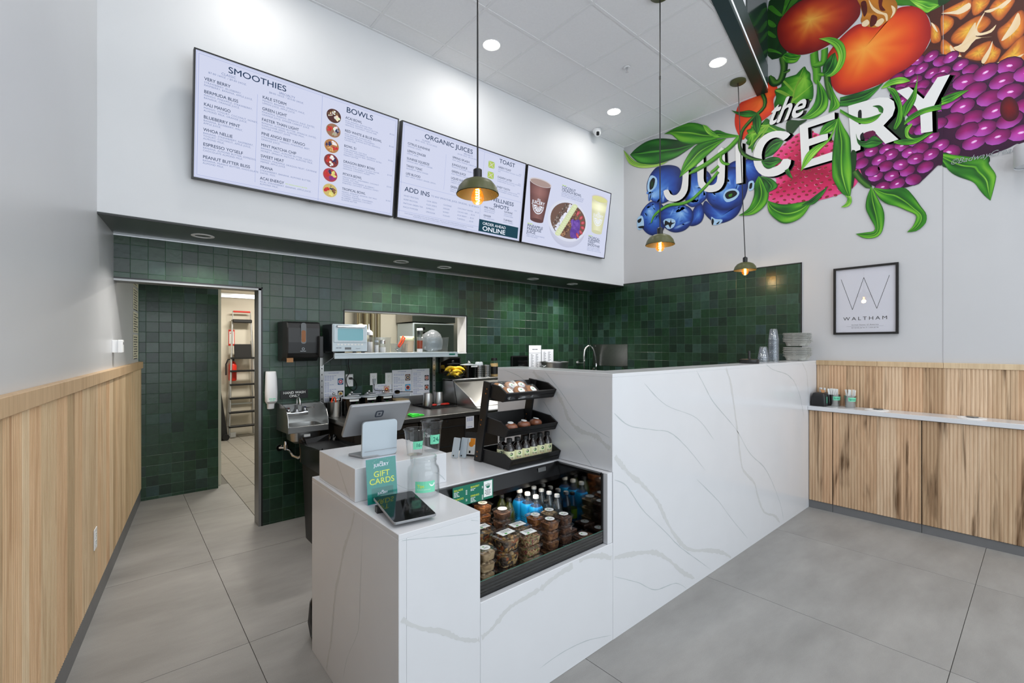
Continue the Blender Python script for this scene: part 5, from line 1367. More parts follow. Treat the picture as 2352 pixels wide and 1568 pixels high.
for k, (x, lid) in enumerate(((3.075, True), (3.185, False))):
    t = thing('perforated_holder', 'perforated steel utensil holder, %s' % ('the one with a clear cup on top' if lid else 'the open one'), 'utensil holder', (x, 4.14, ZT), 0, 'perforated holders on the hood')
    obj('shell', B().lathe([(.044, 0), (.047, .002), (.050, .135), (.047, .135)], 24, cap=False), 'steel', t, smooth=40)
    b = B()
    for c in range(9):
        for r in range(5):
            a = -PI / 2 - 1.4 + c * .35; R1 = .0478 + .0004 * r * 5; z = .018 + r * .024
            b.add([(R1 * math.cos(a + .085 * math.cos(q)), R1 * math.sin(a + .085 * math.cos(q)), z + .005 * math.sin(q)) for q in [2 * PI * i / 8 for i in range(8)]], [tuple(range(8))])
    obj('holes', b, 'black_plastic', t)['kind'] = 'stuff'
    if lid: obj('cup', B().lathe([(.046, .135), (.042, .165), (.035, .172), (0, .173)], 20, cap=False), 'lid_grey', t, smooth=40)
t = thing('spice_bottle', 'tall spice bottle with black cap at the counter return', 'bottle', (3.29, 4.14, ZT))
obj('glass_body', B().lathe([(.045, 0), (.047, .004), (.047, .155), (.036, .18), (.03, .184)], 22), 'clear_glass', t, smooth=40)
obj('spice', B().lathe([(.043, .003), (.044, .15)], 20), 'cereal', t)
obj('band', B().lathe([(.0478, .03), (.0478, .115)], 22, cap=False), 'black_plastic', t)
obj('cap', B().lathe([(.034, .182), (.034, .212)], 20), 'black_plastic', t, smooth=40)

# --- sheets, sockets and tablets on the tiles
def sheet(x0, z0, x1, z1, pics, label, title='BOWL RECIPE SHEET', cols=1):
    t = thing('recipe_sheet', label, 'paper sheet', (x0, YB - .0075, z0), 0, 'recipe sheets on the green tiles')
    w, h = x1 - x0, z1 - z0
    obj('page', B().box(0, 0, 0, w, .0006, h), 'paper', t)
    b = B(); mx = TR(0, -.0004, 0) @ RX(PI / 2)
    for c in range(cols):
        ox = c * w / cols; cw = w / cols
        text(b, title, ox + cw * .5, h - .022, .010, 'c', 'b', mx=mx)
        y = h - .045; r = random.Random(c + int(x0 * 100))
        while y > .02:
            nw = r.randint(2, 5); bar(b, ox + cw * .08, y, cw * .11 * nw, .0052, 1, mx, nw, .2); y -= .0105 if r.random() < .8 else .02
    obj('print', b, ['ink_blue', 'ink_blue'], t)
    for px, pz, s, c1, c2, c3 in pics:
        p = obj('photo', B().box(px, -.0009, pz, px + s, -.0004, pz + s * 1.12), MATS.get('ph_%s' % (c1,)) or mat('ph_%s' % (c1,), c1, .6), t)
        b = B(); cx_, cz_ = px + s / 2, pz + s * .55
        for q, (rr_, m) in enumerate(((s * .42, 0), (s * .34, 1), (s * .17, 2))):
            b.add([(cx_ + rr_ * math.cos(a), -.0010 - .0002 * q, cz_ + rr_ * math.sin(a)) for a in [2 * PI * i / 18 for i in range(18)]], [tuple(range(18))], m)
        obj('bowl_picture', b, ['label_white', mat('ph_%s' % (c2,), c2, .6), mat('ph_%s' % (c3,), c3, .6)], p)
sheet(1.424, .955, 1.622, 1.284, [(.135, .20, .052, (36, 84, 130), (204, 60, 100), (240, 200, 210)), (.135, .085, .052, (44, 40, 38), (226, 190, 90), (120, 60, 40))], 'recipe sheet left of the outlets with two bowl photos')
sheet(2.105, .985, 2.325, 1.272, [(.145, .175, .058, (120, 92, 76), (70, 60, 70), (214, 190, 150)), (.145, .07, .06, (84, 170, 220), (206, 70, 50), (60, 50, 70))], 'recipe sheet right of the outlets, brown and blue photos')
sheet(2.327, .985, 2.535, 1.276, [(.15, .165, .05, (46, 44, 42), (196, 60, 40), (230, 220, 200)), (.15, .065, .048, (40, 38, 36), (206, 90, 50), (180, 80, 60))], 'recipe sheet beside the shelf standard, dark photos')
sheet(1.90, .93, 2.10, 1.140, [(.115, .12, .06, (216, 180, 160), (206, 50, 40), (240, 210, 120))], 'recipe sheet half hidden behind the canisters')
def outlet(x, z, label, parent=None, loc=None, rz=0):
    t = thing('outlet', label, 'outlet', loc or (x, YB - .0065, z), rz, 'white wall outlets')
    obj('plate', B().box(-.036, -.005, -.058, .036, 0, .058), 'white_plastic', t, bev=.0015)
    for dz in (-.021, .021):
        f = obj('socket_face', B().prism(rrect(.034, .028, .006, 3, 0, dz), .005, .0062, mx=RX(PI / 2)), 'label_white', t)
        obj('slots', B().box(-.0085, -.0068, dz + .002, -.0065, -.0062, dz + .010).box(.0065, -.0068, dz + .003, .0085, -.0062, dz + .009).box(-.002, -.0068, dz - .009, .002, -.0062, dz - .005), 'ink_black', f)
    return t
outlet(1.668, 1.191, 'white wall outlet with a black cord plugged in under the oven')
outlet(1.907, 1.192, 'white wall outlet with a grey plug')
outlet(2.065, 1.190, 'white wall outlet with both sockets free')
t = thing('power_cord', 'looping black power cord from the toaster oven', 'cord', (1.668, YB - .012, 1.21))
obj('cord', B().tube(spline([(.02, -.012, .0), (.05, -.015, -.03), (.065, -.012, -.09), (.03, -.012, -.115), (-.02, -.012, -.07), (-.035, -.012, .0), (-.005, -.012, .06), (-.02, -.02, .15), (0, -.04, .235)], 5), .0035, 6), 'black_plastic', t, smooth=60)
obj('plug', B().cbox((.008, -.010, 0), (.03, .02, .02)), 'black_plastic', t, bev=.003)
t = thing('charger_cord', 'grey plug with black cord trailing behind the canisters', 'cord', (1.91, YB - .013, 1.165))
obj('plug', B().loft([[(x * 1.3, -.008 + y, .03) for x, y in rrect(.024, .02, .004, 2)], [(x * .8, -.008 + y, -.02) for x, y in rrect(.024, .02, .004, 2)]]), 'lid_grey', t)
obj('cord', B().tube(spline([(0, -.008, -.02), (.0, -.008, -.075), (.04, -.01, -.085), (.12, -.02, -.09), (.18, -.03, -.085)], 4), .003, 6), 'black_plastic', t, smooth=60)
for x0, x1, z0, z1, lab in ((2.650, 2.925, 1.215, 1.395, 'black tablet on the wall behind the bananas'), (3.68, 3.955, 1.21, 1.394, 'black tablet on the wall behind the tall counter')):
    t = thing('wall_tablet', lab, 'tablet', ((x0 + x1) / 2, YB - .008, (z0 + z1) / 2), 0, 'wall tablets over the work counter')
    obj('case', B().prism(rrect(x1 - x0, z1 - z0, .012), 0, .022, mx=RX(PI / 2)), 'black_plastic', t)
    obj('glass', B().prism(rrect(x1 - x0 - .03, z1 - z0 - .03, .004), .0222, .0228, mx=RX(PI / 2)), 'black_gloss', t)
    b = B(); bar(b, -.02, -.055, .04, .010, 0, TR(0, -.0232, 0) @ RX(PI / 2)); obj('print', b, 'lid_grey', t)
for k, (x0, x1, z0, z1) in enumerate(((3.987, 4.204, 1.20, 1.523), (4.214, 4.433, 1.22, 1.470))):
    t = thing('price_list', 'white printed list taped to the tiles, the %s' % ('taller left one' if k == 0 else 'shorter right one'), 'paper sheet', (x0, YB - .0075, z0), 0, 'printed lists near the corner sink')
    w, h = x1 - x0, z1 - z0
    obj('page', B().box(0, 0, 0, w, .0006, h), 'paper', t)
    b = B(); mx = TR(0, -.0004, 0) @ RX(PI / 2)
    if k == 0: bar(b, w / 2 - .05, h - .055, .10, .014, 0, mx, 2, .12); b.box(0, -.0006, h - .098, w, -.0003, h - .096)
    for c in range(2):
        for q in range(12):
            yy = h - (.12 if k == 0 else .04) - q * .0165
            if yy > .01: bar(b, .035 + c * .085, yy, (.03, .045, .036, .05)[(q * 3 + c) % 4], .011, 0, mx, 2, .2)
    obj('print', b, 'ink', t)
o = tag(obj('back_worktop_right', B().box(3.78, 3.62, .86, XR - .01, 4.30, .90), 'steel', bev=.003), 'stainless worktop in the corner behind the tall counter', 'worktop')
obj('legs', B().box(3.80, 3.66, 0, 3.84, 3.70, .86).box(3.80, 4.24, 0, 3.84, 4.28, .86).box(5.13, 3.66, 0, 5.17, 3.70, .86).box(5.13, 4.24, 0, 5.17, 4.28, .86), 'steel', o)
t = thing('steel_bucket', 'stainless bucket with side handles near the corner sink', 'bucket', (4.21, 4.08, .9003))
obj('shell', B().lathe([(.14, 0), (.145, .004), (.185, .405), (.192, .408), (.192, .416), (.18, .416), (.14, .02), (0, .02)], 32, cap=False), 'steel', t, smooth=40)
for s_ in (-1, 1): obj('handle', B().tube([(s_ * .18, -.04, .37), (s_ * .215, -.03, .36), (s_ * .215, .03, .36), (s_ * .18, .04, .37)], .006, 8), 'chrome', t, smooth=60)
t = thing('spray_faucet', 'chrome pull-down spray faucet rising in the corner', 'faucet', (4.93, 4.19, .9003))
obj('riser', B().tube([(0, 0, 0), (0, 0, .36), (0, .0, .42)], .011, 10), 'chrome', t, smooth=60)
arc = spline([(0, 0, .40), (0, 0, .50), (.02, -.005, .575), (.075, -.02, .615), (.13, -.03, .60), (.17, -.04, .52), (.20, -.045, .40), (.205, -.045, .36)], 8)
obj('hose', B().tube(arc, .010, 10), 'chrome', t, smooth=60)
hel = []
for i in range(len(arc) // 2 * 4):
    p = Vector(arc[min(i // 4, len(arc) - 1)]); q = i * 1.57; hel.append((p.x + .014 * math.cos(q), p.y + .014 * math.sin(q), p.z + .002 * (i % 4)))
obj('spring', B().tube(hel, .0024, 5), 'steel', t, smooth=60)
obj('spray_head', B().lathe([(.012, 0), (.015, .01), (.014, .09), (.01, .10)], 14, (.205, -.045, .27)), 'chrome', t, smooth=50)
obj('wall_flange', B().lathe([(.03, 0), (.028, .01), (.012, .014)], 18, mx=TR(-.015, .112, .377) @ RX(PI / 2)).tube([(-.015, .11, .377), (0, 0, .377)], .006, 8), 'chrome', t, smooth=50)
obj('lever_tap', B().tube([(.12, -.06, 0), (.12, -.06, .29), (.13, -.075, .31)], .010, 8).lathe([(.014, .28), (.014, .31)], 10, (.12, -.06, 0)), 'chrome', t, smooth=50)
t = thing('splash_panel', 'brushed steel splash panel on the right wall above the corner sink', 'splash panel', (XR - .012, 3.648, 1.24))
obj('panel', B().box(-.004, 0, 0, 0, .585, .298), 'steel_dark', t)
for y in (.04, .545): obj('rivet', B().lathe([(.006, 0), (.005, .002)], 10), 'chrome', t, (-.004, y, .275), (0, -PI / 2, 0))
obj('lip', B().prism([(0, 0), (.12, -.11), (.12, -.0)], 0, .003, mx=TR(-.125, .0, .01) @ RX(PI / 2) @ TR(0, 0, 0)), 'steel_dark', t)

# ================================================================== menu screens
emat('screen_glow', (216, 221, 244), 0.80)
emat('screen_ink', (48, 68, 98), 0.8)
emat('screen_soft', (118, 136, 178), 0.8)
emat('screen_line', (140, 158, 214), 0.8)
emat('screen_band', (40, 76, 92), 0.75)
emat('screen_white', (232, 238, 250), 0.88)
emat('screen_lime', (190, 226, 90), 0.8)
vcol('screen_picture', .5, .1, emit=0.84)
TVW, TVH = 1.426, .812
tilt = math.atan2(.108, .803)
def screen(k, x0, label):
    t = thing('menu_screen', label, 'screen', (x0, 3.66, 2.624), 0, 'wall menu screens')
    fr_ = obj('housing', B().box(.0, .004, .0, TVW, .05, TVH), 'black_plastic', t, None, (tilt, 0, 0))
    b = B(); e = .009
    for q in ((0, 0, TVW, e), (0, TVH - e, TVW, TVH), (0, e, e, TVH - e), (TVW - e, e, TVW, TVH - e)): b.box(q[0], -.004, q[1], q[2], .004, q[3])
    obj('bezel', b, 'black_plastic', t, None, (tilt, 0, 0))
    obj('panel', B().box(e, 0, e, TVW - e, .003, TVH - e), 'screen_glow', t, None, (tilt, 0, 0))
    obj('sensor_bar', B().box(TVW * .52, -.006, -.008, TVW * .56, .004, 0), 'black_plastic', t, None, (tilt, 0, 0))
    obj('wall_mount', B().box(TVW * .3, .055, .25, TVW * .7, .16 - .108, .56), 'black_plastic', t, None, (tilt, 0, 0))
    return t
MXS = RX(tilt) @ TR(0, -.0006, 0) @ RX(PI / 2)
MXS2 = RX(tilt) @ TR(0, -.0012, 0) @ RX(PI / 2)
def line(b, x0, y0, x1, y1, w=.0016, m=2): b.add([(x0 - (w if x0 == x1 else 0), y0 - (w if y0 == y1 else 0), 0), (x1 + (w if x0 == x1 else 0), y0 - (w if y0 == y1 else 0), 0), (x1 + (w if x0 == x1 else 0), y1 + (w if y0 == y1 else 0), 0), (x0 - (w if x0 == x1 else 0), y1 + (w if y0 == y1 else 0), 0)], [(0, 1, 2, 3)], m, MXS)
def border(b):
    for d in (.014, .026): line(b, d, d, TVW - d, d, .0008); line(b, d, TVH - d, TVW - d, TVH - d, .0008); line(b, d, d, d, TVH - d, .0008); line(b, TVW - d, d, TVW - d, TVH - d, .0008)
def item(b, s, x, y, w, subs, size=.028, sub=.0165, lead=.0172):
    text(b, s, x, y, size, wt='b', m=0, mx=MXS, fit=w)
    for i, q in enumerate(subs): text(b, q, x, y - .019 - i * lead, sub, m=1, mx=MXS, sx=.98, track=.05)
INKS = ['screen_ink', 'screen_soft', 'screen_line', 'screen_lime']
# --- 1: smoothies and bowls
t1 = screen(0, .373, 'first menu screen from the left, listing smoothies and bowls')
b = B(); border(b); text(b, 'SMOOTHIES', .189, .727, .056, wt='b', m=0, mx=MXS, fit=.362)
text(b, 'CLASSIC', .151, .700, .022, m=1, mx=MXS, fit=.085); text(b, '$7.00 16OZ. / $9.00 24OZ.', .078, .682, .016, m=1, mx=MXS, fit=.222)
text(b, 'SPECIALTY', .502, .698, .022, m=1, mx=MXS, fit=.108); text(b, '$8.00 16OZ. / $10.00 24OZ.', .439, .682, .016, m=1, mx=MXS, fit=.232)
obj('heading', b, INKS, t1)
b = B()
for s, y, w, q in (('VERY BERRY', .633, .148, ('STRAWBERRY, BLUEBERRY,', 'RASPBERRY, BANANA, APPLE JUICE.')), ('BERMUDA BLISS', .553, .195, ('MANGO, PINEAPPLE, STRAWBERRY,', 'BANANA, ORANGE JUICE.')), ('KALI MANGO', .474, .152, ('MANGO, YOGURT, COCONUT, HONEY,', 'ALMOND MILK, ORANGE JUICE.')),
                   ('BLUEBERRY MINT', .394, .210, ('BANANA, BLUEBERRY, MINT,', 'APPLE JUICE.')), ('WHOA NELLIE', .314, .167, ('BANANA, STRAWBERRY, RASPBERRY,', 'YOGURT, COCONUT, APPLE JUICE,', 'ALMOND MILK.')), ("ESPRESSO YO'SELF", .221, .232, ('BANANA, ALMOND BUTTER, ESPRESSO,', 'CHOCOLATE ALMOND MILK.')), ('PEANUT BUTTER BLISS', .140, .277, ('BANANA, PEANUT BUTTER, CHOCOLATE', 'ALMOND MILK.'))):
    item(b, s, .057, y, w, q)
line(b, .367, .054, .367, .648, .0007)
obj('classic_list', b, INKS, t1)
b = B()
for s, y, w, q in (('KALE STORM', .633, .156, ('MANGO, BANANA, SPINACH, KALE,', 'LEMON JUICE, APPLE JUICE.')), ('GREEN LIGHT', .556, .162, ('PINEAPPLE, MANGO, SPINACH, KALE, DATES,', 'ORANGE JUICE, GINGER-CARROT JUICE')), ('FASTER THAN LIGHT', .483, .246, ('BANANA, ALMOND BUTTER, SPINACH, DATES,', 'SUNFLOWER SEEDS, ALMOND MILK,', 'GINGER-CARROT JUICE.')), ('PINE ANGO BEET TANGO', .388, .293, ('STRAWBERRY, MANGO, PINEAPPLE, BEET,', 'ORANGE JUICE.')),
                   ('MINT MATCHA CHIP', .310, .234, ('BANANA, MINT, ALMOND BUTTER, CACAO,', 'HONEY, SPINACH, MATCHA, ALMOND MILK.')), ('SWEET HEAT', .235, .152, ('MANGO, PINEAPPLE, DRAGON FRUIT, CAYENNE', 'PEPPER, APPLE JUICE.')), ('PRANA', .158, .081, ('STRAWBERRY, BANANA, ALMOND BUTTER,', 'DATES, H2O.')), ('ACAI ENERGY', .081, .158, ('ACAI, STRAWBERRY, BANANA, APPLE JUICE,', 'ALMOND MILK.'))):
    item(b, s, .398, y, w, q)
text(b, 'TRY ADDING PEANUT BUTTER', .565, .084, .011, m=3, mx=MXS, wt='b'); line(b, .801, .014, .801, TVH - .026, .0009)
obj('specialty_list', b, INKS, t1)
b = B(); text(b, 'BOWLS', .983, .727, .058, wt='b', m=0, mx=MXS, fit=.220)
for s, y, w, p, q in (('ACAI BOWL', .677, .133, '$12.25', ('ACAI, BANANA, ALMOND MILK.', 'TOPPINGS: BANANA, PEANUT BUTTER,', 'GRANOLA, COCONUT, CACAO NIBS.')), ('RED WHITE & BLUE BOWL', .579, .306, '$13.00', ('ACAI, BANANA, ALMOND MILK.', 'TOPPINGS: BANANA, STRAWBERRY,', 'BLUEBERRY, ALMOND BUTTER, GRANOLA,', 'CACAO NIBS.')), ('BOWL 51', .464, .100, '$13.00', ('ACAI, BANANA, OAT MILK.', 'TOPPINGS: STRAWBERRY, BLUEBERRY,', 'COCONUT, CACAO NIBS, GRANOLA, EXTRA', 'PEANUT BUTTER.')),
                      ('DRAGON BERRY BOWL', .345, .264, '$13.50', ('DRAGON FRUIT, ACAI, COCONUT WATER.', 'TOPPINGS: STRAWBERRY, BLUEBERRY,', 'GRANOLA, COCONUT, HONEY.')), ('PITAYA BOWL', .249, .154, '$13.50', ('DRAGON FRUIT, STRAWBERRY, COCONUT', 'WATER, OAT MILK.', 'TOPPINGS: STRAWBERRY, BLUEBERRY,', 'PINEAPPLE, COCONUT, GRANOLA, HONEY.')), ('TROPICAL BOWL', .134, .192, '$13.50', ('MANGO, PINEAPPLE, BANANA, OAT MILK,', 'COCONUT WATER.', 'TOPPINGS: PINEAPPLE, STRAWBERRY,', 'BLUEBERRY, GRANOLA, COCONUT,', 'ALMOND BUTTER.'))):
    item(b, s, .980, y, w, q, .027, .0145, .0155); text(b, p, 1.352, y - .012, .015, m=1, mx=MXS)
obj('bowl_list', b, INKS, t1)
def pdisc(b, cx, cy, rx, ry, col, mx, z=0.0, n=20, rot=0.0, edge=None, amp=0.0, r_=None):
    i = len(b.v); v = [(cx, cy)]
    for k in range(n):
        a = 2 * PI * k / n; s_ = 1 + (r_.uniform(-amp, amp) if r_ else 0); x = rx * math.cos(a) * s_; y = ry * math.sin(a) * s_
        v.append((cx + x * math.cos(rot) - y * math.sin(rot), cy + x * math.sin(rot) + y * math.cos(rot)))
    b.v += [tuple(mx @ Vector((p[0], p[1], z))) for p in v]; b.c += [rgb(col)] + [rgb(edge or col)] * n
    for k in range(n): b.f.append((i, i + 1 + k, i + 1 + (k + 1) % n)); b.m.append(0)
def bowlpic(cx, cy, R_, base, tops, seed):
    b = B(); r = random.Random(seed); mx = MXS
    pdisc(b, cx, cy - .004, R_ * 1.08, R_ * .98, (236, 238, 246), mx, 0, 26, edge=(206, 210, 226))
    pdisc(b, cx, cy, R_ * .98, R_ * .90, base, mx, .0003, 26)
    n = 0
    for c, a0, spread, cnt, sz in tops:
        for k in range(cnt):
            a = a0 + r.uniform(-spread, spread); d = R_ * r.uniform(.25, .74); n += 1
            pdisc(b, cx + d * math.cos(a), cy + d * .9 * math.sin(a), R_ * sz * r.uniform(.7, 1.2), R_ * sz * r.uniform(.6, 1.1), tuple(max(0, min(255, q + r.randint(-16, 16))) for q in c), mx, .0005 + n * .00002, 8)
    return obj('bowl_picture', b, 'screen_picture', t1)
AC, RE, BL, YE, WH, GR, PU = (74, 36, 34), (190, 50, 44), (34, 40, 84), (224, 214, 120), (236, 232, 226), (120, 84, 54), (140, 40, 130)
bowlpic(.891, .668, .056, AC, ((GR, 1.6, 2.5, 20, .16), (WH, 2.2, 1.2, 12, .10), ((232, 226, 196), 5.9, .5, 6, .22)), 1)
bowlpic(.892, .560, .056, (150, 110, 84), ((RE, 2.6, .7, 12, .18), (WH, 0.3, .9, 10, .18), (BL, .2, .5, 16, .10), ((170, 160, 146), 5.2, .6, 12, .12)), 2)
bowlpic(.885, .443, .056, (176, 120, 70), ((BL, 2.6, .7, 20, .11), (WH, .9, .6, 14, .14), (RE, 5.8, .6, 10, .18), ((214, 170, 110), 4.4, .6, 10, .12)), 3)
bowlpic(.887, .333, .056, (130, 50, 50), ((RE, 2.6, 1.0, 14, .19), (BL, .4, .7, 18, .11), (WH, 1.4, .6, 12, .14), (WH, 4.6, .5, 8, .15)), 4)
bowlpic(.884, .225, .056, (170, 60, 70), ((RE, 3.0, .6, 10, .19), (BL, 1.4, .6, 18, .11), (YE, 0.2, .8, 14, .16), (PU, 5.2, .5, 10, .18)), 5)
bowlpic(.888, .109, .056, (200, 180, 110), ((RE, 2.8, .6, 10, .19), (YE, 5.6, 1.0, 18, .16), (BL, 1.2, .5, 10, .10), (GR, .0, .5, 10, .14)), 6)
# --- 2: juices, toast, shots
t2 = screen(1, 1.828, 'middle menu screen listing organic juices, toast and add ins')
b = B(); border(b); text(b, 'ORGANIC JUICES', .221, .727, .056, wt='b', m=0, mx=MXS, fit=.522)
text(b, 'CLASSIC', .199, .700, .020, m=1, mx=MXS, fit=.084); text(b, '$8.75 16OZ. / $12.25 24OZ.', .135, .683, .015, m=1, mx=MXS, fit=.22)
text(b, 'SPECIALTY', .642, .700, .020, m=1, mx=MXS, fit=.104); text(b, '$10.00 16OZ. / $12.25 24OZ.', .575, .683, .015, m=1, mx=MXS, fit=.23)
text(b, 'TOAST', 1.069, .732, .056, wt='b', m=0, mx=MXS, fit=.206); text(b, 'ADD INS', .062, .240, .056, wt='b', m=0, mx=MXS, fit=.25)
text(b, 'WELLNESS', .991, .348, .052, wt='b', m=0, mx=MXS, fit=.312); text(b, 'SHOTS', 1.041, .293, .052, wt='b', m=0, mx=MXS, fit=.202)
obj('heading', b, INKS, t2)
b = B()
for s, y, w, q in (('CITRUS SUNSHINE', .632, .218, ('ORANGE, LEMON.',)), ('LEMON ZINGER', .571, .182, ('LEMON, APPLE.',)), ('SUNRISE SQUEEZE', .508, .222, ('ORANGE, BEET, CARROT, GINGER.',)), ('TANGY TONIC', .446, .157, ('GRAPEFRUIT, APPLE, GINGER.',)), ('LIFE BLOOD', .381, .142, ('BEET, APPLE, CARROT, GINGER, LEMON.',))): item(b, s, .065, y, w, q, .027, .0155)
for s, y, w, q in (('SPRING SPLASH', .635, .190, ('MINT, APPLE, ORANGE, CARROT, BEET.',)), ('JUNGLE JUICE', .572, .172, ('SPINACH, CUCUMBER, CELERY, KALE.',)), ('GREEN JUICE', .511, .160, ('KALE, SPINACH, CUCUMBER, LEMON.',)), ('LIQUID SUNSHINE', .450, .211, ('SPINACH, KALE, APPLE,', 'CARROT, GINGER.')), ('GREEN', .371, .078, ('SPINACH, KALE,', 'APPLE, KALE.'))): item(b, s, .522, y, w, q, .027, .0155)
line(b, .453, .335, .453, .65, .0007); line(b, .880, .014, .880, TVH - .026, .0008); line(b, .014, .308, .88, .308, .0008); line(b, .88, .408, TVW - .026, .408, .0008); line(b, .014, .069, .88, .069, .0008)
obj('juice_list', b, INKS, t2)
b = B(); text(b, 'TO ANY SMOOTHIE, JUICE, OR BOWL / $1.00 EACH', .326, .246, .022, m=1, mx=MXS, fit=.54)
for x, q in ((.058, ('WHEY PROTEIN', 'HEMP PROTEIN', 'MATCHA GREEN TEA', 'MACA POWDER')), (.285, ('CHIA SEEDS', 'FLAX SEEDS', 'ESPRESSO', 'SPIRULINA')), (.46, ('CAYENNE', 'GINGER', 'HONEY', 'YOGURT')), (.62, ('COCONUT WATER ... $1.50', 'CACAO NIBS ..... $2.00', 'ACAI BERRY ..... $2.00', 'TURMERIC ....... $2.00'))):
    for i, s in enumerate(q): text(b, s, x, .195 - i * .032, .0185, m=1, mx=MXS, track=.05)
text(b, 'FOOD ALLERGY DISCLAIMER: NOTE THAT WE HANDLE PEANUT, TREE NUT, SOY AND OTHER POTENTIAL ALLERGENS IN OUR KITCHEN', .076, .050, .0125, m=1, mx=MXS, fit=.74)
text(b, 'PLEASE INFORM YOUR SERVER IF A FOOD ALLERGY. LISTED PRICES DO NOT INCLUDE MA STATE MEAL TAX.', .16, .035, .0125, m=1, mx=MXS, fit=.58)
obj('add_in_list', b, INKS, t2)
b = B()
for s, y, w, q in (('GREEN TOAST', .681, .167, ('SOURDOUGH BREAD, AVOCADO, OLIVE OIL,', 'SALT.')), ('CASHEW LATER', .585, .186, ('SOURDOUGH BREAD, AVOCADO, HOMEMADE', 'CASHEW SPREAD, OLIVE OIL, SALT.')), ('SWEET TOOTH', .489, .174, ('SOURDOUGH BREAD, ALMOND BUTTER,', 'WITH STRAWBERRY, BANANA, CINNAMON.'))): item(b, s, 1.062, y, w, q, .026, .0140, .0175); text(b, '$7.25', 1.34, y - .004, .014, m=1, mx=MXS)
obj('toast_list', b, INKS, t2)
b = B()
for s, x, y, w, q in (('FIRE TONIC', .927, .262, .136, ('IMMUNE BOOSTING', 'HERBAL INFUSION.')), ('GINGER', .926, .183, .092, ('100% GINGER JUICE.',)), ('CAYENNE', 1.183, .265, .113, ('LEMON, HONEY,', 'CAYENNE PEPPER.')), ('TURMERIC', 1.183, .184, .122, ('LEMON, TURMERIC.',))): item(b, s, x, y, w, q, .025, .0145)
text(b, '$4.75', 1.32, .305, .014, m=1, mx=MXS)
obj('shot_list', b, INKS, t2)
for cy in (.687, .587):
    b = B()
    col = (150, 186, 62); i0 = len(b.v)
    x0, x1, y0, y1 = .932, 1.018, cy - .036, cy + .036
    for tri in (((x0, y0), (x1, y0)), ((x1, y0), (x1, y1)), ((x1, y1), (x0, y1)), ((x0, y1), (x0, y0))):
        g_ = .06; c = ((x0 + x1) / 2, cy)
        pts = [(p[0] + (c[0] - p[0]) * .08, p[1] + (c[1] - p[1]) * .08) for p in tri] + [c]
        ctr = (sum(p[0] for p in pts) / 3, sum(p[1] for p in pts) / 3); pts = [(p[0] + (ctr[0] - p[0]) * .10, p[1] + (ctr[1] - p[1]) * .10) for p in pts]
        i = len(b.v); b.v += [tuple(MXS @ Vector((p[0], p[1], 0))) for p in pts]; b.c += [rgb(col), rgb((176, 206, 90)), rgb((196, 200, 110))]; b.f.append((i, i + 1, i + 2)); b.m.append(0)
    obj('toast_picture', b, 'screen_picture', t2)
bd = obj('order_band', B().add([(.878, .030, 0), (1.392, .030, 0), (1.392, .146, 0), (.878, .146, 0)], [(0, 1, 2, 3)], 0, MXS), 'screen_band', t2)
b = B(); text(b, 'ORDER AHEAD', .922, .100, .038, wt='b', m=0, mx=MXS2, fit=.300); text(b, 'ONLINE', .924, .045, .060, wt='h', m=0, mx=MXS2, fit=.296)
obj('order_text', b, 'screen_white', bd)
# --- 3: pictures
t3 = screen(2, 3.272, 'third menu screen with a brown smoothie, a bowl and a yellow cup')
def strip(b, rows, cols_, mx, z):
    """rows of (x0, x1, y); colours across"""
    n = len(cols_[0]); i = len(b.v)
    for (x0, x1, y), cc in zip(rows, cols_):
        for k in range(n): b.v.append(tuple(mx @ Vector((x0 + (x1 - x0) * k / (n - 1), y, z)))); b.c.append(rgb(cc[k]))
    for j in range(len(rows) - 1):
        for k in range(n - 1): b.f.append((i + j * n + k, i + j * n + k + 1, i + (j + 1) * n + k + 1, i + (j + 1) * n + k)); b.m.append(0)
def cuppic(x0, x1, xb0, xb1, yt, yb, dark, mid, light, foam):
    b = B(); rows = []; cc = []
    for q in range(11):
        f = q / 10; y = yt + (yb - yt) * f; a = x0 + (xb0 - x0) * f; c = x1 + (xb1 - x1) * f
        g_ = 1.0 if q not in (2, 3) else 1.12
        rows.append((a, c, y)); cc.append([tuple(min(255, int(v * g_)) for v in w) for w in (dark, mid, light, mid, dark)])
    strip(b, rows, cc, MXS, 0); cx = (x0 + x1) / 2; w = (x1 - x0) / 2
    pdisc(b, (xb0 + xb1) / 2, yb, (xb1 - xb0) / 2, .022, dark, MXS, .0002)
    pdisc(b, cx, yt, w * 1.04, .042, (206, 200, 204), MXS, .0003); pdisc(b, cx, yt - .004, w * .95, .034, foam, MXS, .0005)
    return obj('cup_picture', b, 'screen_picture', t3)
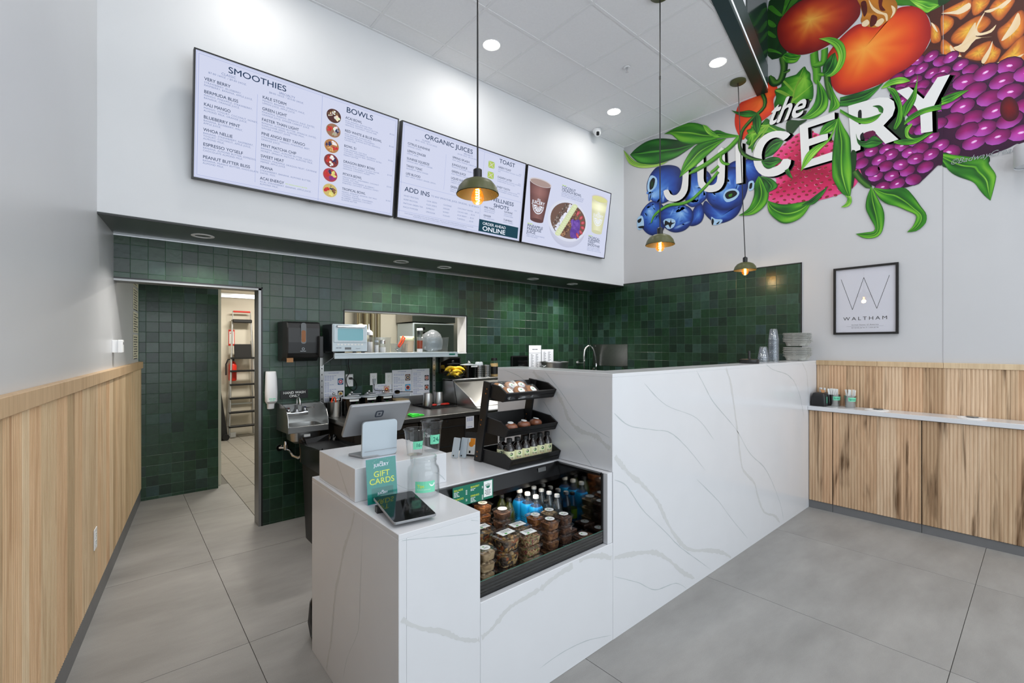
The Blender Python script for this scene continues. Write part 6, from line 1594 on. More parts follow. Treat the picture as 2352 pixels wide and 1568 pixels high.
def juice_logo(cx, cy, s, parent):
    b = B(); m2 = MXS2
    text(b, 'the', cx, cy + s * .40, s * .30, 'c', 'b', shear=.25, m=0, mx=m2); text(b, 'JUICERY', cx, cy + s * .08, s * .40, 'c', 'h', m=0, mx=m2, fit=s * 1.55)
    n = 16
    for k in range(7):   # orange segments
        a0 = PI + PI * k / 7 + .05; a1 = PI + PI * (k + 1) / 7 - .05
        b.add([(cx + .1 * s * math.cos((a0 + a1) / 2), cy + .1 * s * math.sin((a0 + a1) / 2), 0), (cx + .55 * s * math.cos(a0), cy + .62 * s * math.sin(a0), 0), (cx + .55 * s * math.cos(a1), cy + .62 * s * math.sin(a1), 0)], [(0, 1, 2)], 0, m2)
    for k in range(n):
        a0 = PI + PI * k / n; a1 = PI + PI * (k + 1) / n
        b.add([(cx + .62 * s * math.cos(a0), cy + .70 * s * math.sin(a0), 0), (cx + .70 * s * math.cos(a0), cy + .78 * s * math.sin(a0), 0), (cx + .70 * s * math.cos(a1), cy + .78 * s * math.sin(a1), 0), (cx + .62 * s * math.cos(a1), cy + .70 * s * math.sin(a1), 0)], [(0, 1, 2, 3)], 0, m2)
    obj('cup_logo', b, 'screen_white', parent)
c1 = cuppic(.052, .372, .105, .300, .668, .265, (92, 60, 60), (122, 84, 82), (138, 98, 94), (168, 146, 140))
juice_logo(.205, .428, .122, c1)
c2 = cuppic(1.068, 1.372, 1.125, 1.320, .700, .300, (206, 206, 168), (222, 222, 184), (232, 232, 200), (216, 216, 150))
juice_logo(1.222, .470, .122, c2)
b = B(); r = random.Random(9); cx, cy = .700, .345
pdisc(b, cx, cy - .075, .305, .225, (222, 224, 238), MXS, 0, 40, edge=(190, 194, 216)); pdisc(b, cx, cy, .338, .232, (236, 238, 248), MXS, .0002, 40, edge=(214, 218, 234)); pdisc(b, cx + .005, cy + .002, .300, .200, (110, 84, 74), MXS, .0004, 40)
def sprinkle(cols_, xy, cnt, sz, z, el=1.0):
    for k in range(cnt):
        x, y = xy(r); c = r.choice(cols_)
        if ((x - cx) / .285) ** 2 + ((y - cy) / .19) ** 2 < 1: pdisc(b, x, y, sz * r.uniform(.6, 1.3) * el, sz * r.uniform(.6, 1.2), c, MXS, z + k * .000004, 7, r.uniform(0, 3))
band = lambda o, w: (lambda q: (lambda t_, u: (.52 + t_ * .26 + o + u, .17 + t_ * .36))(q.random(), q.uniform(-w, w)))
sprinkle([(80, 66, 60), (150, 138, 130), (100, 84, 76)], band(-.10, .05), 120, .012, .0005)
sprinkle([(214, 218, 232), (232, 234, 246)], band(-.045, .03), 90, .013, .0010, 1.6)
sprinkle([(110, 78, 64), (160, 120, 90), (84, 58, 50)], band(.10, .045), 130, .014, .0014)
sprinkle([(104, 70, 160), (92, 58, 150), (120, 84, 176)], lambda q: (.82 + q.uniform(-.06, .07), .27 + q.uniform(-.09, .10)), 70, .024, .0019)
for k in range(6): a = .95 - k * .35; pdisc(b, cx + .255 * math.cos(a), cy + .165 * math.sin(a) - .02, .036, .020, (214, 120, 130), MXS, .0023 + k * .0002, 10, a, edge=(176, 40, 56))
for k in range(15): f = k / 14; pdisc(b, .545 + f * .235, .180 + f * .345, .048, .026, (226, 236, 196), MXS, .0036 + k * .0001, 14, .1, edge=(206, 216, 170))
obj('bowl_picture', b, 'screen_picture', t3)
b = B()
for x, y in ((.543, .716), (.072, .212), (1.077, .238)): bar(b, x, y, .075, .012, 3, MXS, 2, .1)
text(b, 'COCONUT', .543, .684, .042, wt='b', m=0, mx=MXS, fit=.229); text(b, 'CRUNCH BOWL', .545, .652, .042, wt='b', m=0, mx=MXS, fit=.336)
for i, s in enumerate(('A BLENDED BASE OF ACAI, BANANA AND COCONUT', 'MILK TOPPED WITH GRANOLA, ALMOND BUTTER,', 'COCONUT, WALNUT, STRAWBERRY AND BANANA.')): text(b, s, .543, .632 - i * .018, .016, m=1, mx=MXS, fit=.39 - .01 * i)
for i, (s, w) in enumerate((('PINEAPPLE', .234), ('PARADISE', .214), ('JUICE', .128))): text(b, s, .071, .179 - i * .032, .042, wt='b', m=0, mx=MXS, fit=w)
for i, s in enumerate(('FRESHLY JUICED ORANGE, PINEAPPLE,', 'CARROT AND GINGER.')): text(b, s, .071, .094 - i * .018, .016, m=1, mx=MXS)
for i, (s, w) in enumerate((('TROPICAL', .219), ('TURMERIC', .228), ('TWIST', .13), ('SMOOTHIE', .232))): text(b, s, 1.076, .207 - i * .0295, .040, wt='b', m=0, mx=MXS, fit=w)
for i, s in enumerate(('MADE WITH A BLEND OF PINEAPPLE,', 'MANGO, TURMERIC, COCONUT MILK,', 'LEMON JUICE AND A TOUCH OF HONEY.')): text(b, s, 1.074, .098 - i * .018, .0145, m=1, mx=MXS)
obj('caption', b, INKS, t3)

# ================================================================== mural painted on the right wall
MURAL = [
    ('flat','gdark',[(-1906,5074),(-1836,5131),(-1560,4973),(-1725,4933),(-1799,4865),(-1814,4764),(-1787,4642),(-1725,4531),(-1762,4494),(-1906,4570)]),
    ('flat','gmid',[(-1906,5074),(-1849,4988),(-1793,4923),(-1774,4933),(-1836,5035),(-1868,5080)]),
    ('flat','gmid',[(-1774,4920),(-1756,4990),(-1737,5068),(-1695,5043),(-1725,4987),(-1762,4906)]),
    ('flat','gmid',[(-1900,4947),(-1849,4892),(-1824,4838),(-1862,4844),(-1900,4891)]),
    ('flat','gmid',[(-1903,4831),(-1862,4789),(-1824,4728),(-1849,4728),(-1900,4781)]),
    ('flat','gmid',[(-1900,4643),(-1836,4598),(-1787,4547),(-1774,4521),(-1836,4571),(-1900,4609)]),
    ('flat','gmid',[(-1677,5033),(-1618,4999),(-1695,4957),(-1756,4909),(-1719,4970)]),
    ('flat','pine_dark',[(-836,4570),(-93,4142),(-93,3624),(-209,3694),(-324,3738),(-403,3812),(-476,3882),(-570,3945),(-665,3980),(-693,3982),(-632,4082),(-632,4247),(-679,4361)]),
    ('pine',[(-565,4263),(-493,4200),(-497,4133),(-552,4092),(-565,4111)],0),
    ('pine',[(-560,4278),(-526,4300),(-443,4311),(-410,4315),(-386,4301),(-386,4222),(-443,4162),(-476,4203)],0),
    ('pine',[(-501,4066),(-443,4116),(-339,4140),(-277,4062),(-331,4001),(-443,3968),(-501,4008)],0),
    ('pine',[(-284,4176),(-239,4217),(-150,4166),(-194,4072),(-239,4041),(-284,4132)],0),
    ('pine',[(-246,3958),(-194,4007),(-136,4061),(-104,4033),(-104,3884),(-150,3833),(-209,3808)],0),
    ('pine',[(-427,3857),(-362,3905),(-277,3907),(-300,3819),(-331,3778),(-386,3810)],0),
    ('pine',[(-239,3724),(-187,3797),(-104,3862),(-104,3660),(-172,3676)],0),
    ('pine',[(-626,4225),(-578,4164),(-569,4054),(-626,4071)],0),
    ('pine',[(-378,4297),(-284,4243),(-315,4171),(-378,4161)],0),
    ('pine',[(-560,4061),(-501,3985),(-443,3865),(-560,3933)],0),
    ('pine',[(-277,3896),(-254,3852),(-224,3804),(-254,3731),(-315,3737),(-296,3806)],0),
    ('flat','pine_pale',[(-311,4153),(-347,4099),(-370,4022),(-354,3985),(-277,3973),(-250,4020),(-284,3994),(-339,4000),(-354,4047),(-331,4102)]),
    ('flat','pine_pale',[(-565,4280),(-476,4255),(-402,4276),(-394,4226),(-451,4212),(-493,4235)]),
    ('flat','pine_pale',[(-362,4096),(-394,4057),(-443,3968),(-493,3958),(-427,3891),(-362,3961),(-269,3936),(-362,3984)]),
    ('flat','pine_pale',[(-136,4050),(-125,3959),(-172,3898),(-224,3880),(-172,3973)]),
    ('flat','pine_pale',[(-509,3989),(-476,3915),(-443,3865),(-476,3881),(-509,3943)]),
    ('flat','pine_pale',[(-269,3903),(-284,3811),(-315,3748),(-331,3778),(-292,3848)]),
    ('flat','pine_pale',[(-239,4140),(-284,4132),(-315,4160),(-246,4155),(-187,4181),(-165,4169),(-216,4127)]),
    ('flat','pine_pale',[(-104,3724),(-172,3682),(-246,3722),(-172,3714)]),
    ('flat','pine_pale',[(-628,4238),(-604,4201),(-586,4133),(-612,4182)]),
    ('flat','gmid',[(-880,4584),(-578,4411),(-509,4372),(-578,4340),(-666,4342),(-747,4445),(-851,4508)]),
    ('leaf','leaf2',[(-578,4358),(-648,4427),(-720,4480),(-766,4507)],[(-578,4358),(-621,4341),(-666,4342),(-766,4507)]),
    ('flat','gdark',[(-578,4411),(-505,4369),(-535,4345),(-578,4350)]),
    ('rasp','rb',[(-890,3892),(-851,3949),(-767,3984),(-648,3963),(-570,3943),(-476,3881),(-403,3812),(-327,3742),(-363,3693),(-476,3665),(-538,3603),(-562,3442),(-679,3532),(-793,3531),(-890,3788)],15),
    ('rasp','rc',[(-560,3623),(-493,3658),(-443,3683),(-363,3703),(-284,3712),(-209,3694),(-137,3654),(-84,3577),(-84,3063),(-140,3056),(-195,3034),(-303,3014),(-388,3027),(-476,3068),(-536,3119),(-562,3196),(-562,3414)],22),
    ('blob','core',[(-225,3395),(-200,3432),(-166,3418),(-137,3353),(-132,3278),(-154,3240),(-195,3249),(-227,3315)],(-182,3344)),
    ('flat','gdark',[(-557,3122),(-476,3068),(-388,3027),(-295,3015),(-291,2952),(-366,2957),(-466,2969),(-557,3007)]),
    ('leaf','leaf1',[(-557,3050),(-517,2959),(-466,2898),(-378,2828),(-341,2756),(-312,2701),(-281,2656)],[(-557,3115),(-390,3034),(-295,3015),(-291,2952),(-255,2863),(-251,2821),(-267,2724),(-281,2656)]),
    ('blob','orange',[(-1911,4290),(-1836,4242),(-1809,4158),(-1849,4086),(-1849,3969),(-1918,3921),(-2016,3883),(-2118,3812),(-2155,3771),(-2207,3844),(-2245,3966),(-2238,4088),(-2192,4179),(-2088,4207),(-1960,4206)],(-1946,4126)),
    ('blob','tom2',[(-1371,4308),(-1328,4375),(-1265,4431),(-1173,4482),(-1103,4479),(-989,4406),(-890,4423),(-842,4476),(-748,4441),(-675,4359),(-635,4242),(-630,4121),(-648,4058),(-693,3984),(-775,3927),(-861,3903),(-930,3871),(-1094,3858),(-1199,3867),(-1250,3891),(-1307,3952),(-1355,4073),(-1377,4196)],(-1084,4241)),
    ('blob','tom1',[(-1111,4716),(-1111,4631),(-1123,4553),(-1213,4479),(-1307,4427),(-1371,4409),(-1458,4401),(-1560,4418),(-1653,4462),(-1725,4531),(-1787,4642),(-1814,4764),(-1799,4865),(-1725,4933),(-1642,4966),(-1549,4966),(-1371,4928),(-1183,4818)],(-1514,4739)),
    ('flat','caramel',[(-1119,4721),(-890,4590),(-846,4491),(-870,4429),(-900,4408),(-989,4386),(-1071,4442),(-1108,4507),(-1098,4566),(-1113,4653)]),
    ('flat','pine_pale',[(-1051,4675),(-1015,4585),(-959,4509),(-919,4469),(-914,4416),(-924,4409),(-939,4467),(-989,4513),(-1030,4580)]),
    ('flat','pine_pale',[(-890,4527),(-861,4486),(-866,4445),(-895,4418),(-880,4460)]),
    ('flat','pine_pale',[(-1098,4488),(-1061,4495),(-1045,4454),(-1071,4436),(-1098,4456)]),
    ('flat','pine_pale',[(-1010,4429),(-959,4452),(-939,4417),(-979,4387)]),
    ('flat','tomdark',[(-979,4634),(-949,4617),(-954,4563),(-929,4505),(-969,4534)]),
    ('flat','tomdark',[(-1108,4676),(-1071,4668),(-1061,4572),(-1082,4532),(-1098,4592)]),
    ('flat','tomdark',[(-1030,4516),(-989,4481),(-999,4423),(-1040,4419)]),
    ('straw',[(-1836,3524),(-1769,3575),(-1691,3621),(-1614,3651),(-1515,3631),(-1408,3552),(-1304,3435),(-1237,3320),(-1150,3266),(-1108,3149),(-1116,3074),(-1161,2995),(-1271,2954),(-1420,2937),(-1589,2938),(-1809,2975),(-1890,3035),(-1901,3115),(-1849,3160),(-1822,3241),(-1863,3297),(-1822,3358),(-1863,3459)]),
    ('blob','blued',[(-2327,3509),(-2273,3563),(-2166,3554),(-2049,3526),(-1970,3464),(-1963,3342),(-2006,3279),(-2092,3272),(-2166,3369)],(-2122,3479)),
    ('blob','blue',[(-2770,3630),(-2682,3629),(-2579,3566),(-2512,3466),(-2509,3335),(-2562,3234),(-2664,3176),(-2752,3171),(-2823,3247),(-2841,3387),(-2823,3535)],(-2699,3284)),
    ('blob','blued',[(-2717,3155),(-2630,3185),(-2596,3062),(-2630,2970),(-2717,2941),(-2787,2968),(-2752,3062)],(-2664,3060)),
    ('blob','blued',[(-2579,3205),(-2496,3121),(-2366,3059),(-2242,3047),(-2163,3091),(-2196,2990),(-2273,2928),(-2398,2907),(-2496,2951),(-2579,3041),(-2616,3132)],(-2398,2986)),
    ('blob','blue',[(-2398,3514),(-2273,3509),(-2166,3446),(-2107,3322),(-2114,3201),(-2166,3091),(-2257,3042),(-2382,3055),(-2496,3121),(-2562,3218),(-2562,3300),(-2496,3412)],(-2414,3310)),
    ('blob','blue',[(-3203,3783),(-3047,3761),(-2915,3689),(-2869,3565),(-2878,3465),(-2915,3389),(-3047,3317),(-3164,3306),(-3274,3363),(-3346,3480),(-3362,3593),(-3325,3692),(-3274,3750)],(-3274,3426)),
    ('blob','blue',[(-3315,3363),(-3203,3337),(-3105,3243),(-3085,3098),(-3124,2965),(-3223,2916),(-3346,2962),(-3440,3071),(-3462,3177),(-3430,3280)],(-3325,3257)),
    ('blob','blue',[(-3047,3282),(-2878,3234),(-2770,3167),(-2725,3073),(-2752,2978),(-2841,2911),(-2971,2910),(-3085,2975),(-3164,3079),(-3193,3174),(-3144,3252)],(-2878,3123)),
    ('flat','bpale',[(-3305,3701),(-3217,3641),(-3223,3538),(-3325,3493),(-3354,3582)]),
    ('flat','bpale',[(-2374,3204),(-2335,3266),(-2242,3257),(-2196,3199),(-2242,3140),(-2335,3131)]),
    ('flat','bpale',[(-3124,3080),(-3047,3099),(-2961,3055),(-2980,2981),(-3066,2971)]),
    ('flat','bpale',[(-2512,3003),(-2463,2968),(-2382,2943),(-2414,2902),(-2487,2908)]),
    ('flat','bpale',[(-3504,3186),(-3440,3218),(-3409,3166),(-3409,3056),(-3494,3044)]),
    ('flat','bpale',[(-2100,3289),(-2049,3291),(-2042,3213),(-2092,3196)]),
    ('flat','black',[(-3274,3663),(-3239,3632),(-3264,3540),(-3315,3523),(-3317,3614)]),
    ('flat','black',[(-2354,3215),(-2319,3246),(-2249,3239),(-2219,3197),(-2257,3168),(-2327,3164)]),
    ('flat','black',[(-3095,3082),(-3037,3044),(-3018,3084),(-3009,3039),(-2961,3029),(-3009,3012),(-3028,2973),(-3056,3022),(-3105,3014)]),
    ('flat','black',[(-2496,2983),(-2479,2947),(-2496,2902),(-2509,2945)]),
    ('flat','black',[(-2455,2910),(-2414,2934),(-2430,2905)]),
    ('flat','black',[(-3498,3169),(-3440,3181),(-3451,3138),(-3489,3131)]),
    ('flat','black',[(-3489,3081),(-3409,3078),(-3409,3046),(-3472,3059)]),
    ('flat','black',[(-2085,3270),(-2060,3271),(-2066,3220),(-2092,3219)]),
    ('flat','gdark',[(-3288,3628),(-3264,3585),(-3280,3544),(-3305,3578)]),
    ('flat','gmid',[(-2311,3208),(-2273,3211),(-2280,3181),(-2307,3183)]),
    ('rasp','ra',[(-1137,3305),(-1086,3433),(-990,3471),(-880,3443),(-739,3482),(-671,3440),(-621,3427),(-558,3447),(-555,3054),(-589,3020),(-646,2960),(-705,2909),(-791,2892),(-907,2905),(-1009,2961),(-1077,3045),(-1116,3152)],17),
    ('flat','gdark',[(-944,3483),(-880,3535),(-844,3602),(-817,3546),(-799,3539),(-791,3422),(-739,3324),(-621,3317),(-671,3267),(-739,3251),(-871,3306),(-839,3325)]),
    ('blob','lett',[(-1566,4299),(-1543,4253),(-1514,4208),(-1509,4147),(-1492,4094),(-1486,4014),(-1497,3942),(-1560,3876),(-1618,3832),(-1737,3851),(-1811,3933),(-1843,4027),(-1824,4101),(-1836,4175),(-1774,4189),(-1774,4257),(-1701,4258),(-1642,4252),(-1618,4267)],(-1560,4176)),
    ('flat','glight',[(-1566,4299),(-1665,4089),(-1695,3902),(-1680,3896),(-1647,4082)]),
    ('flat','glight',[(-1659,4100),(-1737,4227),(-1774,4254),(-1665,4083)]),
    ('flat','glight',[(-1642,4146),(-1560,4228),(-1543,4247),(-1636,4123)]),
    ('flat','glight',[(-1671,4012),(-1560,4058),(-1492,4088),(-1665,3990)]),
    ('flat','glight',[(-1677,3961),(-1595,3968),(-1497,3942),(-1675,3940)]),
    ('flat','glight',[(-1671,4039),(-1774,4149),(-1830,4165),(-1675,4024)]),
    ('blob','lett',[(-1918,3914),(-1849,3822),(-1730,3721),(-1849,3748),(-1932,3748),(-2002,3727),(-2045,3666),(-2059,3595),(-2074,3645),(-2103,3654),(-2088,3680),(-2125,3723),(-2110,3749),(-2133,3787),(-2103,3815),(-2118,3858),(-2074,3866),(-2059,3898),(-1988,3842)],(-2059,3792)),
    ('flat','glight',[(-1918,3847),(-2103,3815),(-2096,3805),(-1911,3830)]),
    ('flat','glight',[(-1918,3839),(-2088,3688),(-2077,3679),(-1909,3822)]),
    ('flat','glight',[(-1918,3847),(-2059,3891),(-2059,3880),(-1915,3834)]),
    ('flat','glight',[(-1904,3827),(-2052,3638),(-2045,3628),(-1897,3810)]),
    ('flat','glight',[(-1904,3827),(-1822,3746),(-1809,3746),(-1897,3832)]),
    ('flat','gdark',[(-1730,3721),(-1717,3817),(-1614,3779),(-1540,3758),(-1614,3722),(-1678,3659),(-1704,3690)]),
    ('stem','gdark',68,[(-1762,4494),(-1747,4393),(-1756,4316),(-1787,4249),(-1843,4253),(-1881,4331),(-1885,4349)]),
    ('stem','gdark',28,[(-1756,4323),(-1719,4320),(-1692,4327)]),
    ('leaf','leaf1',[(-1762,4501),(-1725,4514),(-1659,4469),(-1595,4422)],[(-1762,4481),(-1731,4413),(-1665,4379),(-1624,4382),(-1595,4422)]),
    ('stem','gmid',68,[(-1481,4399),(-1475,4306),(-1458,4221),(-1453,4077)]),
    ('stem','gmid',56,[(-1392,4392),(-1395,4306),(-1409,4262),(-1453,4263),(-1492,4275)]),
    ('stem','gmid',32,[(-1447,4171),(-1403,4148),(-1382,4148)]),
    ('leaf','leaf1',[(-1458,4118),(-1458,4003),(-1481,3896),(-1549,3819),(-1606,3795)],[(-1447,4113),(-1382,3971),(-1362,3861),(-1392,3785),(-1492,3752),(-1606,3795)]),
    ('stem','gdark',52,[(-1374,4145),(-1365,4040),(-1349,3957),(-1323,3858)]),
    ('leaf','leaf1',[(-1361,4065),(-1344,3881),(-1361,3759)],[(-1373,4097),(-1304,3905),(-1268,3784),(-1361,3759)]),
    ('leaf','leafd',[(-1409,4167),(-1403,4234),(-1349,4297),(-1307,4315)],[(-1387,4125),(-1328,4111),(-1286,4180),(-1307,4315)]),
    ('leaf','leaf2',[(-1442,4511),(-1349,4480),(-1275,4418),(-1232,4340),(-1222,4236),(-1255,4141),(-1328,4096),(-1382,4120)],[(-1442,4511),(-1382,4455),(-1333,4397),(-1302,4337),(-1281,4252),(-1302,4175),(-1339,4129),(-1382,4120)]),
    ('leaf','leafd',[(-1268,3868),(-1145,3857),(-1019,3852),(-939,3868)],[(-1268,3783),(-1165,3750),(-1067,3756),(-1000,3806),(-939,3868)]),
    ('leaf','leaf2',[(-962,3823),(-916,3866),(-853,3873),(-799,3850),(-758,3801)],[(-962,3823),(-925,3815),(-880,3818),(-808,3803),(-758,3801)]),
    ('leaf','leafd',[(-1946,3573),(-1918,3669),(-1849,3690),(-1753,3620)],[(-1939,3504),(-1863,3510),(-1802,3549),(-1753,3620)]),
    ('letter',[(-2860,3690),(-2791,3695),(-2791,3442),(-2814,3355),(-2869,3300),(-2952,3283),(-3037,3310),(-3095,3373),(-3120,3455),(-3056,3456),(-3028,3400),(-2980,3367),(-2924,3374),(-2882,3432),(-2863,3546)]),
    ('letter',[(-2678,3736),(-2604,3741),(-2601,3474),(-2587,3421),(-2554,3382),(-2504,3366),(-2463,3374),(-2439,3429),(-2434,3636),(-2430,3740),(-2358,3737),(-2355,3422),(-2374,3332),(-2422,3288),(-2496,3283),(-2579,3312),(-2647,3379),(-2673,3461)]),
    ('letter',[(-2237,3740),(-2163,3739),(-2156,3301),(-2230,3306)]),
    ('letter',[(-1691,3664),(-1743,3714),(-1822,3749),(-1904,3753),(-1981,3720),(-2031,3646),(-2048,3546),(-2038,3452),(-1995,3364),(-1932,3308),(-1849,3282),(-1769,3292),(-1710,3326),(-1684,3404),(-1756,3436),(-1782,3398),(-1836,3377),(-1890,3390),(-1939,3437),(-1962,3504),(-1960,3578),(-1932,3643),(-1883,3679),(-1822,3680),(-1769,3645),(-1753,3625)]),
    ('letter',[(-1608,3727),(-1312,3747),(-1310,3679),(-1534,3676),(-1528,3562),(-1367,3568),(-1365,3502),(-1525,3492),(-1520,3357),(-1329,3373),(-1325,3294),(-1589,3283)]),
    ('letter',[(-1204,3762),(-1067,3756),(-972,3747),(-907,3718),(-871,3671),(-862,3609),(-880,3547),(-944,3483),(-839,3325),(-930,3317),(-1019,3469),(-1111,3451),(-1111,3323),(-1178,3315)]),
    ('letter',[(-853,3756),(-769,3755),(-675,3612),(-587,3756),(-511,3747),(-563,3634),(-621,3499),(-617,3317),(-690,3326),(-696,3489),(-726,3567)]),
    ('the',[(-1915,3838),(-1583,3821)]),
    ('flat','black',[(-1128,3677),(-1103,3680),(-1103,3569),(-1116,3558),(-1126,3577)]),
    ('flat','black',[(-1111,3459),(-1088,3472),(-1090,3410),(-1110,3417)]),
    ('leaf','leafd',[(-1019,3689),(-972,3676),(-944,3636),(-948,3596)],[(-1019,3685),(-986,3656),(-972,3617),(-948,3596)]),
    ('flat','rasp_d',[(-1086,3463),(-1019,3466),(-1000,3427),(-1067,3408)]),
    ('leaf','leaf1',[(-1268,3759),(-1186,3673),(-1106,3611),(-1038,3595),(-953,3600)],[(-1268,3729),(-1196,3648),(-1116,3566),(-1048,3541),(-990,3556),(-953,3600)]),
    ('leaf','leafd',[(-1143,3483),(-1126,3422),(-1067,3388),(-1009,3418),(-944,3337)],[(-1143,3464),(-1126,3380),(-1067,3323),(-1000,3313),(-944,3337)]),
    ('leaf','leaf1',[(-921,3813),(-880,3715),(-844,3602),(-851,3513),(-875,3435),(-857,3416)],[(-921,3813),(-862,3777),(-826,3676),(-810,3566),(-817,3477),(-857,3416)]),
    ('leaf','leaf1',[(-804,3501),(-813,3602),(-765,3662),(-726,3747),(-711,3848)],[(-804,3501),(-756,3557),(-722,3633),(-715,3743),(-711,3848)]),
    ('leaf','leaf1',[(-801,3454),(-765,3503),(-688,3530),(-563,3525)],[(-801,3435),(-739,3465),(-663,3487),(-563,3477)]),
    ('leaf','leaf1',[(-563,3574),(-501,3587),(-455,3583),(-398,3572)],[(-563,3512),(-501,3517),(-440,3550),(-398,3572)]),
    ('leaf','leaf1',[(-871,3318),(-817,3317),(-705,3296),(-654,3315),(-612,3308)],[(-871,3306),(-817,3269),(-739,3248),(-671,3273),(-612,3308)]),
    ('leaf','leaf2',[(-752,3433),(-791,3411),(-797,3367),(-782,3316),(-722,3285)],[(-746,3419),(-766,3385),(-773,3348),(-756,3313),(-722,3285)]),
    ('leaf','leaf1',[(-1282,3675),(-1396,3657),(-1437,3573)],[(-1282,3675),(-1304,3596),(-1361,3563),(-1437,3573)]),
    ('leaf','leaf2',[(-1287,3671),(-1361,3509),(-1467,3476),(-1540,3430),(-1577,3357),(-1596,3261)],[(-1284,3669),(-1310,3572),(-1350,3491),(-1420,3433),(-1503,3355),(-1596,3261)]),
    ('flat','gdark',[(-1184,3311),(-1142,3309),(-1146,3164),(-1173,2973)]),
    ('leaf','leaf1',[(-1281,3693),(-1310,3533),(-1330,3323),(-1330,3161),(-1316,3090),(-1257,2963),(-1189,2901)],[(-1281,3693),(-1237,3573),(-1189,3450),(-1183,3277),(-1176,3117),(-1179,2976),(-1189,2901)]),
    ('leaf','leaf2',[(-1228,2929),(-1210,2896),(-1222,2856),(-1261,2826)],[(-1181,2911),(-1177,2853),(-1210,2822),(-1261,2826)]),
    ('stem','gdark',51,[(-1152,3138),(-1105,3047),(-1032,2953)]),
    ('leaf','leaf1',[(-1032,2957),(-1062,2874),(-1071,2779),(-1043,2689),(-1004,2591),(-1013,2555),(-1066,2554),(-1146,2555)],[(-1026,2956),(-982,2841),(-944,2736),(-936,2639),(-955,2533),(-1004,2493),(-1083,2504),(-1146,2555)]),
    ('leaf','leaf1',[(-1013,2948),(-907,2907),(-802,2893),(-742,2809),(-692,2706),(-657,2633),(-657,2568),(-682,2528),(-722,2500),(-782,2501)],[(-1013,2932),(-971,2838),(-917,2778),(-854,2743),(-792,2695),(-727,2641),(-725,2595),(-747,2540),(-772,2515),(-782,2501)]),
    ('leaf','leafp',[(-3715,4159),(-3647,4080),(-3563,3983),(-3451,3902),(-3264,3828),(-3047,3807)],[(-3715,4153),(-3636,3967),(-3515,3871),(-3367,3817),(-3193,3789),(-3047,3807)]),
    ('leaf','leafd',[(-2699,3901),(-2860,3995),(-3144,4122),(-3346,4156),(-3515,4120),(-3614,4064)],[(-2699,3901),(-2823,3858),(-2952,3821),(-3105,3816),(-3264,3832),(-3472,3914),(-3614,4064)]),
    ('leaf','leaf1',[(-2196,3830),(-2335,3904),(-2430,3976),(-2479,3977),(-2613,4098),(-2734,4169),(-2860,4197),(-2971,4185),(-3114,4166)],[(-2196,3818),(-2335,3851),(-2430,3876),(-2562,3880),(-2682,3895),(-2823,3959),(-2915,4016),(-3009,4122),(-3114,4166)]),
    ('leaf','leaf2',[(-2414,3893),(-2496,3983),(-2562,4068),(-2613,4100)],[(-2414,3890),(-2479,3912),(-2562,3987),(-2613,4100)]),
    ('leaf','leaf1',[(-2335,3847),(-2496,3882),(-2630,3895),(-2717,3874),(-2796,3798),(-2860,3699),(-2906,3561)],[(-2335,3847),(-2398,3817),(-2496,3761),(-2579,3714),(-2699,3643),(-2805,3606),(-2906,3561)]),
    ('stem','gmid',56,[(-2196,3812),(-2304,3730),(-2414,3686),(-2562,3627),(-2699,3593),(-2784,3572)]),
    ('stem','gmid',38,[(-2427,3498),(-2529,3405),(-2639,3322),(-2752,3255),(-2878,3238),(-3028,3257),(-3164,3224),(-3254,3169),(-3294,3088)]),
    ('stem','gmid',38,[(-2422,3561),(-2471,3532),(-2520,3509)]),
    ('stem','gmid',30,[(-2395,3676),(-2398,3626),(-2363,3575),(-2300,3544)]),
    ('stem','gdark',38,[(-1957,4190),(-1929,4104),(-1943,4035),(-2016,3988),(-2103,3930),(-2162,3871),(-2183,3789),(-2192,3714),(-2155,3617),(-2059,3534),(-1953,3486)]),
    ('leaf','leafd',[(-2284,4141),(-2192,4089),(-2088,4065),(-2009,4008)],[(-2284,4141),(-2223,4075),(-2147,4015),(-2067,3985),(-2009,4008)]),
    ('leaf','leafd',[(-2005,4007),(-2052,3956),(-2048,3864),(-2009,3772)],[(-2002,4005),(-1968,3933),(-1971,3851),(-2009,3772)]),
    ('leaf','leafd',[(-1967,3478),(-1877,3492),(-1802,3466),(-1766,3422)],[(-1967,3472),(-1934,3403),(-1877,3374),(-1766,3422)]),
    ('leaf','leafd',[(-1743,3313),(-1717,3256),(-1665,3205)],[(-1706,3327),(-1684,3261),(-1665,3205)]),
    ('leaf','leaf1',[(-1994,3327),(-2037,3244),(-2042,3128),(-2098,3007),(-2204,2951)],[(-1994,3327),(-1906,3193),(-1897,3076),(-1940,2988),(-2050,2929),(-2204,2951)]),
    ('leaf','leafd',[(-1983,3321),(-1940,3218),(-1909,3128)],[(-1983,3324),(-1871,3265),(-1807,3167),(-1909,3128)]),
    ('leaf','leaf1',[(-1909,3046),(-1760,2971),(-1591,2954),(-1485,2957)],[(-1909,3046),(-1887,2910),(-1753,2774),(-1591,2802),(-1485,2957)]),
    ('leaf','leafd',[(-1589,2924),(-1515,2962),(-1443,3007),(-1364,3053)],[(-1565,2911),(-1479,2912),(-1408,2978),(-1364,3053)]),
    ('sign',[(-512,3001),(-154,2997)]),
]
vcol('mural_paint', .5, .35)
mu = thing('mural', 'large painted mural of fruit, berries and leaves with the shop lettering', 'mural')
LAY = [0]
def wallp(h, z, up=0.0): return (XR - .0010 - LAY[0] * .000045 - up, -h, z)
def K(c): return rgb(c)
def mixc(a, b, t): t = max(0, min(1, t)); return tuple(a[i] + (b[i] - a[i]) * t for i in range(3))
def ramp(cols, t):
    t = max(0, min(.9999, t)) * (len(cols) - 1); i = int(t); return mixc(cols[i], cols[i + 1], t - i)
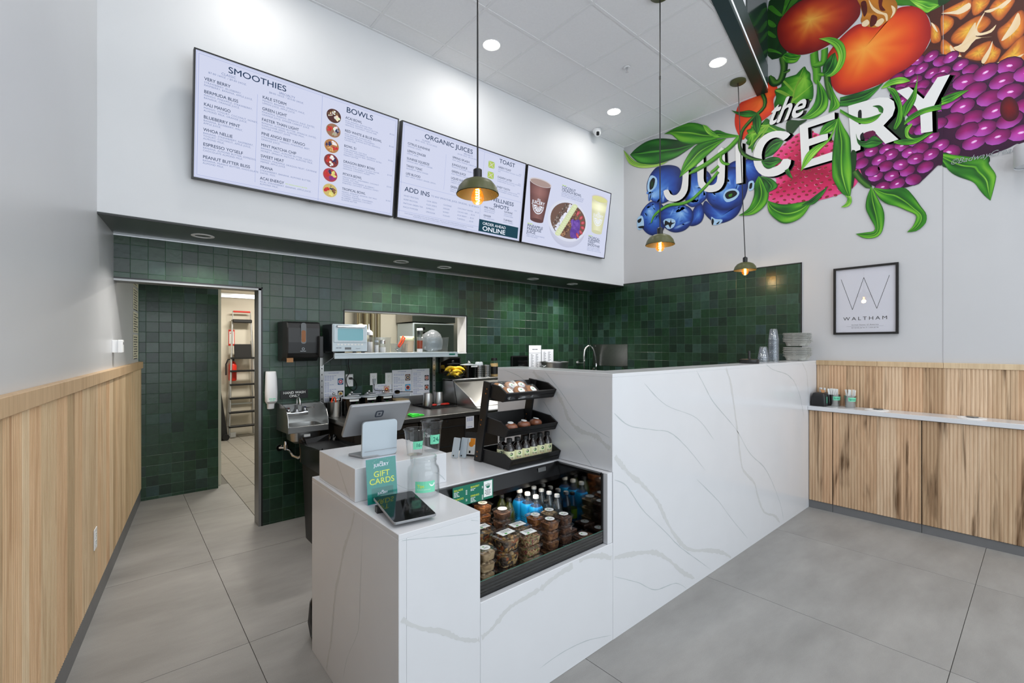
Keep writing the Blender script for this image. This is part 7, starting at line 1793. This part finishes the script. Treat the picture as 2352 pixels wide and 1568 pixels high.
def closed(pts, n):
    P_ = [(p[0] / 1000., p[1] / 1000.) for p in pts]; m = len(P_); out = []
    for i in range(m):
        p0, p1, p2, p3 = P_[i - 1], P_[i], P_[(i + 1) % m], P_[(i + 2) % m]
        for k in range(n):
            t = k / n; out.append(tuple(.5 * (2 * p1[a] + (p2[a] - p0[a]) * t + (2 * p0[a] - 5 * p1[a] + 4 * p2[a] - p3[a]) * t * t + (3 * p1[a] - p0[a] - 3 * p2[a] + p3[a]) * t ** 3) for a in (0, 1)))
    return out
def resamp(pts, n):
    q = spline([(p[0] / 1000., p[1] / 1000.) for p in pts], 6); d = [0]
    for i in range(1, len(q)): d.append(d[-1] + math.hypot(q[i][0] - q[i - 1][0], q[i][1] - q[i - 1][1]))
    out = []; j = 0
    for k in range(n):
        t = d[-1] * k / (n - 1)
        while j < len(q) - 2 and d[j + 1] < t: j += 1
        f = (t - d[j]) / max(d[j + 1] - d[j], 1e-9); f = max(0, min(1, f))
        out.append((q[j][0] + (q[j + 1][0] - q[j][0]) * f, q[j][1] + (q[j + 1][1] - q[j][1]) * f))
    return out
def inside(p, poly):
    c = False
    for i in range(len(poly)):
        a, b = poly[i - 1], poly[i]
        if (a[1] > p[1]) != (b[1] > p[1]) and p[0] < (b[0] - a[0]) * (p[1] - a[1]) / (b[1] - a[1]) + a[0]: c = not c
    return c
FLAT = dict(gdark=(18, 62, 20), gmid=(62, 138, 30), glight=(142, 196, 62), pine_dark=(84, 34, 20), pine_pale=(226, 196, 150), bpale=(150, 190, 225), black=(16, 18, 22), caramel=(206, 128, 36), tomdark=(96, 24, 14), rasp_d=(110, 12, 70))
LEAF = dict(leaf1=((18, 78, 20), (52, 132, 26), (112, 182, 44), (160, 212, 90)), leaf2=((58, 132, 34), (104, 178, 46), (160, 212, 80), (206, 232, 140)), leafd=((10, 50, 18), (26, 92, 28), (60, 142, 40), (96, 172, 70)), leafp=((84, 140, 40), (140, 188, 66), (186, 214, 110), (214, 226, 150)))
BLOB = dict(orange=[(242, 116, 44), (236, 92, 36), (228, 74, 30), (200, 48, 30)], tom1=[(236, 176, 72), (216, 112, 40), (186, 60, 24), (150, 32, 18), (108, 14, 18)], tom2=[(246, 164, 64), (242, 130, 44), (230, 96, 28), (214, 62, 22), (150, 20, 20)], core=[(116, 0, 8), (96, 0, 16), (60, 0, 22)],
            blue=[(150, 194, 236), (84, 136, 212), (44, 92, 182), (28, 62, 146), (14, 30, 84)], blued=[(84, 136, 208), (44, 88, 178), (24, 56, 140), (12, 28, 84)], lett=[(142, 200, 66), (96, 166, 40), (50, 124, 24), (24, 84, 18)])
def streak(r, n, oct_=3):
    """smooth periodic noise along an outline"""
    ph = [(r.uniform(0, 6.28), r.randint(2, 13), r.uniform(.4, 1)) for _ in range(oct_)]
    return [sum(a * math.sin(p + f * 2 * PI * k / n) for p, f, a in ph) / oct_ for k in range(n)]
NAME = dict(orange='persimmon', tom1='tomato', tom2='tomato', core='berry_core', blue='blueberry', blued='blueberry', lett='jagged_leaf')
FN = dict(gdark='green_patch', gmid='green_patch', glight='leaf_vein', pine_dark='pineapple_ground', pine_pale='pineapple_highlight', bpale='blueberry_crown', black='dark_accent', caramel='caramel_drip', tomdark='drip_shadow', rasp_d='raspberry_patch')
rm = random.Random(21)
for el in MURAL:
    LAY[0] += 1; k = el[0]; b = B(); nm = 'paint_patch'
    if k == 'flat':
        q = closed(el[2], 3); cx_ = sum(p[0] for p in q) / len(q); cz_ = sum(p[1] for p in q) / len(q); c = FLAT[el[1]]; n = len(q)
        b.v = [wallp(*p) for p in q]; b.f = [tuple(range(n))]; b.m = [0]
        zs = [p[1] for p in q]; z0, z1 = min(zs), max(zs)
        b.c = [K(mixc(c, (255, 255, 255) if el[1] in ('pine_pale', 'bpale') else (0, 0, 0), .28 * rm.random())) for p in q]; nm = FN[el[1]]
    elif k == 'blob':
        q = closed(el[2], 6); n = len(q); c = (el[3][0] / 1000., el[3][1] / 1000.); rings = (1, .95, .86, .74, .6, .45, .3, .15, 0.0); cols = BLOB[el[1]]
        s1 = streak(rm, n); s2 = streak(rm, n, 4)
        for j, rr_ in enumerate(rings):
            for i, p in enumerate(q):
                b.v.append(wallp(c[0] + (p[0] - c[0]) * rr_, c[1] + (p[1] - c[1]) * rr_))
                t = rr_ ** 1.1 + .16 * s1[i] * (1 - abs(2 * rr_ - 1)) + .07 * s2[(i + j * 3) % n]
                b.c.append(K(ramp(cols, t)))
        for j in range(len(rings) - 1):
            for i in range(n): b.f.append((j * n + i, j * n + (i + 1) % n, (j + 1) * n + (i + 1) % n, (j + 1) * n + i)); b.m.append(0)
        if el[1] == 'blue':
            for _ in range(9):    # brushed lights and darks on the skin
                d = rm.uniform(.25, .72); i = rm.randrange(n); p = q[i]; dx, dz = p[0] - c[0], p[1] - c[1]
                x, z = c[0] + dx * d, c[1] + dz * d; i0 = len(b.v); w = rm.uniform(.03, .075); an = math.atan2(dz, dx) + PI / 2 + rm.uniform(-.4, .4)
                bc = ramp(cols, d ** 1.1); cc = rm.choice(((140, 186, 236), (92, 144, 218), (16, 36, 100), (176, 210, 242)))
                b.v.append(wallp(x, z, .00002)); b.c.append(K(mixc(bc, cc, .75)))
                for t_ in range(10):
                    u, v = w * math.cos(t_ * PI / 5), w * .30 * math.sin(t_ * PI / 5)
                    b.v.append(wallp(x + u * math.cos(an) - v * math.sin(an), z + u * math.sin(an) + v * math.cos(an), .00002)); b.c.append(K(bc))
                for t_ in range(10): b.f.append((i0, i0 + 1 + t_, i0 + 1 + (t_ + 1) % 10)); b.m.append(0)
        nm = NAME[el[1]]
    elif k == 'leaf':
        N_ = 26; L_ = resamp(el[2], N_); R_ = resamp(el[3], N_); cols = LEAF[el[1]]; S_ = (0, .04, .12, .22, .34, .45, .485, .515, .55, .66, .78, .88, .96, 1)
        VC = (.0, .25, .5, .42, .2, .1, .95, .95, .2, .5, .8, .75, .4, .05); jj = [rm.uniform(-.18, .18) for _ in S_]
        for i in range(N_):
            for s_, vv, j_ in zip(S_, VC, jj):
                a, c = L_[i], R_[i]; b.v.append(wallp(a[0] + (c[0] - a[0]) * s_, a[1] + (c[1] - a[1]) * s_))
                t = vv * .72 + j_ * math.sin(i * .5 + s_ * 9) + .10 * math.sin(i * .33 + 2)
                b.c.append(K(ramp(cols, t)))
        n = len(S_)
        for i in range(N_ - 1):
            for j in range(n - 1): b.f.append((i * n + j, i * n + j + 1, (i + 1) * n + j + 1, (i + 1) * n + j)); b.m.append(0)
        nm = 'leaf'
    elif k == 'stem':
        q = resamp(el[3], 26); w = el[2] / 1000. * .5; c = FLAT[el[1]]; hi = mixc(c, (150, 206, 70), .45)
        for i, p in enumerate(q):
            a = q[max(i - 1, 0)]; c2 = q[min(i + 1, 25)]; dx, dz = c2[0] - a[0], c2[1] - a[1]; n = math.hypot(dx, dz) or 1; ww = w * min(1, (26 - i) / 5 + .15)
            for s_, cc in ((-1, c), (-.1, hi), (.4, c), (1, mixc(c, (0, 0, 0), .5))): b.v.append(wallp(p[0] - dz / n * ww * s_, p[1] + dx / n * ww * s_)); b.c.append(K(cc))
        for i in range(25):
            for j in range(3): b.f.append((i * 4 + j, i * 4 + j + 1, i * 4 + 5 + j, i * 4 + 4 + j)); b.m.append(0)
        nm = 'vine'
    elif k == 'letter':
        q = [(p[0] / 1000., p[1] / 1000.) for p in el[1]]
        if len(q) > 13: q = closed(el[1], 2) if len(q) != 14 else q
        n = len(q)
        for step in (1.0, .75, .5, .25):
            i0 = len(b.v); b.v += [wallp(p[0] + .034 * step, p[1] - .020 * step) for p in q]; b.c += [K((18, 18, 20))] * n; b.f.append(tuple(range(i0, i0 + n))); b.m.append(0)
        i0 = len(b.v); LAY[0] += 1; b.v += [wallp(*p) for p in q]; b.c += [K((226, 225, 223))] * n; b.f.append(tuple(range(i0, i0 + n))); b.m.append(0); nm = 'letter'
    elif k == 'pine':
        q = closed(el[1], 4); n = len(q); c = (sum(p[0] for p in q) / n, sum(p[1] for p in q) / n)
        for rr_, cc in ((1, (120, 56, 26)), (.88, (196, 98, 36)), (.62, (226, 132, 44)), (.34, (240, 172, 56)), (.0, (246, 200, 70))):
            for p in q: b.v.append(wallp(c[0] + (p[0] - c[0]) * rr_, c[1] + (p[1] - c[1]) * rr_)); b.c.append(K(mixc(cc, (90, 40, 20), rm.uniform(0, .3))))
        for j in range(4):
            for i in range(n): b.f.append((j * n + i, j * n + (i + 1) % n, (j + 1) * n + (i + 1) % n, (j + 1) * n + i)); b.m.append(0)
        nm = 'pineapple_scale'
    elif k in ('rasp', 'straw'):
        q = closed(el[2] if k == 'rasp' else el[1], 5); n = len(q); hs = [p[0] for p in q]; zz = [p[1] for p in q]
        c = (sum(hs) / n, sum(zz) / n); d = el[3] * .0060 if k == 'rasp' else .066
        base = ((70, 6, 56), (48, 4, 44)) if k == 'rasp' else ((196, 24, 72), (226, 70, 130))
        cols = [(66, 6, 52), (60, 5, 48), (48, 4, 44)] if k == 'rasp' else [(140, 12, 48), (172, 18, 66), (206, 36, 92), (228, 78, 140)]
        s1 = streak(rm, n); rings = (1, .85, .65, .4, 0)
        for j, rr_ in enumerate(rings):
            for i, p in enumerate(q): b.v.append(wallp(c[0] + (p[0] - c[0]) * rr_, c[1] + (p[1] - c[1]) * rr_)); b.c.append(K(ramp(cols, rr_ + .3 * s1[(i + 2 * j) % n])))
        for j in range(4):
            for i in range(n): b.f.append((j * n + i, j * n + (i + 1) % n, (j + 1) * n + (i + 1) % n, (j + 1) * n + i)); b.m.append(0)
        row = 0; z = max(zz) - d * .4
        while z > min(zz):
            h = min(hs) + (d * .5 if row % 2 else 0)
            while h < max(hs):
                p = (h + rm.uniform(-.18, .18) * d, z + rm.uniform(-.16, .16) * d)
                if inside(p, q):
                    up = .00003 * (1 + row % 5) + .00001 * rm.random(); an = rm.uniform(-.5, .5)
                    def el_(rx, rz, o1, o2, c1, c2, m_, uu):
                        i0 = len(b.v); b.v.append(wallp(p[0] + o1, p[1] + o2, uu)); b.c.append(K(c1))
                        for t in range(m_):
                            a = 2 * PI * t / m_; u, v = rx * math.cos(a), rz * math.sin(a)
                            b.v.append(wallp(p[0] + u * math.cos(an) - v * math.sin(an), p[1] + u * math.sin(an) + v * math.cos(an), uu)); b.c.append(K(c2 if not callable(c2) else c2(a)))
                        for t in range(m_): b.f.append((i0, i0 + 1 + t, i0 + 1 + (t + 1) % m_)); b.m.append(0)
                    if k == 'rasp':
                        bright = rm.random()
                        core = mixc((150, 14, 100), (206, 60, 176), bright * .8)
                        el_(d * .60, d * .50, 0, 0, (44, 4, 44), (40, 4, 44), 12, up)
                        el_(d * .55, d * .46, -d * .05, d * .06, core, lambda a: mixc((88, 6, 66), (190, 90, 196), max(0, math.sin(a * 1.0 + 3.6)) * .9), 12, up + .000012)
                        el_(d * .15, d * .08, 0, 0, (250, 226, 246), (214, 130, 206), 6, up + .00002) if bright > .35 else None
                    else:
                        hi_ = rm.random(); el_(d * .29, d * .19, 0, d * .03, (150, 16, 56), lambda a: mixc((176, 24, 72), (250, 176, 206), max(0, math.sin(a + 3.9)) * hi_), 10, up)
                        el_(d * .19, d * .11, 0, 0, (160, 80, 40), (84, 4, 22), 8, up + .000012)
                h += d
            z -= d * (.80 if k == 'rasp' else .72); row += 1
        LAY[0] += 5; nm = 'raspberry' if k == 'rasp' else 'strawberry'
    elif k in ('the', 'sign'):
        (h0, z0), (h1, z1) = [(p[0] / 1000., p[1] / 1000.) for p in el[1]]; an = math.atan2(z1 - z0, h1 - h0); W_ = math.hypot(h1 - h0, z1 - z0)
        def lay(col, dx, dz, up, wt, s, size, fit, sh):
            bb = B(); text(bb, s, 0, 0, size, wt=wt, fit=fit, shear=sh); i0 = len(b.v)
            b.v += [wallp(h0 + dx + p[0] * math.cos(an) - p[1] * math.sin(an), z0 + dz + p[0] * math.sin(an) + p[1] * math.cos(an), up + p[2]) for p in bb.v]; b.c += [K(col)] * len(bb.v)
            b.f += [tuple(i0 + j for j in f) for f in bb.f]; b.m += [0] * len(bb.f)
        if k == 'the':
            for st_ in (1, .66, .33): lay((16, 16, 18), .030 * st_, -.012 * st_, 0, 'h', 'the', .33, W_, .35)
            lay((228, 227, 225), 0, 0, .0004, 'h', 'the', .33, W_, .35); nm = 'script_word'
        else: lay((150, 156, 160), 0, 0, 0, 'n', '©BadwayCreat', .062, W_, .4); nm = 'signature'
        LAY[0] += 16
    obj(nm, b, 'mural_paint', mu)

# ================================================================== side counter on the right
sc = thing('side_counter_top', 'white quartz top of the waste counter under the wood panelling', 'worktop')
obj('slab', B().box(4.915, -0.6, .918, XR - .028, 1.4555, .955), 'quartz', sc, bev=.0015)
CABS = [(1.2675, 1.4545, 'narrow fluted cabinet panel beside the tall white counter'), (.6555, 1.2645, 'middle fluted wooden cabinet of the waste counter'), (.0435, .6525, 'fluted wooden cabinet with dark streak near the right edge'), (-.595, .0405, 'last fluted wooden cabinet of the waste counter')]
for y0, y1, lab in CABS:
    t = thing('waste_cabinet', lab, 'cabinet', (4.938, y1, 0), 0, 'fluted cabinets under the side counter')
    obj('body', B().box(.014, -(y1 - y0), .07, .22, 0, .916), 'case_matt', t)
    obj('door', flute_board(y1 - y0 - .003, .838, .0225, .0042, .005), 'wood_right', t, (.012, -.0015, .074), (0, 0, -PI / 2), smooth=40)
    obj('toe_kick', B().box(.012, -(y1 - y0), 0, .03, 0, .07), 'tile_base_grey', t)
for y, lab in ((.965, 'white round waste hole ring nearer the cups'), (.375, 'white round waste hole ring nearer the right edge')):
    t = thing('waste_hole', lab, 'waste hole', (5.05, y, .9552), 0, 'round waste openings in the side counter')
    obj('ring', B().lathe([(.060, 0), (.060, .003), (.072, .006), (.085, .003), (.085, 0)], 36, cap=False), 'white_plastic', t, smooth=50)
    obj('opening', B().lathe([(.060, .0005), (0, .0005)], 30, cap=False), 'white_plastic', t)
    obj('flap', B().lathe([(.035, .007), (.035, .010)], 24, (.05, 0, 0)), 'steel_dark', t)
t = thing('napkin_dispenser', 'black napkin dispenser with clear end at the tall counter', 'napkin dispenser', (5.035, 1.385, .9552), .0)
obj('case', B().loft([[(x, y, z) for x, y in rrect(w, d, .02, 3)] for w, d, z in ((.15, .115, 0), (.155, .12, .01), (.15, .115, .09), (.125, .10, .118), (.10, .08, .124))]), 'black_plastic', t, smooth=35)
obj('end_window', B().prism(rrect(.07, .09, .012), 0, .003, mx=TR(-.02, -.0595, .06) @ RX(PI / 2)), 'clear_plastic', t)
obj('label', B().box(-.05, -.0625, .03, -.03, -.0615, .09), 'mint', t)
obj('napkin', B().prism([(-.05, -.045), (.05, -.02), (.03, .02)], 0, .002, mx=TR(0, 0, .135) @ RX(.5) @ RY(-.3)), 'kraft', t)
def utensils(x, y, word, label, r=.046, h=.105):
    t = thing('utensil_cup', label, 'utensil cup', (x, y, .9552), 0)
    obj('cup', B().lathe([(r * .8, 0), (r * .83, .003), (r, h), (r * 1.03, h + .002), (r * .95, h), (r * .8, .006), (0, .006)], 26, cap=False), 'steel', t, smooth=40)
    b = B(); a0 = -2.5 - .75; R_ = lambda z: r * (.83 + .17 * z / h) * 1.012
    for q in range(9):
        aa, ab = a0 + q * .17, a0 + (q + 1) * .17; z0, z1 = h * .55, h * .88
        b.face([(R_(z0) * math.cos(aa), R_(z0) * math.sin(aa), z0), (R_(z0) * math.cos(ab), R_(z0) * math.sin(ab), z0), (R_(z1) * math.cos(ab), R_(z1) * math.sin(ab), z1), (R_(z1) * math.cos(aa), R_(z1) * math.sin(aa), z1)])
    st = obj('sticker', b, 'mint', t, smooth=60)
    b = B(); wrap(b, word, h * .66, h * .17, a0 + .18, R_(h * .8) * 1.004, 0, 'b'); obj('word', b, 'teal_dark', st)
    r_ = random.Random(len(label))
    for k in range(11):
        a = r_.uniform(0, 6.28); d = r * .7 * math.sqrt(r_.random())
        obj('utensil', B().cbox((0, 0, .075), (.014, .005, .15)), 'label_white', t, (d * math.cos(a), d * math.sin(a), .012), (r_.uniform(-.14, .14), r_.uniform(-.14, .14), r_.uniform(0, 3)))
utensils(5.095, 1.285, 'Forks', 'steel cup of wrapped white forks next to the napkin dispenser')
utensils(5.085, 1.165, 'Spoons', 'steel cup of wrapped white spoons, furthest from the dispenser')
utensils(5.125, 1.395, '', 'cup of wrapped white knives behind the napkin dispenser', .040, .115)

# framed poster
t = thing('framed_poster', 'black framed white poster with thin W and town name', 'poster', (XR - .001, 1.317, 1.624), -PI / 2)
FW, FH = .480, .626
b = B()
for q in ((0, 0, FW, .019), (0, FH - .019, FW, FH), (0, .019, .019, FH - .019), (FW - .019, .019, FW, FH - .019)): b.box(q[0], -.024, q[1], q[2], 0, q[3])
obj('frame', b, 'black_plastic', t)
mat('poster_paper', (222, 222, 232), .5)
clear('poster_glass', (255, 255, 255), .045, .01, .5)
obj('print_sheet', B().box(.019, -.010, .019, FW - .019, -.002, FH - .019), 'poster_paper', t)
obj('glass', B().box(.019, -.0175, .019, FW - .019, -.0165, FH - .019), 'poster_glass', t)
b = B(); pts = [(.122, .170), (.306, .634), (.484, .170), (.682, .632), (.868, .168)]; mx = TR(0, -.0105, 0) @ RX(PI / 2)
for (u0, v0), (u1, v1) in zip(pts, pts[1:]):
    x0, y0, x1, y1 = u0 * FW, (1 - v0) * FH, u1 * FW, (1 - v1) * FH; w = .0018
    b.add([(x0 - w, y0, 0), (x0 + w, y0, 0), (x1 + w, y1, 0), (x1 - w, y1, 0)], [(0, 1, 2, 3)], 0, mx)
text(b, 'WALTHAM', .075, (1 - .79) * FH, .044, m=0, mx=mx, track=.28, sx=1.0, fit=.355)
text(b, 'United States of America', FW / 2, (1 - .868) * FH, .016, 'c', m=0, mx=mx, track=.1); b.add([(.10, .118 * FH, 0), (.375, .118 * FH, 0), (.375, .1195 * FH, 0), (.10, .1195 * FH, 0)], [(0, 1, 2, 3)], 0, mx)
text(b, "42°22'35.36\"N 71°14'8.20\"W", FW / 2, (1 - .910) * FH, .014, 'c', m=0, mx=mx, track=.1)
obj('lettering', b, 'ink_black', t)
# wall sconce at the right frame edge
t = thing('wall_sconce', 'grey cylindrical wall lamp beside the mural signature', 'wall lamp', (XR - .105, .070, 2.84))
mat('sconce_grey', (196, 198, 202), .4)
obj('cylinder', B().lathe([(.084, .004), (.086, 0), (.088, .004), (.088, .156), (.086, .16), (.080, .16), (.080, .01), (0, .01)], 36, cap=False), 'sconce_grey', t, smooth=40)
obj('arm', B().box(.07, -.03, .05, .104, .03, .11), 'sconce_grey', t)
# left wall: thermostat, outlet, posted notices
p = lw(4.255, .0, 1.515)
t = thing('wall_control', 'small white control box on the left wall before the passage', 'wall control', p, la)
obj('back_box', B().box(-.012, -.030, -.044, .040, 0, .044), 'white_plastic', t, bev=.002)
obj('front', B().box(-.018, -.058, -.046, .046, -.030, .046), 'white_plastic', t, bev=.004)
obj('display', B().box(.005, -.0585, .012, .03, -.058, .03), 'ink', t)
outlet(0, 0, 'white outlet low on the left wainscot', loc=lw(3.485, .0245, .437), rz=la)
mat('notice_paper', (226, 222, 200), .8)
for k, (z0, z1) in enumerate(((1.40, 1.62), (1.64, 1.83), (1.85, 2.05), (2.07, 2.24))):
    t = thing('posted_notice', 'cream notice sheet on the passage wall, %s of four' % ('lowest', 'second from bottom', 'second from top', 'highest')[k], 'notice', lw(5.36, .0008, z0), la, 'posted notices in the passage')
    obj('page', B().box(0, -.0015, 0, .36, -.0005, z1 - z0), 'notice_paper', t)
    b = B(); mx = TR(0, -.002, 0) @ RX(PI / 2)
    for q in range(int((z1 - z0) / .022)): bar(b, .03 + .02 * (q % 2), z1 - z0 - .026 - q * .022, (.26, .22, .28, .18)[(q + k) % 4], .015, 0, mx, 4, .2)
    obj('print', b, 'ink', t)
t = thing('tote_bag', 'black bag slumped on the floor behind the counter end', 'bag', (.845, 2.470, 0))
rb = random.Random(8)
obj('sack', B().loft([[(w * math.cos(a) * (1 + rb.uniform(-.06, .06)), w * .7 * math.sin(a) * (1 + rb.uniform(-.06, .06)), z) for a in [2 * PI * k / 16 for k in range(16)]] for w, z in ((.07, 0), (.095, .02), (.10, .10), (.09, .19), (.065, .24), (.03, .265))]), 'liner', t, smooth=50)
obj('strap', B().tube([(-.03, 0, .25), (-.05, 0, .32), (.0, 0, .36), (.05, 0, .32), (.03, 0, .25)], .008, 6), 'black_plastic', t, smooth=60)

# ================================================================== kitchen beyond the openings
struct('wall_kitchen_far', B().box(.80, 9.0, -.02, 6.2, 9.1, 2.7), 'paint_kitchen')
struct('wall_kitchen_side', B().box(.80, 5.88, -.02, .862, 9.0, 2.7), 'paint_kitchen')
struct('wall_kitchen_inner', B().box(2.30, 6.35, -.02, 6.2, 6.45, 2.7), 'paint_kitchen')
struct('wall_kitchen_right', B().box(6.2, 4.44, -.02, 6.3, 9.1, 2.7), 'paint_kitchen')
struct('ceiling_kitchen', B().box(.80, 4.44, 2.62, 6.3, 9.1, 2.72), 'paint_kitchen')
mat('kitchen_tile', (138, 134, 126), .6, var=.08, vscale=14)
kp = {}
for i in range(9):
    for j in range(9):
        x = .935 + i * .20; y = 4.45 + j * .61 - (.3 if i % 2 else 0); y0, y1 = max(y, 4.442), min(y + .606, 8.995)
        if y1 - y0 > .05: obj('plank_tile', B().box(x, y0, -.008, x + .196, y1, 0.0), 'kitchen_tile', kf)
for x, y, e in ((1.9, 7.6, 50), (2.9, 5.25, 26), (1.25, 5.1, 3.0)):
    l = bpy.data.lights.new('kitchen_lamp', 'AREA'); l.shape = 'RECTANGLE'; l.size = .9; l.size_y = .3; l.energy = e; l.color = (1, .955, .86)
    o = bpy.data.objects.new('kitchen_lamp', l); C.objects.link(o); o.location = (x, y, 2.6 if y > 5.2 else 2.4)
# step ladder
t = thing('step_ladder', 'tall aluminium step ladder with black treads in the kitchen', 'ladder', (1.60, 8.70, 0))
def rail(s, z): return s * (.212 - .075 * z / 1.93)
for s in (-1, 1):
    obj('front_rail', B().tube([(rail(s, 0), 0, 0), (rail(s, 1.93), .18, 1.93)], .016, 8), 'alu', t, smooth=60)
    obj('rear_rail', B().tube([(rail(s, 0) * .95, .29, 0), (rail(s, 1.6) * .95, .20, 1.6)], .012, 8), 'alu', t, smooth=60)
for z in (.19, .42, .65, .875, 1.10, 1.315):
    w = rail(1, z) + .015; y = .18 * z / 1.93; obj('tread', B().box(-w, y - .05, z - .018, w, y + .05, z + .012), 'black_plastic', t, bev=.004)
obj('platform', B().box(-.125, -.012, -.115, .125, .006, .115), 'rubber_black', t, (0, .10, 1.43), (-.12, 0, 0), bev=.01)
obj('tool_tray', B().box(-.142, .10, 1.905, .142, .26, 1.96), 'black_plastic', t, bev=.01)
obj('grab_rail', B().tube([(-.132, .18, 1.94), (-.132, .18, 2.09), (.132, .18, 2.09), (.132, .18, 1.94)], .010, 8), 'alu', t, smooth=60)
obj('grip', B().tube([(-.125, .18, 2.092), (.125, .18, 2.092)], .015, 8), 'red_plastic', t, smooth=60)
obj('cross_brace', B().box(-.19, .262, .52, .19, .274, .545), 'alu', t); obj('corner_brace', B().box(-.20, -.02, .02, -.12, -.012, .10), 'alu', t)
t = thing('fire_extinguisher', 'red fire extinguisher with black hose on the kitchen wall', 'fire extinguisher', (1.47, 8.90, .93))
obj('cylinder', B().lathe([(.05, 0), (.06, .02), (.06, .26), (.04, .31), (.02, .33)], 18), 'red_plastic', t, smooth=50)
obj('valve', B().cbox((0, -.01, .36), (.04, .05, .05)), 'black_plastic', t)
obj('hose', B().tube([(0, -.02, .36), (-.07, -.03, .36), (-.10, -.03, .28), (-.10, -.03, .10)], .012, 8), 'rubber_black', t, smooth=60)
t = thing('extinguisher_sign', 'red and white fire extinguisher sign above the ladder side', 'sign', (1.46, 8.998, 1.52))
obj('plate', B().box(-.035, -.003, 0, .055, 0, .27), 'red_plastic', t)
b = B().box(-.025, -.0038, .03, .045, -.0032, .24); obj('white_field', b, 'ink_white', t); b = B(); bar(b, -.01, .20, .04, .03, 0, TR(0, -.0042, 0) @ RX(PI / 2)); bar(b, .002, .06, .018, .16, 0, TR(0, -.0042, 0) @ RX(PI / 2)); obj('symbol', b, 'red_plastic', t)
o = obj('metal_strip', B().box(.87, 8.97, 2.33, 2.6, 8.998, 2.40).box(.865, 8.60, 0, .90, 8.70, 2.33), 'alu'); o['kind'] = 'structure'; o.name = 'trim_14'
t = thing('folded_cart', 'black folded utility cart standing left of the ladder', 'cart', (1.22, 8.62, 0))
obj('panel', B().prism([(-.16, 0), (.14, 0), (.03, .86), (-.10, .90)], -.04, .04, mx=RX(PI / 2)), 'rubber_black', t, bev=.01)
obj('wheel', B().lathe([(.05, -.02), (.05, .02)], 16, mx=TR(.10, -.06, .05) @ RX(PI / 2)), 'rubber_black', t)
t = thing('ceiling_cable', 'black cables looping under the kitchen ceiling', 'cable', (1.55, 8.2, 2.3))
obj('loop', B().tube(spline([(-.2, 0, .30), (-.1, 0, .16), (.02, 0, .13), (.08, 0, .18), (.0, 0, .20), (-.1, 0, .22), (.12, 0, .20), (.2, 0, .05)], 5), .012, 6), 'black_plastic', t, smooth=60)
# seen through the pass-through
mat('pipe_silver', (176, 164, 136), .35, .8)
for k, (x, r) in enumerate(((2.555, .036), (2.655, .046), (2.748, .036), (2.832, .030))):
    o = obj('riser_pipe', B().tube([(x, 6.22, .0), (x, 6.22, 2.62)], r, 12), 'pipe_silver', smooth=60); tag(o, 'foil-wrapped vertical pipe behind the pass-through, %s of four' % ('leftmost', 'second from left', 'third from left', 'rightmost')[k], 'pipe', 'vertical kitchen pipes')
t = thing('cloth_bundle', 'pale cloth bundle hanging behind the oven', 'cloth', (2.44, 5.9, 1.56))
rb = random.Random(4)
obj('bundle', B().loft([[(w * math.cos(a) * (1 + rb.uniform(-.12, .12)), w * .6 * math.sin(a), z) for a in [2 * PI * k / 14 for k in range(14)]] for w, z in ((.05, 0), (.11, .06), (.105, .16), (.06, .23), (.015, .25))]), 'notice_paper', t, smooth=50)
obj('cord', B().tube([(0, 0, .24), (0, 0, 1.06)], .004, 6), 'black_plastic', t)
t = thing('steel_oven', 'stainless kitchen oven with square vents seen through the opening', 'oven', (3.52, 6.08, 0))
obj('body', B().box(-.345, -.24, .10, .345, .24, 1.845), 'silver_paint', t, bev=.004)
dr = obj('door', B().box(-.33, -.262, .9, .33, -.24, 1.83), 'steel', t, bev=.004)
for x in (-.265, -.185):
    for z in (1.70, 1.765): obj('vent', B().box(x - .022, -.2635, z - .02, x + .022, -.262, z + .02), 'black_plastic', dr)
obj('hood', B().box(-.36, -.25, 1.86, .36, .24, 2.02), 'steel_dark', t)
obj('feet', B().box(-.33, -.22, 0, -.28, -.17, .10).box(.28, -.22, 0, .33, -.17, .10).box(-.33, .17, 0, -.28, .22, .10).box(.28, .17, 0, .33, .22, .10), 'black_plastic', t)
